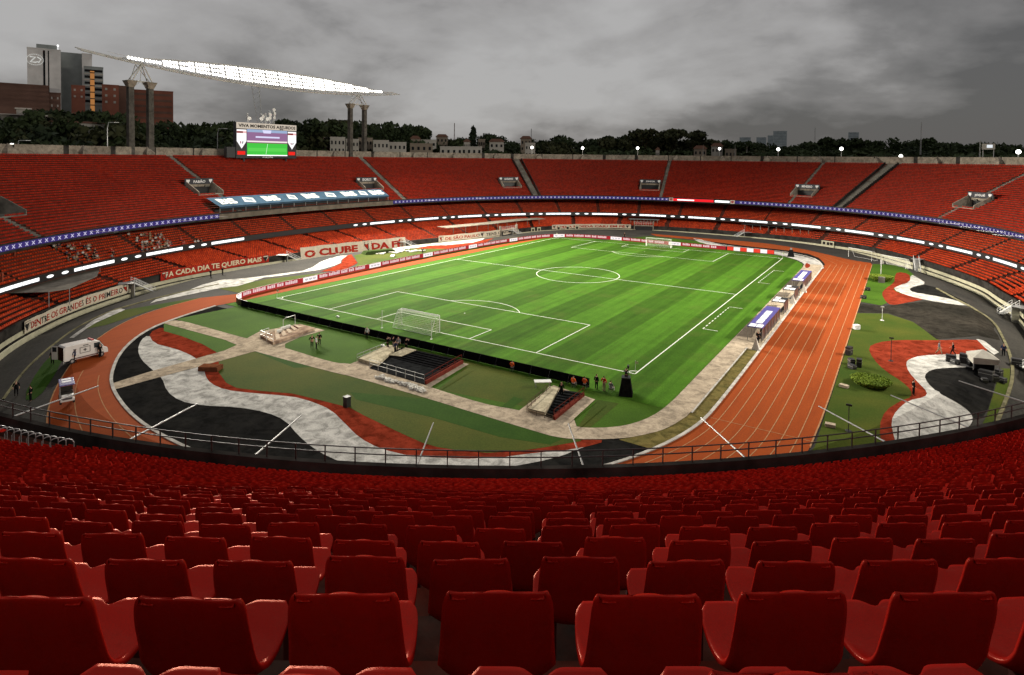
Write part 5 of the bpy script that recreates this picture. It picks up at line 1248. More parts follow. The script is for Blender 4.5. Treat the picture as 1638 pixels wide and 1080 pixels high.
m_ = MB(); railing(m_, G(843, 662), G(880, 628), .1, 1.0, 6); railing(m_, G(845, 663), G(884, 674), .1, .5, 3); m_.build('left_rail', mat('brown rail', (.12, .09, .06), .7, .2, 2), w2)
c = [(437, 531), (479, 522), (505, 529), (438, 552)]
w3 = empty('stairwell', (0, 0, 0), 0, 'boarded over stairwell with pale planks and white railings at the left', 'stairwell')
m_ = MB(); slab(m_, [(416, 541), (478, 523), (503, 529), (437, 553)], 0, 1, 0, 1, .06, .42); m_.build('deck', mat('weathered boards', (.50, .38, .27), .8, .2, .9, col2=(.30, .20, .15), detail=8), w3)
m_ = MB()
for i in range(5): slab(m_, c, .05 + .17 * i, .15 + .17 * i, .05, .9 - .1 * i, .42, .48 + .03 * (i % 2))
m_.build('planks', mat('pale planks', (.62, .50, .38), .8, .15, 2), w3)
m_ = MB(); slab(m_, c, .62, .80, .1, .5, .42, .46); m_.build('dark_gap', mat('dark red gap', (.06, .012, .01), .9), w3)
m_ = MB(); railing(m_, G(416, 543), G(437, 552), .1, 1.2, 2); railing(m_, G(416, 543), G(430, 538), .1, 1.1, 2); m_.build('front_rail', whitem, w3)
m_ = MB(); a = G(453, 524); b = G(472, 519); m_.tube([(a[0], a[1], .05), (a[0], a[1], 1.2), (a[0] + .3, a[1] + .2, 1.45), (b[0], b[1], 1.45), (b[0], b[1], .05)], .05, 6); m_.build('hoop', whitem, w3)
m_ = MB()
for u, v in ((.25, .15), (.42, .12), (.1, .3)): slab(m_, c, u, u + .16, v, v + .12, .45, .75)
m_.build('foam_blocks', padm, w3)
# table and tower by the corner
p = G(868, 620); t = empty('table', (p[0], p[1], .05), R_(38), 'low white table on the grass beside the small stairwell', 'table')
m_ = MB(); m_.box(0, 0, .68, 1.9, .85, .07); m_.build('table_top', whitem, t)
for a, b in ((-.8, -.33), (.8, -.33), (-.8, .33), (.8, .33)): m_ = MB(); m_.box(a, b, .33, .06, .06, .64); m_.build('leg', metal, t)
p = G(1001, 632); t = empty('camera_tower', (p[0], p[1], .05), R_(20), 'black cloth covered camera tower at the near right corner of the pitch', 'camera tower')
m_ = MB(); m_.box(0, 0, .95, 1.5, 1.5, 1.9, 0, 0, .6); m_.build('cover', mat('tower cloth', (.016, .016, .016), .85, .3, 3, spec=.2), t, bevel=.03)
m_ = MB(); m_.box(0, 0, 1.94, .95, .95, .08); m_.build('platform', blackm, t)
m_ = MB(); m_.tube([(.2, .25, 1.95), (.2, .25, 2.9)], .04, 6); m_.box(.2, .35, 3.0, .22, .5, .26); m_.tube([(.2, .6, 3.0), (.2, .85, 3.0)], .08, 8); m_.build('camera', blackm, t)
person(0, 0, 'camera', R_(200), 'black', 'black', 'camera operator in black sitting high on the black tower', None, .05, (p[0], p[1], 1.38), .9)
p = atz(1265, 411, 0); t = empty('camera_stand', (p[0], p[1], .05), 0, 'dark covered camera stand with a person at the far right corner', 'camera stand')
m_ = MB(); m_.box(0, 0, .9, 1.6, 1.6, 1.8, 0, 0, .5); m_.build('cover', blackcloth, t); m_ = MB(); m_.box(0, .1, 2.1, .4, .8, .4); m_.build('camera', mat('grey plastic', (.25, .25, .25), .5, .1, 3), t)

# ------------------------------------------------------------------ dugouts
bluepan = mat('blue canopy', (0.07, 0.06, 0.26), .5, .1, 2); whitepan = mat('white canopy panel', (.78, .78, .80), .45, .04, 2)
def dugout(y0, y1, label, blue, x0=42.2, x1=44.3):
    r = empty('dugout', ((x0 + x1) / 2, (y0 + y1) / 2, .06), 0, label, 'dugout', 'dugouts along the touchline'); L = y1 - y0; w = x1 - x0
    b = MB(); b.box(0, 0, 2.05, w, L, .10); b.build('roof', bluepan if blue else blackm, r)
    segs_ = [(-L / 2 + .15, -L / 2 + 1.9, True)] + ([(-L / 2 + 2.5 + k * 2.95, -L / 2 + 5.2 + k * 2.95, False) for k in range(int((L - 2.8) / 2.95))] if L > 5 else [])
    for a0, a1, two in segs_:
        m_ = MB()
        if two: m_.box(-w * .23, (a0 + a1) / 2, 2.11, w * .40, a1 - a0, .04); m_.box(w * .23, (a0 + a1) / 2, 2.11, w * .40, a1 - a0, .04)
        else: m_.box(.05, (a0 + a1) / 2, 2.11, w * .42, a1 - a0, .04)
        m_.build('roof_panel', whitepan, r)
    if L > 2.6 and L < 5:
        m_ = MB(); m_.box(-w * .23, L / 2 - .9, 2.11, w * .38, 1.5, .04); m_.build('roof_panel', whitepan, r)
    m_ = MB(); m_.box(w / 2 - .12, 0, 1.05, .06, L - .1, 1.85); m_.build('back_panel', mat('smoked panel', (.05, .035, .035), .3, .2, 1), r)
    m_ = MB()
    for k in range(max(2, int(L / 2.4)) + 1):
        yy = -L / 2 + .06 + (L - .12) * k / max(2, int(L / 2.4)); m_.box(-w / 2 + .1, yy, 1.02, .07, .07, 2.0); m_.box(w / 2 - .06, yy, 1.02, .07, .07, 2.0)
    m_.build('posts', metal, r)
    m_ = MB(); n_ = max(2, int(L / .62))
    for k in range(n_):
        yy = -L / 2 + .3 + (L - .6) * k / max(1, n_ - 1); m_.box(.35, yy, .42, .5, .5, .10); m_.box(.62, yy, .78, .08, .5, .7)
    m_.build('bench', mat('dugout seat', (.05, .05, .07), .6, .1, 2), r)
    return r
def yat(px, py): return atz(px, py, 2.05)[1]
dugout(yat(1217, 526), yat(1246, 493), 'longest dugout nearest the camera with a violet roof and white roof panels', True)
dugout(yat(1253, 485), yat(1258, 477.5), 'single dugout shelter with two white roof panels, nearer one', False)
dugout(yat(1266, 465), yat(1272, 458.5), 'single dugout shelter with two white roof panels, farther one', False)
dugout(yat(1281, 450), yat(1296, 434), 'long dugout farthest from the camera with white roof panels', True)
for i, (px, py) in enumerate(((1209, 560), (1268, 486), (1286, 468))):
    p = G(px, py); m_ = MB(); m_.T = Matrix.Translation((p[0], p[1], .06)); m_.add([(-.5, -.35, 0), (.5, -.35, 0), (0, -.05, 1.7), (-.5, .35, 0), (.5, .35, 0), (0, .05, 1.7)], [(0, 1, 2), (4, 3, 5), (0, 2, 5, 3), (1, 4, 5, 2)])
    tag(m_.build('folding_sign', padm), ['white A shaped board standing at the near end of the dugouts', 'white A shaped board between the first and second dugouts', 'white A shaped board between the second and third dugouts'][i], 'board', 'white A boards by the dugouts')

# ------------------------------------------------------------------ ambulance van and golf cart
p = G(128, 584); a_ = G(97, 587); b_ = G(149, 570); rz = math.atan2(b_[1] - a_[1], b_[0] - a_[0])
mid = (np.array(a_) + np.array(b_)) / 2
van = empty('ambulance', (mid[0] + .2, mid[1] + .6, .04), rz, 'white ambulance van with its rear doors open on the bend of the track', 'ambulance')
van.scale = (.84, .84, .88); vw = mat('van white', (.70, .68, .64), .3, .04, 1, coat=.4); sx, wy = 2.9, 1.0
prof_ = [(-2.9, .45), (-2.9, 2.35), (-2.7, 2.55), (1.2, 2.55), (1.75, 2.35), (2.35, 1.45), (2.85, 1.15), (2.95, .8), (2.95, .45)]
m_ = MB(); n = len(prof_); m_.add([(x, -wy, z) for x, z in prof_] + [(x, wy, z) for x, z in prof_], [tuple(range(n)), tuple(range(n, 2 * n))[::-1]] + [(i, n + i, n + (i + 1) % n, (i + 1) % n) for i in range(n)]); m_.build('body', vw, van, bevel=.06)
m_ = MB(); m_.quad((1.80, -.85, 2.33), (1.80, .85, 2.33), (2.37, .88, 1.50), (2.37, -.88, 1.50)); m_.v = [(x + .03, y, z + .03) for x, y, z in m_.v]; m_.build('windscreen', glass, van)
for sy in (-1, 1):
    m_ = MB(); m_.quad((1.0, sy * 1.012, 1.5), (2.2, sy * 1.012, 1.5), (1.75, sy * 1.012, 2.2), (1.0, sy * 1.012, 2.2)); m_.build('side_window', glass, van)
    for wx in (-1.9, 2.0):
        m_ = MB(); m_.T = Matrix.Translation((wx, sy * .92, .36)) @ Matrix.Rotation(R_(90), 4, 'X'); m_.lathe([(.2, -.12), (.36, -.12), (.36, .12), (.2, .12)], n=14); w_ = m_.build('wheel', blackm, van)
        m_ = MB(); m_.T = Matrix.Translation((wx, sy * 1.0, .36)) @ Matrix.Rotation(R_(90), 4, 'X'); m_.lathe([(.19, -.05), (.19, .05)], n=10); m_.build('rim', metal, w_)
    m_ = MB(); m_.box(0.2, sy * 1.015, .62, 4.2, .02, .14); m_.build('side_stripe', mat('van trim', (.12, .02, .02), .5), van)
    m_ = MB(); a0 = math.copysign(1.02, sy)
    for x0, x1, z0, z1 in ((-.9, .5, 1.15, 2.0),):
        for s_ in ((x0, x1, z0, z0 + .07), (x0, x1, z1 - .07, z1), (x0, x0 + .07, z0, z1), (x1 - .07, x1, z0, z1)): m_.box((s_[0] + s_[1]) / 2, a0, (s_[2] + s_[3]) / 2, s_[1] - s_[0], .012, s_[3] - s_[2])
    m_.box(-.2, a0, 1.58, .45, .012, .12); m_.box(-.2, a0, 1.58, .12, .014, .45); m_.box(-1.55, a0, 1.9, .4, .012, .1); m_.box(-1.55, a0, 1.7, .3, .012, .35); m_.box(-.1, a0, 2.2, .7, .012, .12)
    m_.build('marking', mat('marking', (.06, .05, .05), .6), van)
    dr = MB(); dr.T = Matrix.Translation((-2.9, sy * .98, 0)) @ Matrix.Rotation(sy * R_(25), 4, 'Z'); dr.box(-.02 - .0, sy * .48, 1.42, .06, .95, 1.9); d_ = dr.build('rear_door', vw, van, bevel=.03)
    dr.v = []; dr.f = []; dr.m = []; dr.box(-.06, sy * .48, 1.9, .02, .66, .65); dr.build('door_window', glass, d_)
m_ = MB(); m_.box(-2.915, 0, 1.42, .02, 1.7, 1.85); m_.build('cargo_opening', mat('van interior', (.06, .03, .02), .9, .3, 2), van)
m_ = MB(); m_.box(1.0, 0, 2.63, .3, 1.3, .14); m_.build('light_bar', mat('lamp red', (.5, .03, .03), .3), van)
for sy in (-1, 1): m_ = MB(); m_.box(2.93, sy * .75, .9, .08, .3, .2); m_.build('headlight', glass, van); m_ = MB(); m_.box(1.9, sy * 1.2, 1.5, .12, .22, .3); m_.build('mirror', blackm, van)
p = G(108, 655); q = G(104, 632); rz = math.atan2(p[1] - q[1], p[0] - q[0])
cart = empty('golf_cart', (p[0] * .7 + q[0] * .3, p[1] * .7 + q[1] * .3, .04), rz, 'white golf cart with a violet roof on the near left track bend', 'golf cart')
m_ = MB(); m_.box(0, 0, .45, 2.6, 1.2, .28); m_.box(.95, 0, .68, .7, 1.15, .42, 0, 0, .85); m_.box(-.95, 0, .7, .65, 1.15, .42); m_.build('body', vw, cart, bevel=.05)
m_ = MB(); m_.box(1.32, 0, .62, .04, .8, .18); m_.build('plate', mat('dark plate', (.08, .08, .09), .5), cart)
m_ = MB(); m_.box(-.25, 0, .78, .55, 1.1, .16); m_.box(-.5, 0, 1.1, .12, 1.1, .55); m_.build('bench', mat('cart seat', (.05, .045, .04), .7), cart)
m_ = MB(); m_.box(0, 0, 2.0, 2.5, 1.35, .09, 0, 0, .94); m_.build('roof', mat('violet roof', (.08, .07, .25), .4, .1, 1), cart, bevel=.03)
for k in (-.7, .1): m_ = MB(); m_.box(k, 0, 2.06, .5, .8, .03); m_.build('roof_print', whitepan, cart)
for a, b in ((-1.1, -.55), (1.0, -.55), (-1.1, .55), (1.0, .55)): m_ = MB(); m_.tube([(a, b, .6), (a * .98, b * 1.05, 1.98)], .025, 6); m_.build('roof_post', metal, cart)
for a, b in ((-.9, -.55), (.9, -.55), (-.9, .55), (.9, .55)):
    m_ = MB(); m_.T = Matrix.Translation((a, b, .24)) @ Matrix.Rotation(R_(90), 4, 'X'); m_.lathe([(.1, -.09), (.24, -.09), (.24, .09), (.1, .09)], n=12); m_.build('wheel', blackm, cart)
m_ = MB(); m_.T = Matrix.Translation((.45, .25, 1.15)) @ Matrix.Rotation(R_(-60), 4, 'Y'); m_.lathe([(.17, -.015), (.17, .015)], n=12); m_.build('steering_wheel', blackm, cart)

# ------------------------------------------------------------------ shrubs, tent, cases, gangways
def leaf_mesh(name, N, fn, size, mt, rnd):
    V = []; Fc = []
    for i in range(N):
        p, sc = fn(rnd); u = Vector((rnd.gauss(0, 1), rnd.gauss(0, 1), rnd.gauss(0, 1))).normalized(); w = u.orthogonal().normalized(); u2 = u.cross(w); s = size * rnd.uniform(.6, 1.4) * sc
        b = len(V); 
        for a, c_ in ((-1, -.6), (1, -.7), (.8, .7), (-.9, .6)): V.append(tuple(Vector(p) + w * a * s + u2 * c_ * s))
        Fc.append((b, b + 1, b + 2, b + 3))
    me = bpy.data.meshes.new(name); me.from_pydata(V, [], Fc); me.materials.append(mt); return me
def leaf_mat(name, a, b):
    m = bpy.data.materials.new(name); t = NT(nodes_of(m)); tcn = t.n('ShaderNodeTexCoord'); gi = t.n('ShaderNodeObjectInfo')
    f = t.ramp(t.noise(tcn.outputs['Object'], .6, 4), [(.35, 0.0), (.65, 1.0)]); c_ = t.mix(f, c4(a), c4(b)); c_ = t.mix(t.math('MULTIPLY', gi.outputs['Random'], .5), c_, c4([x * .5 for x in a]))
    p_ = t.n('ShaderNodeBsdfPrincipled'); t.set(p_.inputs['Base Color'], c_); p_.inputs['Roughness'].default_value = .8; p_.inputs['Specular IOR Level'].default_value = .2; t.n('ShaderNodeOutputMaterial', i_0=p_.outputs[0]); return m
hedge_m = leaf_mat('clipped hedge leaves', (.22, .30, .03), (.13, .20, .02))
def bowl(R, h):
    def fn(r):
        a = r.uniform(0, 6.283)
        if r.random() < .55: q = R * math.sqrt(r.random()); return (q * math.cos(a), q * math.sin(a), h + r.uniform(-.05, .04) + .06 * (1 - (q / R) ** 2)), 1
        z = r.random(); q = R * (.55 + .45 * z ** .6) * (1 + r.uniform(-.03, .03)); return (q * math.cos(a), q * math.sin(a), h * z), 1
    return fn
for px, py, Rr, h, lb in ((1393, 616, 2.1, .65, 'large round clipped bush with a flat bright green top on the worn lawn'), (1410, 449, 2.3, 1.0, 'smaller looking round clipped bush beside the far part of the straight')):
    p = G(px, py); me = leaf_mesh('foliage', 5200, bowl(Rr, h), .07, hedge_m, random.Random(5)); r = empty('round_bush', (p[0], p[1], .03), 0, lb, 'bush', 'round clipped bushes')
    o = bpy.data.objects.new('foliage', me); COL.objects.link(o); o.parent = r
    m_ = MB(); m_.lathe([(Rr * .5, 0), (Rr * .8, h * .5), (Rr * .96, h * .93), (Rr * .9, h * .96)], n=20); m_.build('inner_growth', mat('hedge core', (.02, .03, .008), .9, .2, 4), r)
p = G(1404, 448); m_ = MB(); m_.T = Matrix.Translation((p[0] + .8, p[1] - 3, .03)); m_.box(0, 0, .6, 1.2, .9, 1.2); tag(m_.build('pedestal', concrete), 'pale block standing in front of the small round bush', 'pedestal')
p = G(1409, 441); m_ = MB(); m_.tube([p, (p[0], p[1], 3.6)], .06, 6); tag(m_.build('post', whitem), 'thin white post rising out of the small round bush', 'post')
p = G(1571, 596); tent = empty('small_tent', (p[0], p[1], .04), R_(12), 'small pale canopy tent on the large white wave at the right', 'tent')
tm = mat('tent canvas', (.42, .40, .35), .85, .12, 1.5, detail=6); m_ = MB(); w = 1.35
m_.add([(-w, -w, 1.55), (w, -w, 1.55), (w, w, 1.55), (-w, w, 1.55), (0, 0, 2.35)], [(0, 1, 4), (1, 2, 4), (2, 3, 4), (3, 0, 4)]); m_.add([(-w, -w, 1.55), (w, -w, 1.55), (w, w, 1.55), (-w, w, 1.55), (-w, -w, .75), (w * .9, -w, .9), (w, w, 1.1), (-w, w, .85)], [(4, 5, 1, 0), (5, 6, 2, 1), (6, 7, 3, 2), (7, 4, 0, 3)]); m_.build('canopy', tm, tent)
for a in (-w, w):
    for b in (-w, w): m_ = MB(); m_.tube([(a, b, 0), (a, b, 1.55)], .03, 5); m_.build('leg', metal, tent)
m_ = MB(); m_.box(0, 0, .35, 2.0, 1.6, .7); m_.build('equipment_table', blackcloth, tent)
def case(px, py, sx, sy, h, rz, lb, grp='black equipment cases at the right', mt=None):
    p = G(px, py); r = empty('equipment_case', (p[0], p[1], hgt(p[0], p[1]) + .045), rz, lb, 'equipment case', grp); m_ = MB(); m_.box(0, 0, h / 2, sx, sy, h); m_.build('body', mt or blackm, r, bevel=.02)
    m_ = MB(); m_.box(0, 0, h * .68, sx + .02, sy + .02, .035); m_.build('trim', metal, r); m_ = MB(); m_.box(0, -sy / 2 - .02, h * .4, .2, .03, .06); m_.build('handle', metal, r)
for i, (px, py, sx_, sy_, h_) in enumerate(((1521, 579, 1.1, .7, .9), (1528, 583, .8, .7, .6), (1541, 581, .9, .8, 1.2), (1550, 584, 1.2, .7, .8), (1577, 607, 1.4, .8, 1.1), (1588, 610, 1.0, .8, .8), (1598, 603, .8, .6, .9), (1575, 612, .7, .6, .5), (1602, 612, .9, .7, .6), (1626, 588, 1.2, .8, 1.2), (1634, 592, .8, .8, .8))):
    case(px, py, sx_, sy_, h_, i * .7, 'black equipment case, ' + ['leftmost on the large white wave', 'low one right beside the leftmost on the white wave', 'tall one between the walkers and the tent', 'wide one just left of the small tent', 'large one just below the small tent', 'middle one of the heap below the tent', 'upper one of the heap below the tent', 'smallest one in front of the heap below the tent', 'rightmost of the heap below the tent', 'tall one under the right hand steps', 'lowest right one under the steps'][i])
for i, (px, py, h_) in enumerate(((1388, 465, .6), (1381, 478, .6), (1370, 527, .7), (1358, 568, 1.1), (1374, 587, 1.0), (1362, 583, .7), (1363, 590, .5), (1350, 620, .3), (1328, 683, .3))):
    case(px, py, .9, .6, h_, i * .4, ['small dark box on the lawn below the small bush', 'small dark box at the track edge above the forecourt', 'white topped box beside the lane on the worn lawn', 'grey monitor box at the track edge above the large bush', 'black folding chair pile beside the large bush', 'dark box left of the chair pile', 'flat dark bag in front of the chair pile', 'pale flat slab on the lawn below the large bush', 'pale flat slab on the lawn near the railing'][i], 'boxes along the outer edge of the straight', whitem if i == 2 else (pathm if i > 6 else None))
for i, (px, py, hh) in enumerate(((1411, 513, 2.2), (1425, 578, 3.0), (1357, 690, 2.5))):
    p = G(px, py); m_ = MB(); m_.tube([(0, 0, 0), (0, 0, hh)], .04, 6); m_.box(0, 0, hh, .5, .12, .18); m_.lathe([(.3, 0), (.28, .05)], n=10); o = m_.build('tripod_post', whitem if i == 0 else blackm); o.location = (p[0], p[1], .04); tag(o, ['thin white post on the worn lawn below the forecourt', 'black post with a small box standing on the red wave', 'thin dark post on the lawn near the railing'][i], 'post')
p = G(555, 651); m_ = MB(); m_.T = Matrix.Translation((p[0], p[1], .04)); m_.box(0, 0, .5, .55, .55, 1.0); m_.box(0, 0, 1.03, .62, .62, .07); tag(m_.build('waste_bin', blackm), 'square black bin at the edge of the dark red wave', 'bin')
p = G(337, 592); m_ = MB(); m_.T = Matrix.Translation((p[0], p[1], .04)) @ Matrix.Rotation(.5, 4, 'Z'); m_.box(0, 0, .25, 2.4, 1.3, .5); m_.box(.6, 0, .52, .8, 1.0, .06); tag(m_.build('valve_box', mat('brown box', (.22, .08, .04), .8, .2, 2)), 'low brown box beside the narrow path on the red wave', 'box')
# white foam mound left of the far boards and dark green dugout cover
p = G(636, 404); m_ = MB()
for i in range(16):
    r = random.Random(i); m_.T = Matrix.Translation((p[0] + r.uniform(-4, 4), p[1] + r.uniform(-6, 6), .35)) @ Matrix.Rotation(r.uniform(0, 3), 4, 'Z') @ Matrix.Rotation(r.uniform(-.1, .1), 4, 'Y'); m_.box(0, 0, -.15, 2.2, 1.0, .22)
tag(m_.build('white_covers', padm), 'heap of white covers lying on the lawn behind the far boards', 'covers')
p = G(606, 405); m_ = MB(); m_.T = Matrix.Translation((p[0], p[1], .05)) @ Matrix.Rotation(R_(70), 4, 'Z'); m_.box(0, 0, .4, 9, 2.6, .8, 0, 0, .85); tag(m_.build('green_cover', mat('green tarpaulin', (.05, .075, .025), .8, .2, 1)), 'long dark green tarpaulin cover in front of the big banner', 'tarpaulin')

def gangway(px, py, side, lb, L=5.0, zt=.6):
    g = atz(px, py, -1.8); s, _ = W.near(g[0], g[1]); g, _ = W.at(s, -2.6); P, N_ = W.at(s + side * L * .8, -1.2); P2, _ = W.at(s + side * (L * .8 + 1.2), .6)
    a = Vector((g[0], g[1], hgt(g[0], g[1]) + .02)); b = Vector((P[0], P[1], zt)); d = (b - a); fl = Vector((d.x, d.y, 0)); n_ = fl.normalized().cross(Vector((0, 0, 1))) * .6
    r = empty('access_steps', (0, 0, 0), 0, lb, 'steps', 'white steps between the field and the stands'); ns = 12
    m_ = MB()
    for i in range(ns):
        p = a + d * ((i + .5) / ns); m_.box(p.x, p.y, p.z, fl.length / ns * .8, 1.2, .06, math.atan2(d.y, d.x))
    m_.build('treads', whitem, r); m_ = MB()
    for sg in (-1, 1):
        q = n_ * sg; m_.add([tuple(a + q + Vector((0, 0, -.1))), tuple(b + q + Vector((0, 0, -.1))), tuple(b + q + Vector((0, 0, .14))), tuple(a + q + Vector((0, 0, .14)))] + [tuple(a + q * 1.06 + Vector((0, 0, -.1))), tuple(b + q * 1.06 + Vector((0, 0, -.1))), tuple(b + q * 1.06 + Vector((0, 0, .14))), tuple(a + q * 1.06 + Vector((0, 0, .14)))], [(0, 1, 2, 3), (7, 6, 5, 4), (2, 6, 7, 3), (0, 4, 5, 1)])
        for hh in (.55, 1.0): m_.tube([tuple(a + q + Vector((0, 0, hh))), tuple(b + q + Vector((0, 0, hh)))], .035, 5)
        for i in range(5): p = a + d * (i / 4) + q; m_.tube([tuple(p), (p.x, p.y, p.z + 1.0)], .03, 5)
    m_.build('side_rails', whitem, r); m_ = MB(); m_.box((b.x + P2[0]) / 2, (b.y + P2[1]) / 2, zt - .05, 2.6, 2.2, .12, math.atan2(P2[1] - b.y, P2[0] - b.x)); m_.build('landing', metal, r)
    m_ = MB(); m_.box(b.x, b.y, (zt + MOAT) / 2, .15, 1.3, zt - MOAT, math.atan2(d.y, d.x)); m_.build('support', metal, r)
gangway(288, 468, 1, 'white access steps between the white banner and the red banner at the left')
gangway(503, 424, 1, 'white access steps left of the tall white banner')
gangway(686, 402, 1, 'white access steps left of the cream banner in red and black')
gangway(842, 379, 1, 'white access steps near the far left tunnel')
gangway(1172, 381, -1, 'pale access steps below the far stand right of the far goal')
gangway(1424, 432, 1, 'curved looking white steps beside the two spare goals')
gangway(1560, 497, -1, 'white steps at the right rising to the lower tier above the forecourt')
gangway(1604, 584, -1, 'white steps at the right edge above the black cases', 5.5)

# ------------------------------------------------------------------ press canopy, awnings
can = empty('press_canopy', (0, 0, 0), 0, 'long blue canopy with white lettering over the press box in the left stand', 'canopy')
cm = mat('blue canopy cloth', (0.050, 0.090, 0.135), .7, .15, .4, detail=6)
def canfn(s, f):      # f: 0 front edge .. 1 back edge
    P, _ = U.at(s, 0.8 + f * 4.6); return (P[0], P[1], 12.85 + f * 2.0)
A0, A1 = CANL + 1.0, CANH - 1.0; n = 60; m_ = MB(); ss_ = np.linspace(A0, A1, n + 1)
vs = [canfn(s, f) for f in (0, .5, 1) for s in ss_]; m_.add(vs, [(k * (n + 1) + i, k * (n + 1) + i + 1, (k + 1) * (n + 1) + i + 1, (k + 1) * (n + 1) + i) for k in range(2) for i in range(n)])
vs = [canfn(s, 0) for s in ss_]; m_.add(vs + [(x, y, z - .55) for x, y, z in vs], [(i + 1, i, n + 1 + i, n + 2 + i) for i in range(n)])
m_.build('roof', cm, can)
m_ = MB()
for s in np.linspace(A0 + .2, A1 - .2, 16):
    a = canfn(s, .04); m_.tube([(a[0], a[1], UZ0), (a[0], a[1], a[2] - .1)], .09, 6)
m_.build('posts', metal, can)
m_ = MB(); ribbon_geo(m_, A0, A1, .9, 10.53, 11.33); ribbon_geo(m_, A0, A1, 2.6, 11.03, 12.13); m_.build('desks', blackm, can)
cw = mat('canopy white', (.58, .60, .58), .7, .08, 2); L = A1 - A0
for u in (.93, .70, .475, .235, .035 + .02):
    m_ = MB(); v, f = fit_text('BiS', 5.2, 1.0, .05); sc = A0 + u * L; m_.add([(lambda q: (q[0], q[1], q[2] + .06))(canfn(sc - x, .5 + y * .62)) for x, y in v], f); m_.build('lettering', cw, can)
for u, sz in ((.82, 1.0), (.585, .8), (.355, 1.0), (.145, .8)):
    m_ = MB(); sc = A0 + u * L; pts = [(-2.0, -.25), (1.2, -.42), (1.9, .2), (-.9, .42)]
    m_.add([(lambda q: (q[0], q[1], q[2] + .06))(canfn(sc - x * sz, .5 + y * .8)) for x, y in pts], [(0, 1, 2, 3)])
    pts = [(-1.1, -.12), (.8, -.28), (1.2, .1), (-.6, .25)]; m_.add([(lambda q: (q[0], q[1], q[2] + .09))(canfn(sc - x * sz, .5 + y * .8)) for x, y in pts], [(0, 1, 2, 3)], 1); m_.build('emblem', [cw, mat('emblem grey', (.2, .25, .3), .7)], can)
# grey fascia below the press box
m_ = MB(); ribbon_geo(m_, CANL, CANH, -.12, 9.78, 11.05); tag(m_.build('press_fascia', mat('fascia concrete', (.17, .15, .12), .8, .2, .5, detail=7)), 'bare grey concrete fascia below the press canopy', 'fascia')
aw = empty('awning', (0, 0, 0), 0, 'grey translucent awning over the lower tier at the far left', 'awning'); m_ = MB(); q = [(-5, 471), (20, 458), (47, 449), (111, 437), (160, 429), (155, 442), (111, 462), (78, 467), (5, 469)]
pp_ = [atz(a, b, 2.9) for a, b in q]; m_.prism([(p[0], p[1]) for p in pp_][::-1], 2.85, 2.93); m_.build('roof', mat('awning sheet', (.26, .235, .20), .7, .15, .8), aw)
m_ = MB(); [m_.tube([(p[0], p[1], .2), (p[0], p[1], 2.9)], .06, 6) for p in (pp_[2], pp_[4], pp_[6], pp_[7])]; m_.build('posts', metal, aw)
for k, (px0, px1, py, z, lb) in enumerate(((655, 905, 356, 2.9, 'long beige flat roof over the far left part of the lower tier'), (1010, 1052, 355, 2.6, 'small grey flat roof over the far tunnel'), (1165, 1330, 364, 3.0, 'dark slatted roof over the lower tier beyond the far right corner'))):
    r = empty('stand_roof', (0, 0, 0), 0, lb, 'roof'); a0 = W.near(*atz(px0, py, z)[:2])[0]; a1 = W.near(*atz(px1, py, z)[:2])[0]
    if a0 < a1: a0 += W.L
    n = 24; m_ = MB(); o0, o1 = (3.0, 8.5)
    for i in range(n):
        s = a1 + (a0 - a1) * (i + .5) / n; P, N_ = W.at(s, (o0 + o1) / 2); m_.box(P[0], P[1], z, o1 - o0, (a0 - a1) / n * 1.02, .14, math.atan2(N_[1], N_[0]))
    m_.build('roof_sheets', beige if k == 0 else (metal if k == 1 else blackm), r); m_ = MB()
    for i in range(9): s = a1 + (a0 - a1) * (i + .5) / 9; P, _ = W.at(s, o0 + .2); m_.box(P[0], P[1], z / 2 + .2, .14, .14, z - .4)
    m_.build('posts', beige, r)
# tunnel mouths and door panels in the moat wall at the far end
for px, w_, lb in ((826, 9, 'dark tunnel mouth in the wall left of the coin banner'), (1030, 7, 'dark tunnel mouth with a grey shutter behind the far goal')):
    g = atz(px, 377, -1.0); s, _ = W.near(g[0], g[1]); P, N_ = W.at(s, -.15); ang = math.atan2(-N_[0], N_[1]); r = empty('tunnel_mouth', (P[0], P[1], MOAT), ang, lb, 'tunnel')
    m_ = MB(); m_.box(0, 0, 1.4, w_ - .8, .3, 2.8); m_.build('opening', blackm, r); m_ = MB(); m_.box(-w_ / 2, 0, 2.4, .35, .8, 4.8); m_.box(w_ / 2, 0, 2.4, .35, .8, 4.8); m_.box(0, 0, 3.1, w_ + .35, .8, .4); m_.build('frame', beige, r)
    m_ = MB(); railing(m_, (-w_ / 2, -.3, 0), (w_ / 2, -.3, 0), 3.3, 1.2, 8); m_.build('rail', whitem, r)
for i, px in enumerate((896, 906, 935, 946, 957, 849, 857, 1284, 1296, 1306)):
    g = atz(px, 378 if px < 1200 else 397, -1.2); s, _ = W.near(g[0], g[1]); P, N_ = W.at(s, -.35); r_ = empty('door_panel', (P[0], P[1], MOAT + .8), math.atan2(-N_[0], N_[1]), 'pale door panel %s in the far wall' % (['leftmost below the coin banner', 'second below the coin banner', 'third below the coin banner', 'fourth below the coin banner', 'fifth below the coin banner', 'left one beside the far steps', 'right one beside the far steps', 'left one near the spare goals', 'middle one near the spare goals', 'right one near the spare goals'][i]), 'door', 'pale door panels in the far wall')
    m_ = MB(); m_.box(0, 0, 1.05, 1.7, .12, 2.1); m_.build('leaf', cream, r_); m_ = MB(); m_.box(0, -.08, 1.3, .9, .04, .9); m_.build('grille', darkcon, r_)
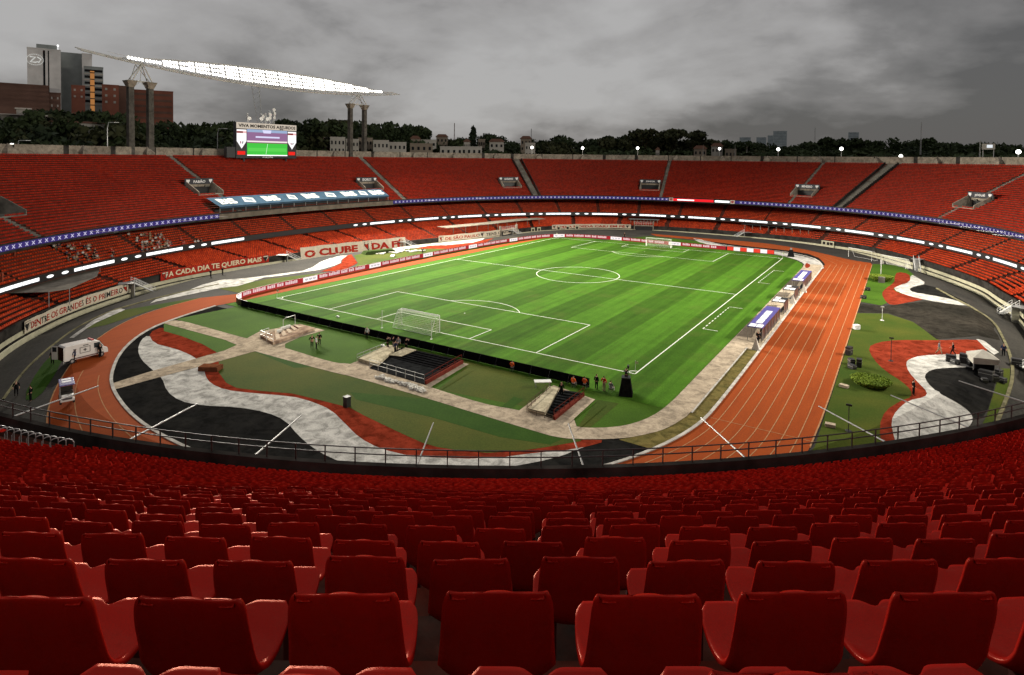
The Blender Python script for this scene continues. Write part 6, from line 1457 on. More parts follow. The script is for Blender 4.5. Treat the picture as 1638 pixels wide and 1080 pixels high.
# brick red box walls in the left middle tier
for i, (x0, x1, y0, y1, o) in enumerate(((2, 38, 415, 398, 6.4), (2, 52, 432, 410, 3.9), (12, 68, 452, 422, 1.3))):
    hA = U.near(*atz(x0, (y0 + y1) / 2, 6 + o * .3)[:2])[0]; hB = U.near(*atz(x1, (y0 + y1) / 2, 6 + o * .3)[:2])[0]
    m_ = MB(); ribbon_geo(m_, min(hA, hB), max(hA, hB), o, MZ0 + .49 * o - .2, MZ0 + .49 * o + 1.5); ribbon_geo(m_, min(hA, hB), max(hA, hB), o + .2, MZ0 + .49 * o - .2, MZ0 + .49 * o + 1.5)
    tag(m_.build('box_wall', mat('brick red wall', (.33, .085, .05), .8, .12, 1)), ['topmost brick red wall of the boxes at the left edge', 'middle brick red wall of the boxes at the left edge', 'lowest brick red wall of the boxes at the left edge'][i], 'wall', 'brick red box walls at the left edge')

# ------------------------------------------------------------------ floodlight truss
def truss(X, sgn, label, beams=True):
    r = empty('floodlight_truss', (0, 0, 0), 0, label, 'floodlight'); tw = mat('truss white', (.55, .54, .50), .5, .1, 1)
    bot = lambda y: 47.3 + 3.6 * ((y - 6) / 56) ** 2; top = lambda y: 53.3 - 2.9 * abs((y - 6) / 52) ** 2.2
    for nm, (y0, y1) in (('near', (-40.2, -35.2)), ('far', (35.9, 42.9))):
        for y in (y0, y1):
            m_ = MB(); m_.box(X - sgn * 1.0, y, 21.8, 1.7, 1.6, 43.0, 0, 0, .82); m_.build('pylon', mat('pylon concrete', (.13, .12, .105), .8, .2, .4, bump=.2, detail=8), r)
            m_ = MB(); m_.box(X - sgn * 1.0, y, 44.2, 1.5, 1.4, 1.7, 0, 0, 1.9); m_.build('capital', beige, r)
        m_ = MB(); ym = (y0 + y1) / 2
        for y in (y0, y1):
            for dx_ in (-1.2, 1.2): m_.tube([(X - sgn + dx_, y, 45.1), (X + dx_ * .3, ym, bot(ym) + .2)], .16, 6); 
            m_.tube([(X - sgn, y, 45.1), (X - sgn - 2.4, ym, 49.8)], .12, 6)
        m_.tube([(X - sgn, y0, 45.1), (X - sgn, y1, 45.1)], .2, 6); m_.tube([(X - sgn, ym, 45.1), (X, ym, bot(ym))], .08, 5)
        for k in range(4): a = y0 + (y1 - y0) * k / 4; b = y0 + (y1 - y0) * (k + 1) / 4; m_.tube([(X - sgn, a, 43.9 if k % 2 else 45.0), (X - sgn, b, 45.0 if k % 2 else 43.9)], .06, 4)
        m_.build('saddle_frame', tw, r)
    ys = np.linspace(-52, 61, 42); m_ = MB()
    m_.tube([(X, y, bot(y)) for y in ys], .20, 6); m_.tube([(X - sgn * 1.8, y, min(top(y), top(y)) if -41 < y < 54 else bot(y) + .5) for y in ys], .14, 6); m_.tube([(X - sgn * 3.2, y, bot(y) + 1.0) for y in ys], .14, 6)
    m_.build('chords', tw, r); m_ = MB()
    for i in range(len(ys) - 1):
        a, b = ys[i], ys[i + 1]; ta = top(a) if -41 < a < 54 else bot(a) + .5; tb = top(b) if -41 < b < 54 else bot(b) + .5
        if i % 2: m_.tube([(X, a, bot(a)), (X - sgn * 1.8, b, tb)], .07, 4); m_.tube([(X, a, bot(a)), (X - sgn * 3.2, b, bot(b) + 1)], .06, 4)
        else: m_.tube([(X - sgn * 1.8, a, ta), (X, b, bot(b))], .07, 4); m_.tube([(X - sgn * 3.2, a, bot(a) + 1), (X, b, bot(b))], .06, 4)
        m_.tube([(X - sgn * 1.8, a, ta), (X - sgn * 3.2, b, bot(b) + 1)], .05, 4)
    m_.build('lattice', tw, r)
    m_ = MB()
    for y in ys[2:-2]: m_.tube([(X, y, bot(y)), (X + sgn * 1.0, y, bot(y) + .1)], .05, 4)
    m_.tube([(X + sgn * 1.0, y, bot(y) + .1) for y in ys[2:-2]], .05, 5); m_.tube([(X + sgn * 1.0, y, bot(y) + 1.1) for y in ys[2:-2]], .04, 5); m_.build('catwalk', tw, r)
    glow = emit('floodlamp glow', (1.0, .95, .84), 9.0); hood = mat('lamp hood', (.35, .35, .33), .4, .1, 1)
    y = -41.0; nb = 0
    d = Vector((sgn * .86, 0, -.50)); upv = Vector((sgn * -.35, 0, .94))
    while y < 51.5:
        gl = MB(); hd = MB(); ncol = 5
        for c_ in range(ncol):
            yy = y + c_ * .86; zb = bot(yy) + 1.1; zt = top(yy) - .1; n_ = max(1, int((zt - zb) / 1.12 + .5))
            for k in range(n_):
                z = zb + (k + .3) * (zt - zb) / n_ ; f = (z - bot(yy)) / 5.5; x = X - sgn * 1.6 * f + sgn * .35
                cpt = Vector((x, yy, z)); vs = []
                for q in range(10): a = q * math.pi / 5; vs.append(tuple(cpt + upv * math.cos(a) * .43 + Vector((0, 1, 0)) * math.sin(a) * .37))
                gl.add(vs, [tuple(range(10))])
                b_ = [tuple(Vector(v) - d * .06) for v in vs]; c2 = [tuple(cpt - d * .45 + (Vector(v) - cpt) * .45) for v in vs]; hd.add(b_ + c2, [(q, (q + 1) % 10, 10 + (q + 1) % 10, 10 + q) for q in range(10)] + [tuple(range(10, 20))])
        hb = hd.build('lamp_bank', hood, r); gl.build('lamps', glow, hb); y += ncol * .86 + .35; nb += 1
    return r
truss(-111.0, 1, 'long leaf shaped floodlight truss on concrete pylons, all its lamps lit, above the left stand')
truss(113.0, -1, 'twin lit floodlight truss above the right hand stand, outside the photograph')

# ------------------------------------------------------------------ scoreboard
def onX(px, py, X): d = ray(px, py); t = (X - CAM[0]) / d[0]; return CAM + d * t
BX = -109.0
y0 = onX(378, 225, BX)[1]; y1 = onX(474, 225, BX)[1]; zt = onX(425, 198, BX)[2]; zb = onX(425, 253.5, BX)[2]; Wd = y1 - y0; Hd = zt - zb; ym = (y0 + y1) / 2
sb_ = empty('scoreboard', (BX, ym, zb), R_(90), 'large video scoreboard with two club crests standing on the left rim', 'scoreboard')   # local x along +y, local -y faces the field
sbm = mat('scoreboard frame', (.02, .02, .022), .5, .1, 1)
m_ = MB(); m_.box(0, .8, Hd / 2, Wd, 1.5, Hd); m_.build('cabinet', sbm, sb_, bevel=.05)
def P2(name, x0, x1, z0, z1, mt, lift=0.0, par=None, pts=None):
    m_ = MB(); yf = .03 - .02 * lift - .03
    if pts: m_.add([(x * Wd, yf - .01, z * Hd) for x, z in pts], [tuple(range(len(pts)))])
    else: m_.add([(x0 * Wd, yf - .01, z0 * Hd), (x1 * Wd, yf - .01, z0 * Hd), (x1 * Wd, yf - .01, z1 * Hd), (x0 * Wd, yf - .01, z1 * Hd)], [(0, 1, 2, 3)])
    return m_.build(name, mt, par or sb_)
P2('title_panel', -.5, .5, .83, 1.0, emit('title beige', (.72, .62, .50), .85), 1)
for txt_, x0, x1 in (('VIVA MOMENTOS A', -.47, .20), ('URDOS', .27, .48)):
    v, f = fit_text(txt_, (x1 - x0) * Wd, .095 * Hd, .04); m_ = MB(); m_.add([((x0 + x1) / 2 * Wd + x, -.06, .915 * Hd + y) for x, y in v], f); m_.build('lettering', sblk, sb_)
v, f = fit_text('BS', .065 * Wd, .13 * Hd, .03); m_ = MB(); m_.add([(.235 * Wd + x, -.06, .90 * Hd + y) for x, y in v], f); m_.build('lettering', sblk, sb_)
scr = P2('screen', -.335, .335, .10, .82, emit('screen sky', (.42, .55, .80), .8), 1)
P2('screen_stand', -.335, .335, .50, .74, emit('screen stand', (.42, .22, .42), .7), 2, scr)
P2('screen_ribbon', -.20, .20, .585, .63, emit('screen pale', (.75, .75, 1.0), 1.0), 3, scr)
P2('screen_canopy', -.08, .06, .70, .80, emit('screen pale', (.75, .75, 1.0)), 3, scr, [(-.09, .81), (.06, .81), (.05, .72), (-.07, .72)])
P2('screen_boards', -.335, .335, .46, .50, emit('screen boards', (1.0, .82, .85), 1.0), 2, scr); P2('screen_dark', -.335, .335, .43, .455, emit('screen dark', (.30, .12, .14), .7), 3, scr)
P2('screen_pitch', -.335, .335, .10, .43, emit('screen green', (.07, .62, .07), .95), 2, scr); P2('screen_pitch_light', -.32, .32, .20, .30, emit('screen green light', (.12, .72, .10), .95), 3, scr)
P2('screen_line', 0, 0, 0, 0, emit('screen line', (.7, 1, .7), 1.0), 4, scr, [(-.035, .12), (-.028, .12), (.0, .42), (-.007, .42)])
P2('screen_edge', -.335, .335, .075, .10, ledw, 3, scr)
for sg, c_ in ((-1, -.42), (1, .42)):
    cr = P2('crest', 0, 0, 0, 0, emit('crest white', (1, .97, .97), 1.15), 2, None, [(c_ - .075, .80), (c_ + .075, .80), (c_ + .075, .48), (c_, .27), (c_ - .075, .48)])
    P2('crest_bar', c_ - .075, c_ + .02, .70, .755, emit('crest red', (.75, .01, .05), .9), 3, cr); P2('crest_bar', c_ + .02, c_ + .075, .70, .755, emit('crest pink', (1, .6, .6), .9), 3, cr)
    P2('crest_mark', 0, 0, 0, 0, emit('crest mark', (.45, .05, .12), .6), 3, cr, [(c_ - .03, .47), (c_ - .008, .47), (c_ - .008, .40), (c_ - .016, .40)]); P2('crest_mark', 0, 0, 0, 0, emit('crest mark dark', (.1, .1, .12), .6), 3, cr, [(c_ + .03, .47), (c_ + .008, .47), (c_ + .008, .40), (c_ + .016, .40)])
    P2('side_light', c_ - .065, c_ + .055, .10, .20, emit('side red', (1, .03, .02), .9), 2)
v, f = fit_text('MORUMBIS', .17 * Wd, .045 * Hd, .02); m_ = MB(); m_.add([(x, -.07, .035 * Hd + y) for x, y in v], f); m_.build('lettering', whitepan, sb_)
m_ = MB(); m_.box(-Wd * .35, 1.2, -1.2, .5, .5, 3.0); m_.box(Wd * .35, 1.2, -1.2, .5, .5, 3.0); m_.box(-Wd * .5 - 1.5, 1.0, 1.8, 2.8, 1.4, 3.2); m_.build('supports', sbm, sb_)
# antenna masts and dishes on top
for i, (px, hgt_, dishes) in enumerate(((396, 3.0, 1), (418, 3.2, 2), (425, 3.4, 1), (431, 4.2, 2), (438, 4.8, 3))):
    q = onX(px, 195, BX - .8); r = empty('antenna_mast', (BX - .8, q[1], zt), 0, 'white antenna mast with dishes on the scoreboard, %s from the left' % ordinal(i + 1), 'antenna', 'antenna masts on the scoreboard')
    m_ = MB()
    for a, b in ((-.3, -.3), (.3, -.3), (0, .3)): m_.tube([(a, b, 0), (a * .6, b * .6, hgt_)], .05, 4)
    for k in range(6): z = hgt_ * k / 6; m_.tube([(-.3, -.3, z), (.3, -.3, z + hgt_ / 6)], .03, 4); m_.tube([(.3, -.3, z), (0, .3, z + hgt_ / 6)], .03, 4)
    m_.build('mast', whitem, r); rr_ = random.Random(i)
    for k in range(dishes):
        m_ = MB(); m_.T = Matrix.Translation((.4, rr_.uniform(-.4, .4), hgt_ * (.45 + .25 * k))) @ Matrix.Rotation(R_(90), 4, 'Y') @ Matrix.Rotation(rr_.uniform(-.4, .4), 4, 'X'); m_.lathe([(.02, -.1), (.3, -.04), (.55, .1), (.6, .2)], n=12); m_.build('dish', whitem, r)
m_ = MB(); a = onX(416, 190, BX - 1); yA = a[1]
for k in range(2): m_.tube([(BX - 1, yA - .9 + k * 1.6, zt), (-112.4, yA - 1.3 + k * 2.6, 47.6)], .10, 5)
for k in range(8):
    z = zt + (47.6 - zt) * k / 8; z2 = zt + (47.6 - zt) * (k + 1) / 8; m_.tube([(BX - 1 - .25 * k, yA - .9 - k * .05, z), (BX - 1.2 - .25 * k, yA + .7 + k * .12, z2)], .05, 4)
tag(m_.build('lattice_mast', metal), 'slender lattice mast between the scoreboard and the light truss', 'mast')

# ------------------------------------------------------------------ lamps on the rim
for i, (px, py, on) in enumerate(((851, 236, 1), (932, 237, 1), (1020, 237, 1), (1151, 238, .6), (1245, 239, 1), (1346, 238, 1), (1441, 250, .7), (1629, 243, 1), (19, 233, .3))):
    d = ray(px, py); best = None
    for t in np.linspace(100, 300, 900):
        p = CAM + d * t; s, o = U.near(p[0], p[1])
        if o >= TOPO + 2.3: best = p; break
    if best is None: continue
    r = empty('rim_lamp', (best[0], best[1], TOPZ), 0, 'round white lamp lit on a short post on the stadium rim, %s from the left' % ordinal(sorted([851, 932, 1020, 1151, 1245, 1346, 1441, 1629, 19]).index(px) + 1), 'lamp', 'round lamps on the stadium rim')
    m_ = MB(); m_.tube([(0, 0, -1), (0, 0, best[2] - TOPZ - .4)], .12, 6); m_.box(0, 0, best[2] - TOPZ - .45, .4, .4, .1); m_.build('post', metal, r)
    m_ = MB(); m_.ball((0, 0, best[2] - TOPZ), .62 * (.75 + .25 * on), 8); m_.build('globe', emit('lamp globe', (1, .97, .92), 6.0), r, smooth=True)
for i, (px, ytop) in enumerate(((172, 196), (348, 206), (28, 225))):     # street lamps beyond the rim
    b = atdist(px, 240, 215); q = atdist(px, ytop, 215); r = empty('street_lamp', (b[0], b[1], terrain(b[0], b[1])), math.atan2(CAM[1] - b[1], CAM[0] - b[0]), ['tall double armed street lamp left of the pylons', 'street lamp between the pylons and the scoreboard', 'short street lamp at the far left edge'][i], 'street lamp', 'street lamps beyond the rim')
    h_ = q[2] - terrain(b[0], b[1]); m_ = MB(); m_.tube([(0, 0, 0), (0, 0, h_ * .95), (0, .3, h_), (0, 2.2, h_ + .1)], .12, 6); m_.build('pole', metal, r); m_ = MB(); m_.box(0, 2.3, h_ + .08, .5, 1.1, .18); m_.build('lamp_head', whitem, r)

# ------------------------------------------------------------------ beyond the rim: buildings
def rim_dist(px):
    d = ray(px, 250); u = np.array([d[0], d[1]]) / math.hypot(d[0], d[1])
    for t in range(400, 20, -2):
        p = CAM[:2] + u * t
        if U.near(p[0], p[1])[1] < TOPO + 6: return t
    return 60
def bmat(n, c, **k): return mat(n, c, .8, .12, .15, detail=5, **k)
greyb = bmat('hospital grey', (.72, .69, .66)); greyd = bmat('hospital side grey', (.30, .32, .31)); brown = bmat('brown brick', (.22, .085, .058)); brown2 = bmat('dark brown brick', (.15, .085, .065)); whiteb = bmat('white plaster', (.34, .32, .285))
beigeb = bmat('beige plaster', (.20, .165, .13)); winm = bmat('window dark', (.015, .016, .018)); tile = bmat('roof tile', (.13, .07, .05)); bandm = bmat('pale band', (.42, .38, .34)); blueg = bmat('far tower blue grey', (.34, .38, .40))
def building(px0, px1, py, D0, depth, mt, label, name='building', cat='building', rows=0, cols=0, wm=None, wf=.55, hf=.5, group=None, roof=None, zb=None, extra=None, lit=()):
    D = D0 if D0 > 500 else max(D0, max(rim_dist(px0), rim_dist(px1)) + 22)
    a = atdist(px0, py, D); b = atdist(px1, py, D); w = math.hypot(b[0] - a[0], b[1] - a[1]); c_ = (a + b) / 2; ang = math.atan2(b[1] - a[1], b[0] - a[0])
    z0 = terrain(c_[0], c_[1]) - 3 if zb is None else zb; h = max(3.0, c_[2] - z0)
    r = empty(name, (c_[0], c_[1], z0), ang, label, cat, group); m_ = MB(); m_.box(0, depth / 2, h / 2, w, depth, h); m_.build('wall', mt, r)
    if rows:
        top = min(h - .8, rows * 3.3); 
        for i in range(rows):
            z = h - 1.9 - i * 3.3
            if z < 1: break
            if cols * rows > 24:      # long bands of glazing
                m_ = MB(); m_.box(0, -.06, z, w * .92, .12, 1.3); m_.build('window_band', wm or winm, r)
            else:
                for k in range(cols):
                    m_ = MB(); ww = w / cols * wf; m_.box(-w / 2 + w * (k + .5) / cols, -.06, z, ww, .12, 3.3 * hf); m_.build('window', (emit('lit window', (1, .75, .45), .5) if (i, k) in lit else (wm or winm)), r)
    if roof:
        m_ = MB(); e = .5; m_.add([(-w / 2 - e, -e, h), (w / 2 + e, -e, h), (w / 2 + e, depth + e, h), (-w / 2 - e, depth + e, h), (-w / 2 + 1, depth / 2, h + roof), (w / 2 - 1, depth / 2, h + roof)], [(0, 1, 5, 4), (1, 2, 5), (2, 3, 4, 5), (3, 0, 4), (3, 2, 1, 0)]); m_.build('roof', tile, r)
    else:
        m_ = MB(); m_.box(0, depth / 2, h + .25, w + .2, depth + .2, .5); m_.build('parapet', mt, r)
    return r, w, h
# tall grey hospital slab with an emblem
r, w, h = building(43, 97, 79, 420, 22, greyb, 'tall grey slab building with a round white emblem near its top left', rows=0)
m_ = MB(); m_.box(w * .0, -.1, h * .5, .9, .2, h * .98); m_.box(w * .13, -.1, h * .5, .5, .2, h * .98); m_.build('slot', winm, r)
m_ = MB()
for k in range(24):
    a0 = k * math.pi / 12; a1 = (k + .7) * math.pi / 12; rr_ = 3.6
    m_.tube([(-w * .27 + rr_ * math.cos(a0), -.3, h - 6 + rr_ * .8 * math.sin(a0)), (-w * .27 + rr_ * math.cos(a1), -.3, h - 6 + rr_ * .8 * math.sin(a1))], .13, 4)
m_.tube([(-w * .27 - 2.2, -.3, h - 4.6), (-w * .27 + .2, -.3, h - 4.6), (-w * .27 - 2.0, -.3, h - 7.4), (-w * .27 + .6, -.3, h - 7.4)], .35, 4)
m_.tube([(-w * .27 + 1.0, -.3, h - 4.5), (-w * .27 + 2.6, -.3, h - 5.6), (-w * .27 + 1.6, -.3, h - 7.4), (-w * .27 + .7, -.3, h - 7.0)], .3, 4); m_.build('emblem', emit('emblem white', (.8, .8, .76), .7), r)
m_ = MB(); m_.box(w * .08, 8, h + 1.6, w * .62, 8, 3.2); m_.build('roof_block', greyd, r)
m_ = MB(); m_.box(w * .42, 2, h + 1.6, .15, .15, 2.2); m_.ball((w * .42, 2, h + 3), .5, 6); m_.build('roof_lamp', emit('roof lamp', (1, 1, 1), 2), r)
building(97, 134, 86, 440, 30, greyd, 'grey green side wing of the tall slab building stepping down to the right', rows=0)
building(131, 147, 87, 425, 12, greyb, 'narrow light grey stair tower right of the tall slab', rows=0)
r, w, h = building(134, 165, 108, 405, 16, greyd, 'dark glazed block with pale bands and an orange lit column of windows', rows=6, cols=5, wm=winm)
m_ = MB(); m_.box(w * -.07, -.22, h - 13, 1.9, .1, 22); m_.build('lit_glazing', emit('orange glazing', (1, .42, .13), .38), r)
for i in range(6): m_ = MB(); m_.box(w * -.07, -.3, h - 3 - i * 3.5, 2.1, .1, .5); m_.build('glazing_bar', winm, r)
m_ = MB(); [m_.box(0, -.2, h - 3.6 - i * 3.3, w, .1, .6) for i in range(6)]; m_.build('pale_bands', bandm, r)
building(114, 136, 138, 380, 12, brown, 'small brown brick block in front of the glazed block', rows=2, cols=2, wm=bandm, wf=.3, hf=.3)
building(163, 190, 137, 380, 14, brown, 'brown brick block with pale square windows', rows=3, cols=2, wm=whiteb, wf=.28, hf=.35)
building(188, 214, 139, 395, 16, brown2, 'grey brown windowless block left of the pylons', rows=0)
building(212, 277, 146, 400, 26, brown, 'wide dark brown block with faint bands behind the pylons', rows=8, cols=4, wm=brown2)
building(-10, 78, 136, 330, 24, brown2, 'long dark brown hall at the far left edge', rows=0)
r, w, h = building(78, 97, 150, 332, 24, brown2, 'lower stepped part of the dark brown hall with pale small windows', rows=3, cols=2, wm=bandm, wf=.25, hf=.3)
r, w, h = building(-20, 82, 187, 285, 14, whiteb, 'white colonial looking mansion at the left edge with rows of columns', rows=2, cols=9, wm=winm, wf=.6, hf=.62)
m_ = MB(); m_.box(w * .05, 4, h + 1.5, w * .22, 6, 3.0); m_.build('attic', whiteb, r); m_ = MB(); m_.box(w * .05, 4, h + 3.1, w * .27, 7, .5); m_.box(0, 4, h + .7, w * 1.02, 12, .35); m_.build('cornice', bandm, r)
for i in range(10): m_ = MB(); m_.box(-w / 2 + w * i / 9.0, -.8, h / 2, .45, .45, h); m_.build('column', whiteb, r)
building(76, 168, 197, 275, 9, whiteb, 'long low white wing with a flat roof right of the mansion', rows=1, cols=9, wm=winm, wf=.55, hf=.4, roof=.9)
r, w, h = building(474, 530, 218, 280, 14, brown, 'brown brick building framed by pale bands right of the scoreboard', rows=0)
m_ = MB(); [m_.box(-w / 2 + w * i / 4, -.15, h / 2, .7, .3, h) for i in range(5)]; [m_.box(0, -.18, h - .4 - i * 4.2, w, .3, .6) for i in range(3)]; m_.build('frame', bandm, r)
rg = random.Random(11)
hs = [(528, 552, 221), (553, 574, 224), (573, 596, 222), (597, 622, 226), (622, 650, 229), (656, 692, 231), (704, 740, 236), (738, 771, 236)]
for i, (a, b, y) in enumerate(hs):
    building(a, b, y, 270 + (i % 3) * 8, 9, whiteb if i % 3 != 2 else beigeb, 'pale terraced house behind the rim, %s from the left of its row' % ordinal(i + 1), 'terraced_house', 'house', 2, 4, winm, .4, .45, 'pale terraced houses behind the rim')
hs = [(657, 672, 222, 300), (673, 698, 225, 305), (698, 716, 219, 330), (742, 752, 227, 300), (765, 776, 224, 320), (783, 806, 227, 300), (833, 850, 222, 320), (840, 856, 230, 285), (1110, 1130, 238, 290), (1138, 1156, 234, 300), (1160, 1178, 240, 290), (498, 520, 207, 420), (545, 560, 206, 420), (668, 680, 212, 400), (322, 340, 216, 320), (196, 214, 207, 300), (1018, 1026, 217, 380), (1049, 1055, 240, 280), (282, 293, 221, 300)]
for i, (a, b, y, D) in enumerate(hs):
    building(a, b, y, D, 8, whiteb if i % 2 else beigeb, 'small house among the trees behind the rim, %s from the left' % ordinal(sorted(range(len(hs)), key=lambda k: hs[k][0]).index(i) + 1), 'house', 'house', 2 if b - a > 15 else 1, 3, winm, .4, .4, 'houses among the trees', roof=1.6 if i % 3 != 1 else None)
for i, (a, b, y, D) in enumerate(((1183, 1201, 220, 1500), (1210, 1226, 220, 1550), (1228, 1238, 217, 1600), (1237, 1259, 210, 1450), (1357, 1374, 212, 1500))):
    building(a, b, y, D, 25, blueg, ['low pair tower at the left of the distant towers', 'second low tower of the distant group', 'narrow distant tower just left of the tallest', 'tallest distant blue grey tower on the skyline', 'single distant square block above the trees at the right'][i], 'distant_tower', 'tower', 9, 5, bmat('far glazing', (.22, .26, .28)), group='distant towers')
for i, (px, y, D) in enumerate(((727, 197, 420), (850, 206, 600), (1304, 204, 900), (1474, 196, 300), (1568, 226, 240), (681 + 430, 218, 500))):
    b = atdist(px, y, D); t = terrain(b[0], b[1]); m_ = MB(); H = b[2] - t; s_ = D / 420
    for dx_ in (-.5, .5): m_.tube([(dx_ * s_, 0, 0), (dx_ * .3 * s_, 0, H)], .12 * s_, 4)
    for k in range(10): m_.tube([(-.5 * s_ + .03 * k, 0, H * k / 10), (.5 * s_ - .03 * k, 0, H * (k + 1) / 10)], .06 * s_, 3)
    o = m_.build('radio_mast', metal if i else brown2); o.location = (b[0], b[1], t); tag(o, 'thin radio mast on the skyline, %s from the left' % ordinal(sorted((727, 850, 1304, 1474, 1568, 1111)).index(px) + 1), 'mast', 'radio masts on the skyline')
# water tank tower and a floodlit shed near the right edge
b = atdist(1581, 240, rim_dist(1581) + 4); r = empty('rim_cabin', (b[0], b[1], 0), math.atan2(CAM[1] - b[1], CAM[0] - b[0]) + 1.57, 'small lit cabin on stilts behind the rim near the right edge', 'cabin')
m_ = MB(); m_.box(0, 0, b[2] + 1.0, 3.2, 2, 1.8); m_.build('wall', whiteb, r); m_ = MB(); m_.box(.3, -1.05, b[2] + 1.1, 1.4, .06, .9); m_.build('window', emit('cabin light', (.9, .95, 1), .9), r)
for sx_ in (-1.3, 1.3): m_ = MB(); m_.box(sx_, 0, b[2] / 2 + .1, .2, .2, b[2]); m_.build('leg', metal, r)

# ------------------------------------------------------------------ trees
bark = mat('bark', (.05, .038, .028), .9, .2, 2); foliage = [leaf_mat('dark foliage %s' % n, a, b) for n, a, b in (('cool', (.022, .036, .014), (.040, .055, .018)), ('warm', (.030, .036, .014), (.050, .052, .020)), ('deep', (.015, .026, .012), (.028, .040, .016)))]
def crown_fn(blobs):
    def fn(r):
        c_, rad = blobs[r.randrange(len(blobs))]; d = Vector((r.gauss(0, 1), r.gauss(0, 1), r.gauss(0, 1))).normalized() * (r.random() ** .45); return (c_[0] + d.x * rad[0], c_[1] + d.y * rad[0], c_[2] + d.z * rad[1]), r.choice((.7, 1, 1.3))
    return fn
PROT = []
for k in range(7):
    r = random.Random(40 + k); bl_ = []
    if k < 4:
        for i in range(11 + k): a = r.uniform(0, 6.28); q = r.uniform(.05, .34); z = r.uniform(.38, .88); bl_.append(((q * math.cos(a), q * math.sin(a), z), (r.uniform(.10, .19) * (1.2 - abs(z - .6)), r.uniform(.08, .14))))
    elif k == 4:   # umbrella shape with gaps
        for i in range(9): a = r.uniform(0, 6.28); q = r.uniform(.1, .42); bl_.append(((q * math.cos(a), q * math.sin(a), r.uniform(.78, .92)), (.13, .055)))
    elif k == 5:   # cypress
        for i in range(14): z = .08 + .9 * i / 14; bl_.append(((0, 0, z), (.10 * (1.05 - z) + .02, .07)))
    else:          # open tall tree with clumps
        for i in range(9): a = r.uniform(0, 6.28); z = r.uniform(.5, .93); q = r.uniform(.08, .26); bl_.append(((q * math.cos(a), q * math.sin(a), z), (.10, .07)))
    me = leaf_mesh('crown', 3000 if k != 5 else 1800, crown_fn(bl_), .017, foliage[k % 3], r)
    t_ = MB(); t_.tube([(0, 0, -.05), (.01, 0, .25), (0, .01, .55)], .022, 6, r1=.012)
    for c_, rad in bl_[:7]: t_.tube([(0, 0, .32 if k != 5 else .1), (c_[0] * .5, c_[1] * .5, c_[2] * .75), c_], .009, 4, r1=.003)
    o = t_.build('trunk', bark); tm = o.data; bpy.data.objects.remove(o); PROT.append((me, tm))
def tree(px, ytop, D, k, wid=1.0, label='dark leafy tree in the tree line beyond the stadium rim', group='trees beyond the rim', minh=6):
    D = max(D, rim_dist(px) + 24 + (D % 17) * 1.4); b = atdist(px, ytop, D); t = terrain(b[0], b[1]) - .5; H = max(minh, b[2] - t)
    r = empty('tree', (b[0], b[1], t), random.uniform(0, 6.28), label, 'tree', group); r.scale = (H * wid, H * wid, H)
    for nm, me in (('trunk', PROT[k][1]), ('crown', PROT[k][0])): o = bpy.data.objects.new(nm, me); COL.objects.link(o); o.parent = r
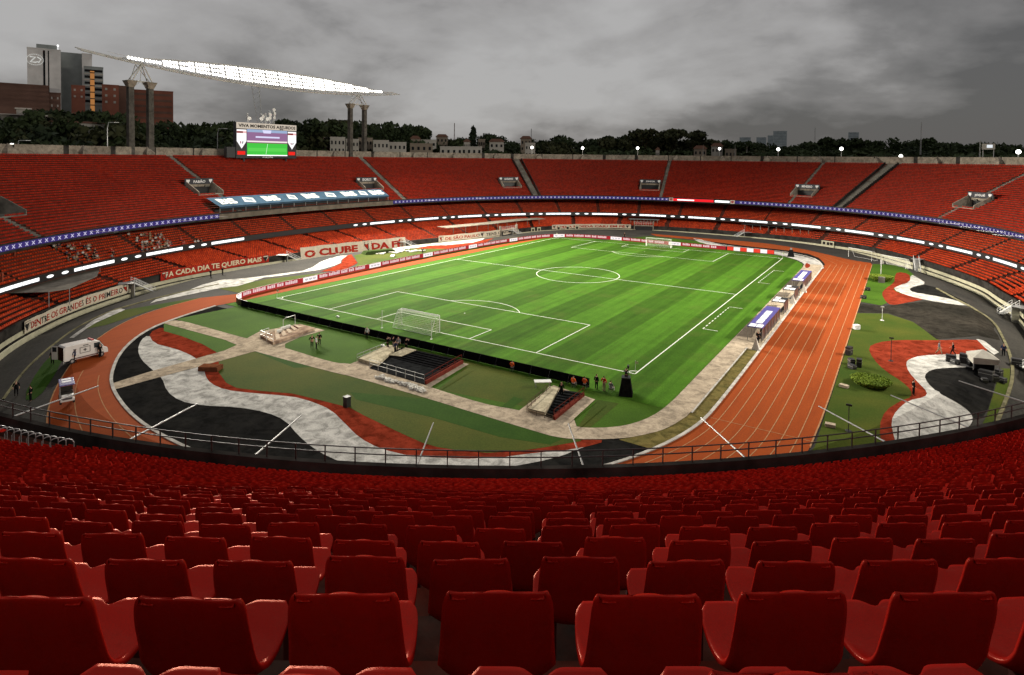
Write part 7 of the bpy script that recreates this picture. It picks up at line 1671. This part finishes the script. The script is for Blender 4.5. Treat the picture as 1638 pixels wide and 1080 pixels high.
sil = [(-30, 176), (60, 176), (90, 168), (120, 164), (150, 164), (185, 172), (215, 185), (250, 190), (285, 188), (300, 183), (330, 182), (352, 190), (375, 196), (450, 190), (480, 186), (505, 188), (520, 184), (545, 190), (565, 186), (600, 187), (620, 188), (650, 194), (670, 201), (690, 207), (720, 213), (735, 214), (765, 217), (772, 208), (785, 209), (800, 216), (835, 222), (868, 214), (875, 206), (890, 210), (925, 212), (940, 213), (950, 211), (975, 218), (995, 212), (1008, 209), (1021, 203), (1030, 208), (1045, 216), (1060, 210), (1080, 204), (1092, 208), (1105, 221), (1125, 220), (1150, 220), (1160, 217), (1175, 224), (1220, 229), (1262, 233), (1300, 226), (1325, 222), (1350, 219), (1365, 221), (1400, 224), (1430, 226), (1452, 214), (1465, 213), (1490, 218), (1505, 228), (1522, 238), (1540, 228), (1565, 223), (1590, 224), (1612, 231), (1625, 238), (1660, 236), (1720, 234)]
sxs = [a for a, _ in sil]; sys_ = [b for _, b in sil]
rt = random.Random(99); x = -40
while x < 1710:
    y = np.interp(x, sxs, sys_); big = rt.random() < .25
    if not (745 < x < 768): tree(x, y + rt.uniform(-1.5, 3.5) - (3 if x > 1090 else 0), (rim_dist(x) + rt.uniform(70, 150)) if x > 480 or x < 90 else rt.uniform(270, 320), rt.choice((0, 1, 2, 3, 0, 1, 2, 3, 6)), rt.uniform(.8, 1.15))
    x += rt.uniform(9, 15)
x = -40
while x < 1710:
    y = np.interp(x, sxs, sys_); tree(x, (y + 246) / 2 + rt.uniform(-4, 5), (rim_dist(x) + rt.uniform(45, 75)) if x > 480 else rt.uniform(245, 268), rt.choice((0, 1, 2, 3)), rt.uniform(1.0, 1.4)); x += rt.uniform(13, 22)
x = -40
while x < 1710:
    if not (470 < x < 775 and rt.random() < .5) and not (x < 170 and rt.random() < .5): tree(x, 238 + rt.uniform(-5, 5), rt.uniform(225, 245), rt.choice((0, 1, 2, 3)), rt.uniform(1.1, 1.6))
    x += rt.uniform(14, 24)
tree(757, 200, 330, 5, .9, 'tall narrow cypress standing above the tree line left of the rim lamps', None)
tree(1021, 202, 330, 4, .9, 'flat topped tree above the third rim lamp', None)
tree(1082, 203, 340, 4, 1.0, 'wide flat topped tree right of the third rim lamp', None)
tree(520, 185, 345, 4, .9, 'flat topped tree on the hill left of the far pylons', None)
for i, (px, y) in enumerate(((745 + 380, 230), (1144, 230), (1176, 229), (1195, 231))):     # small white monuments
    b = atdist(px, y, max(262, rim_dist(px) + 18)); t = terrain(b[0], b[1]); m_ = MB(); m_.add([(-1.2, 0, 0), (1.2, 0, 0), (0, 0, b[2] - t), (0, 1.2, 0)], [(0, 1, 2), (1, 3, 2), (3, 0, 2)]); o = m_.build('flag_sail', whiteb); o.location = (b[0], b[1], t); tag(o, 'small pointed white sail shape among the trees, %s from the left' % ordinal(i + 1), 'sail', 'pointed white sails behind the rim')
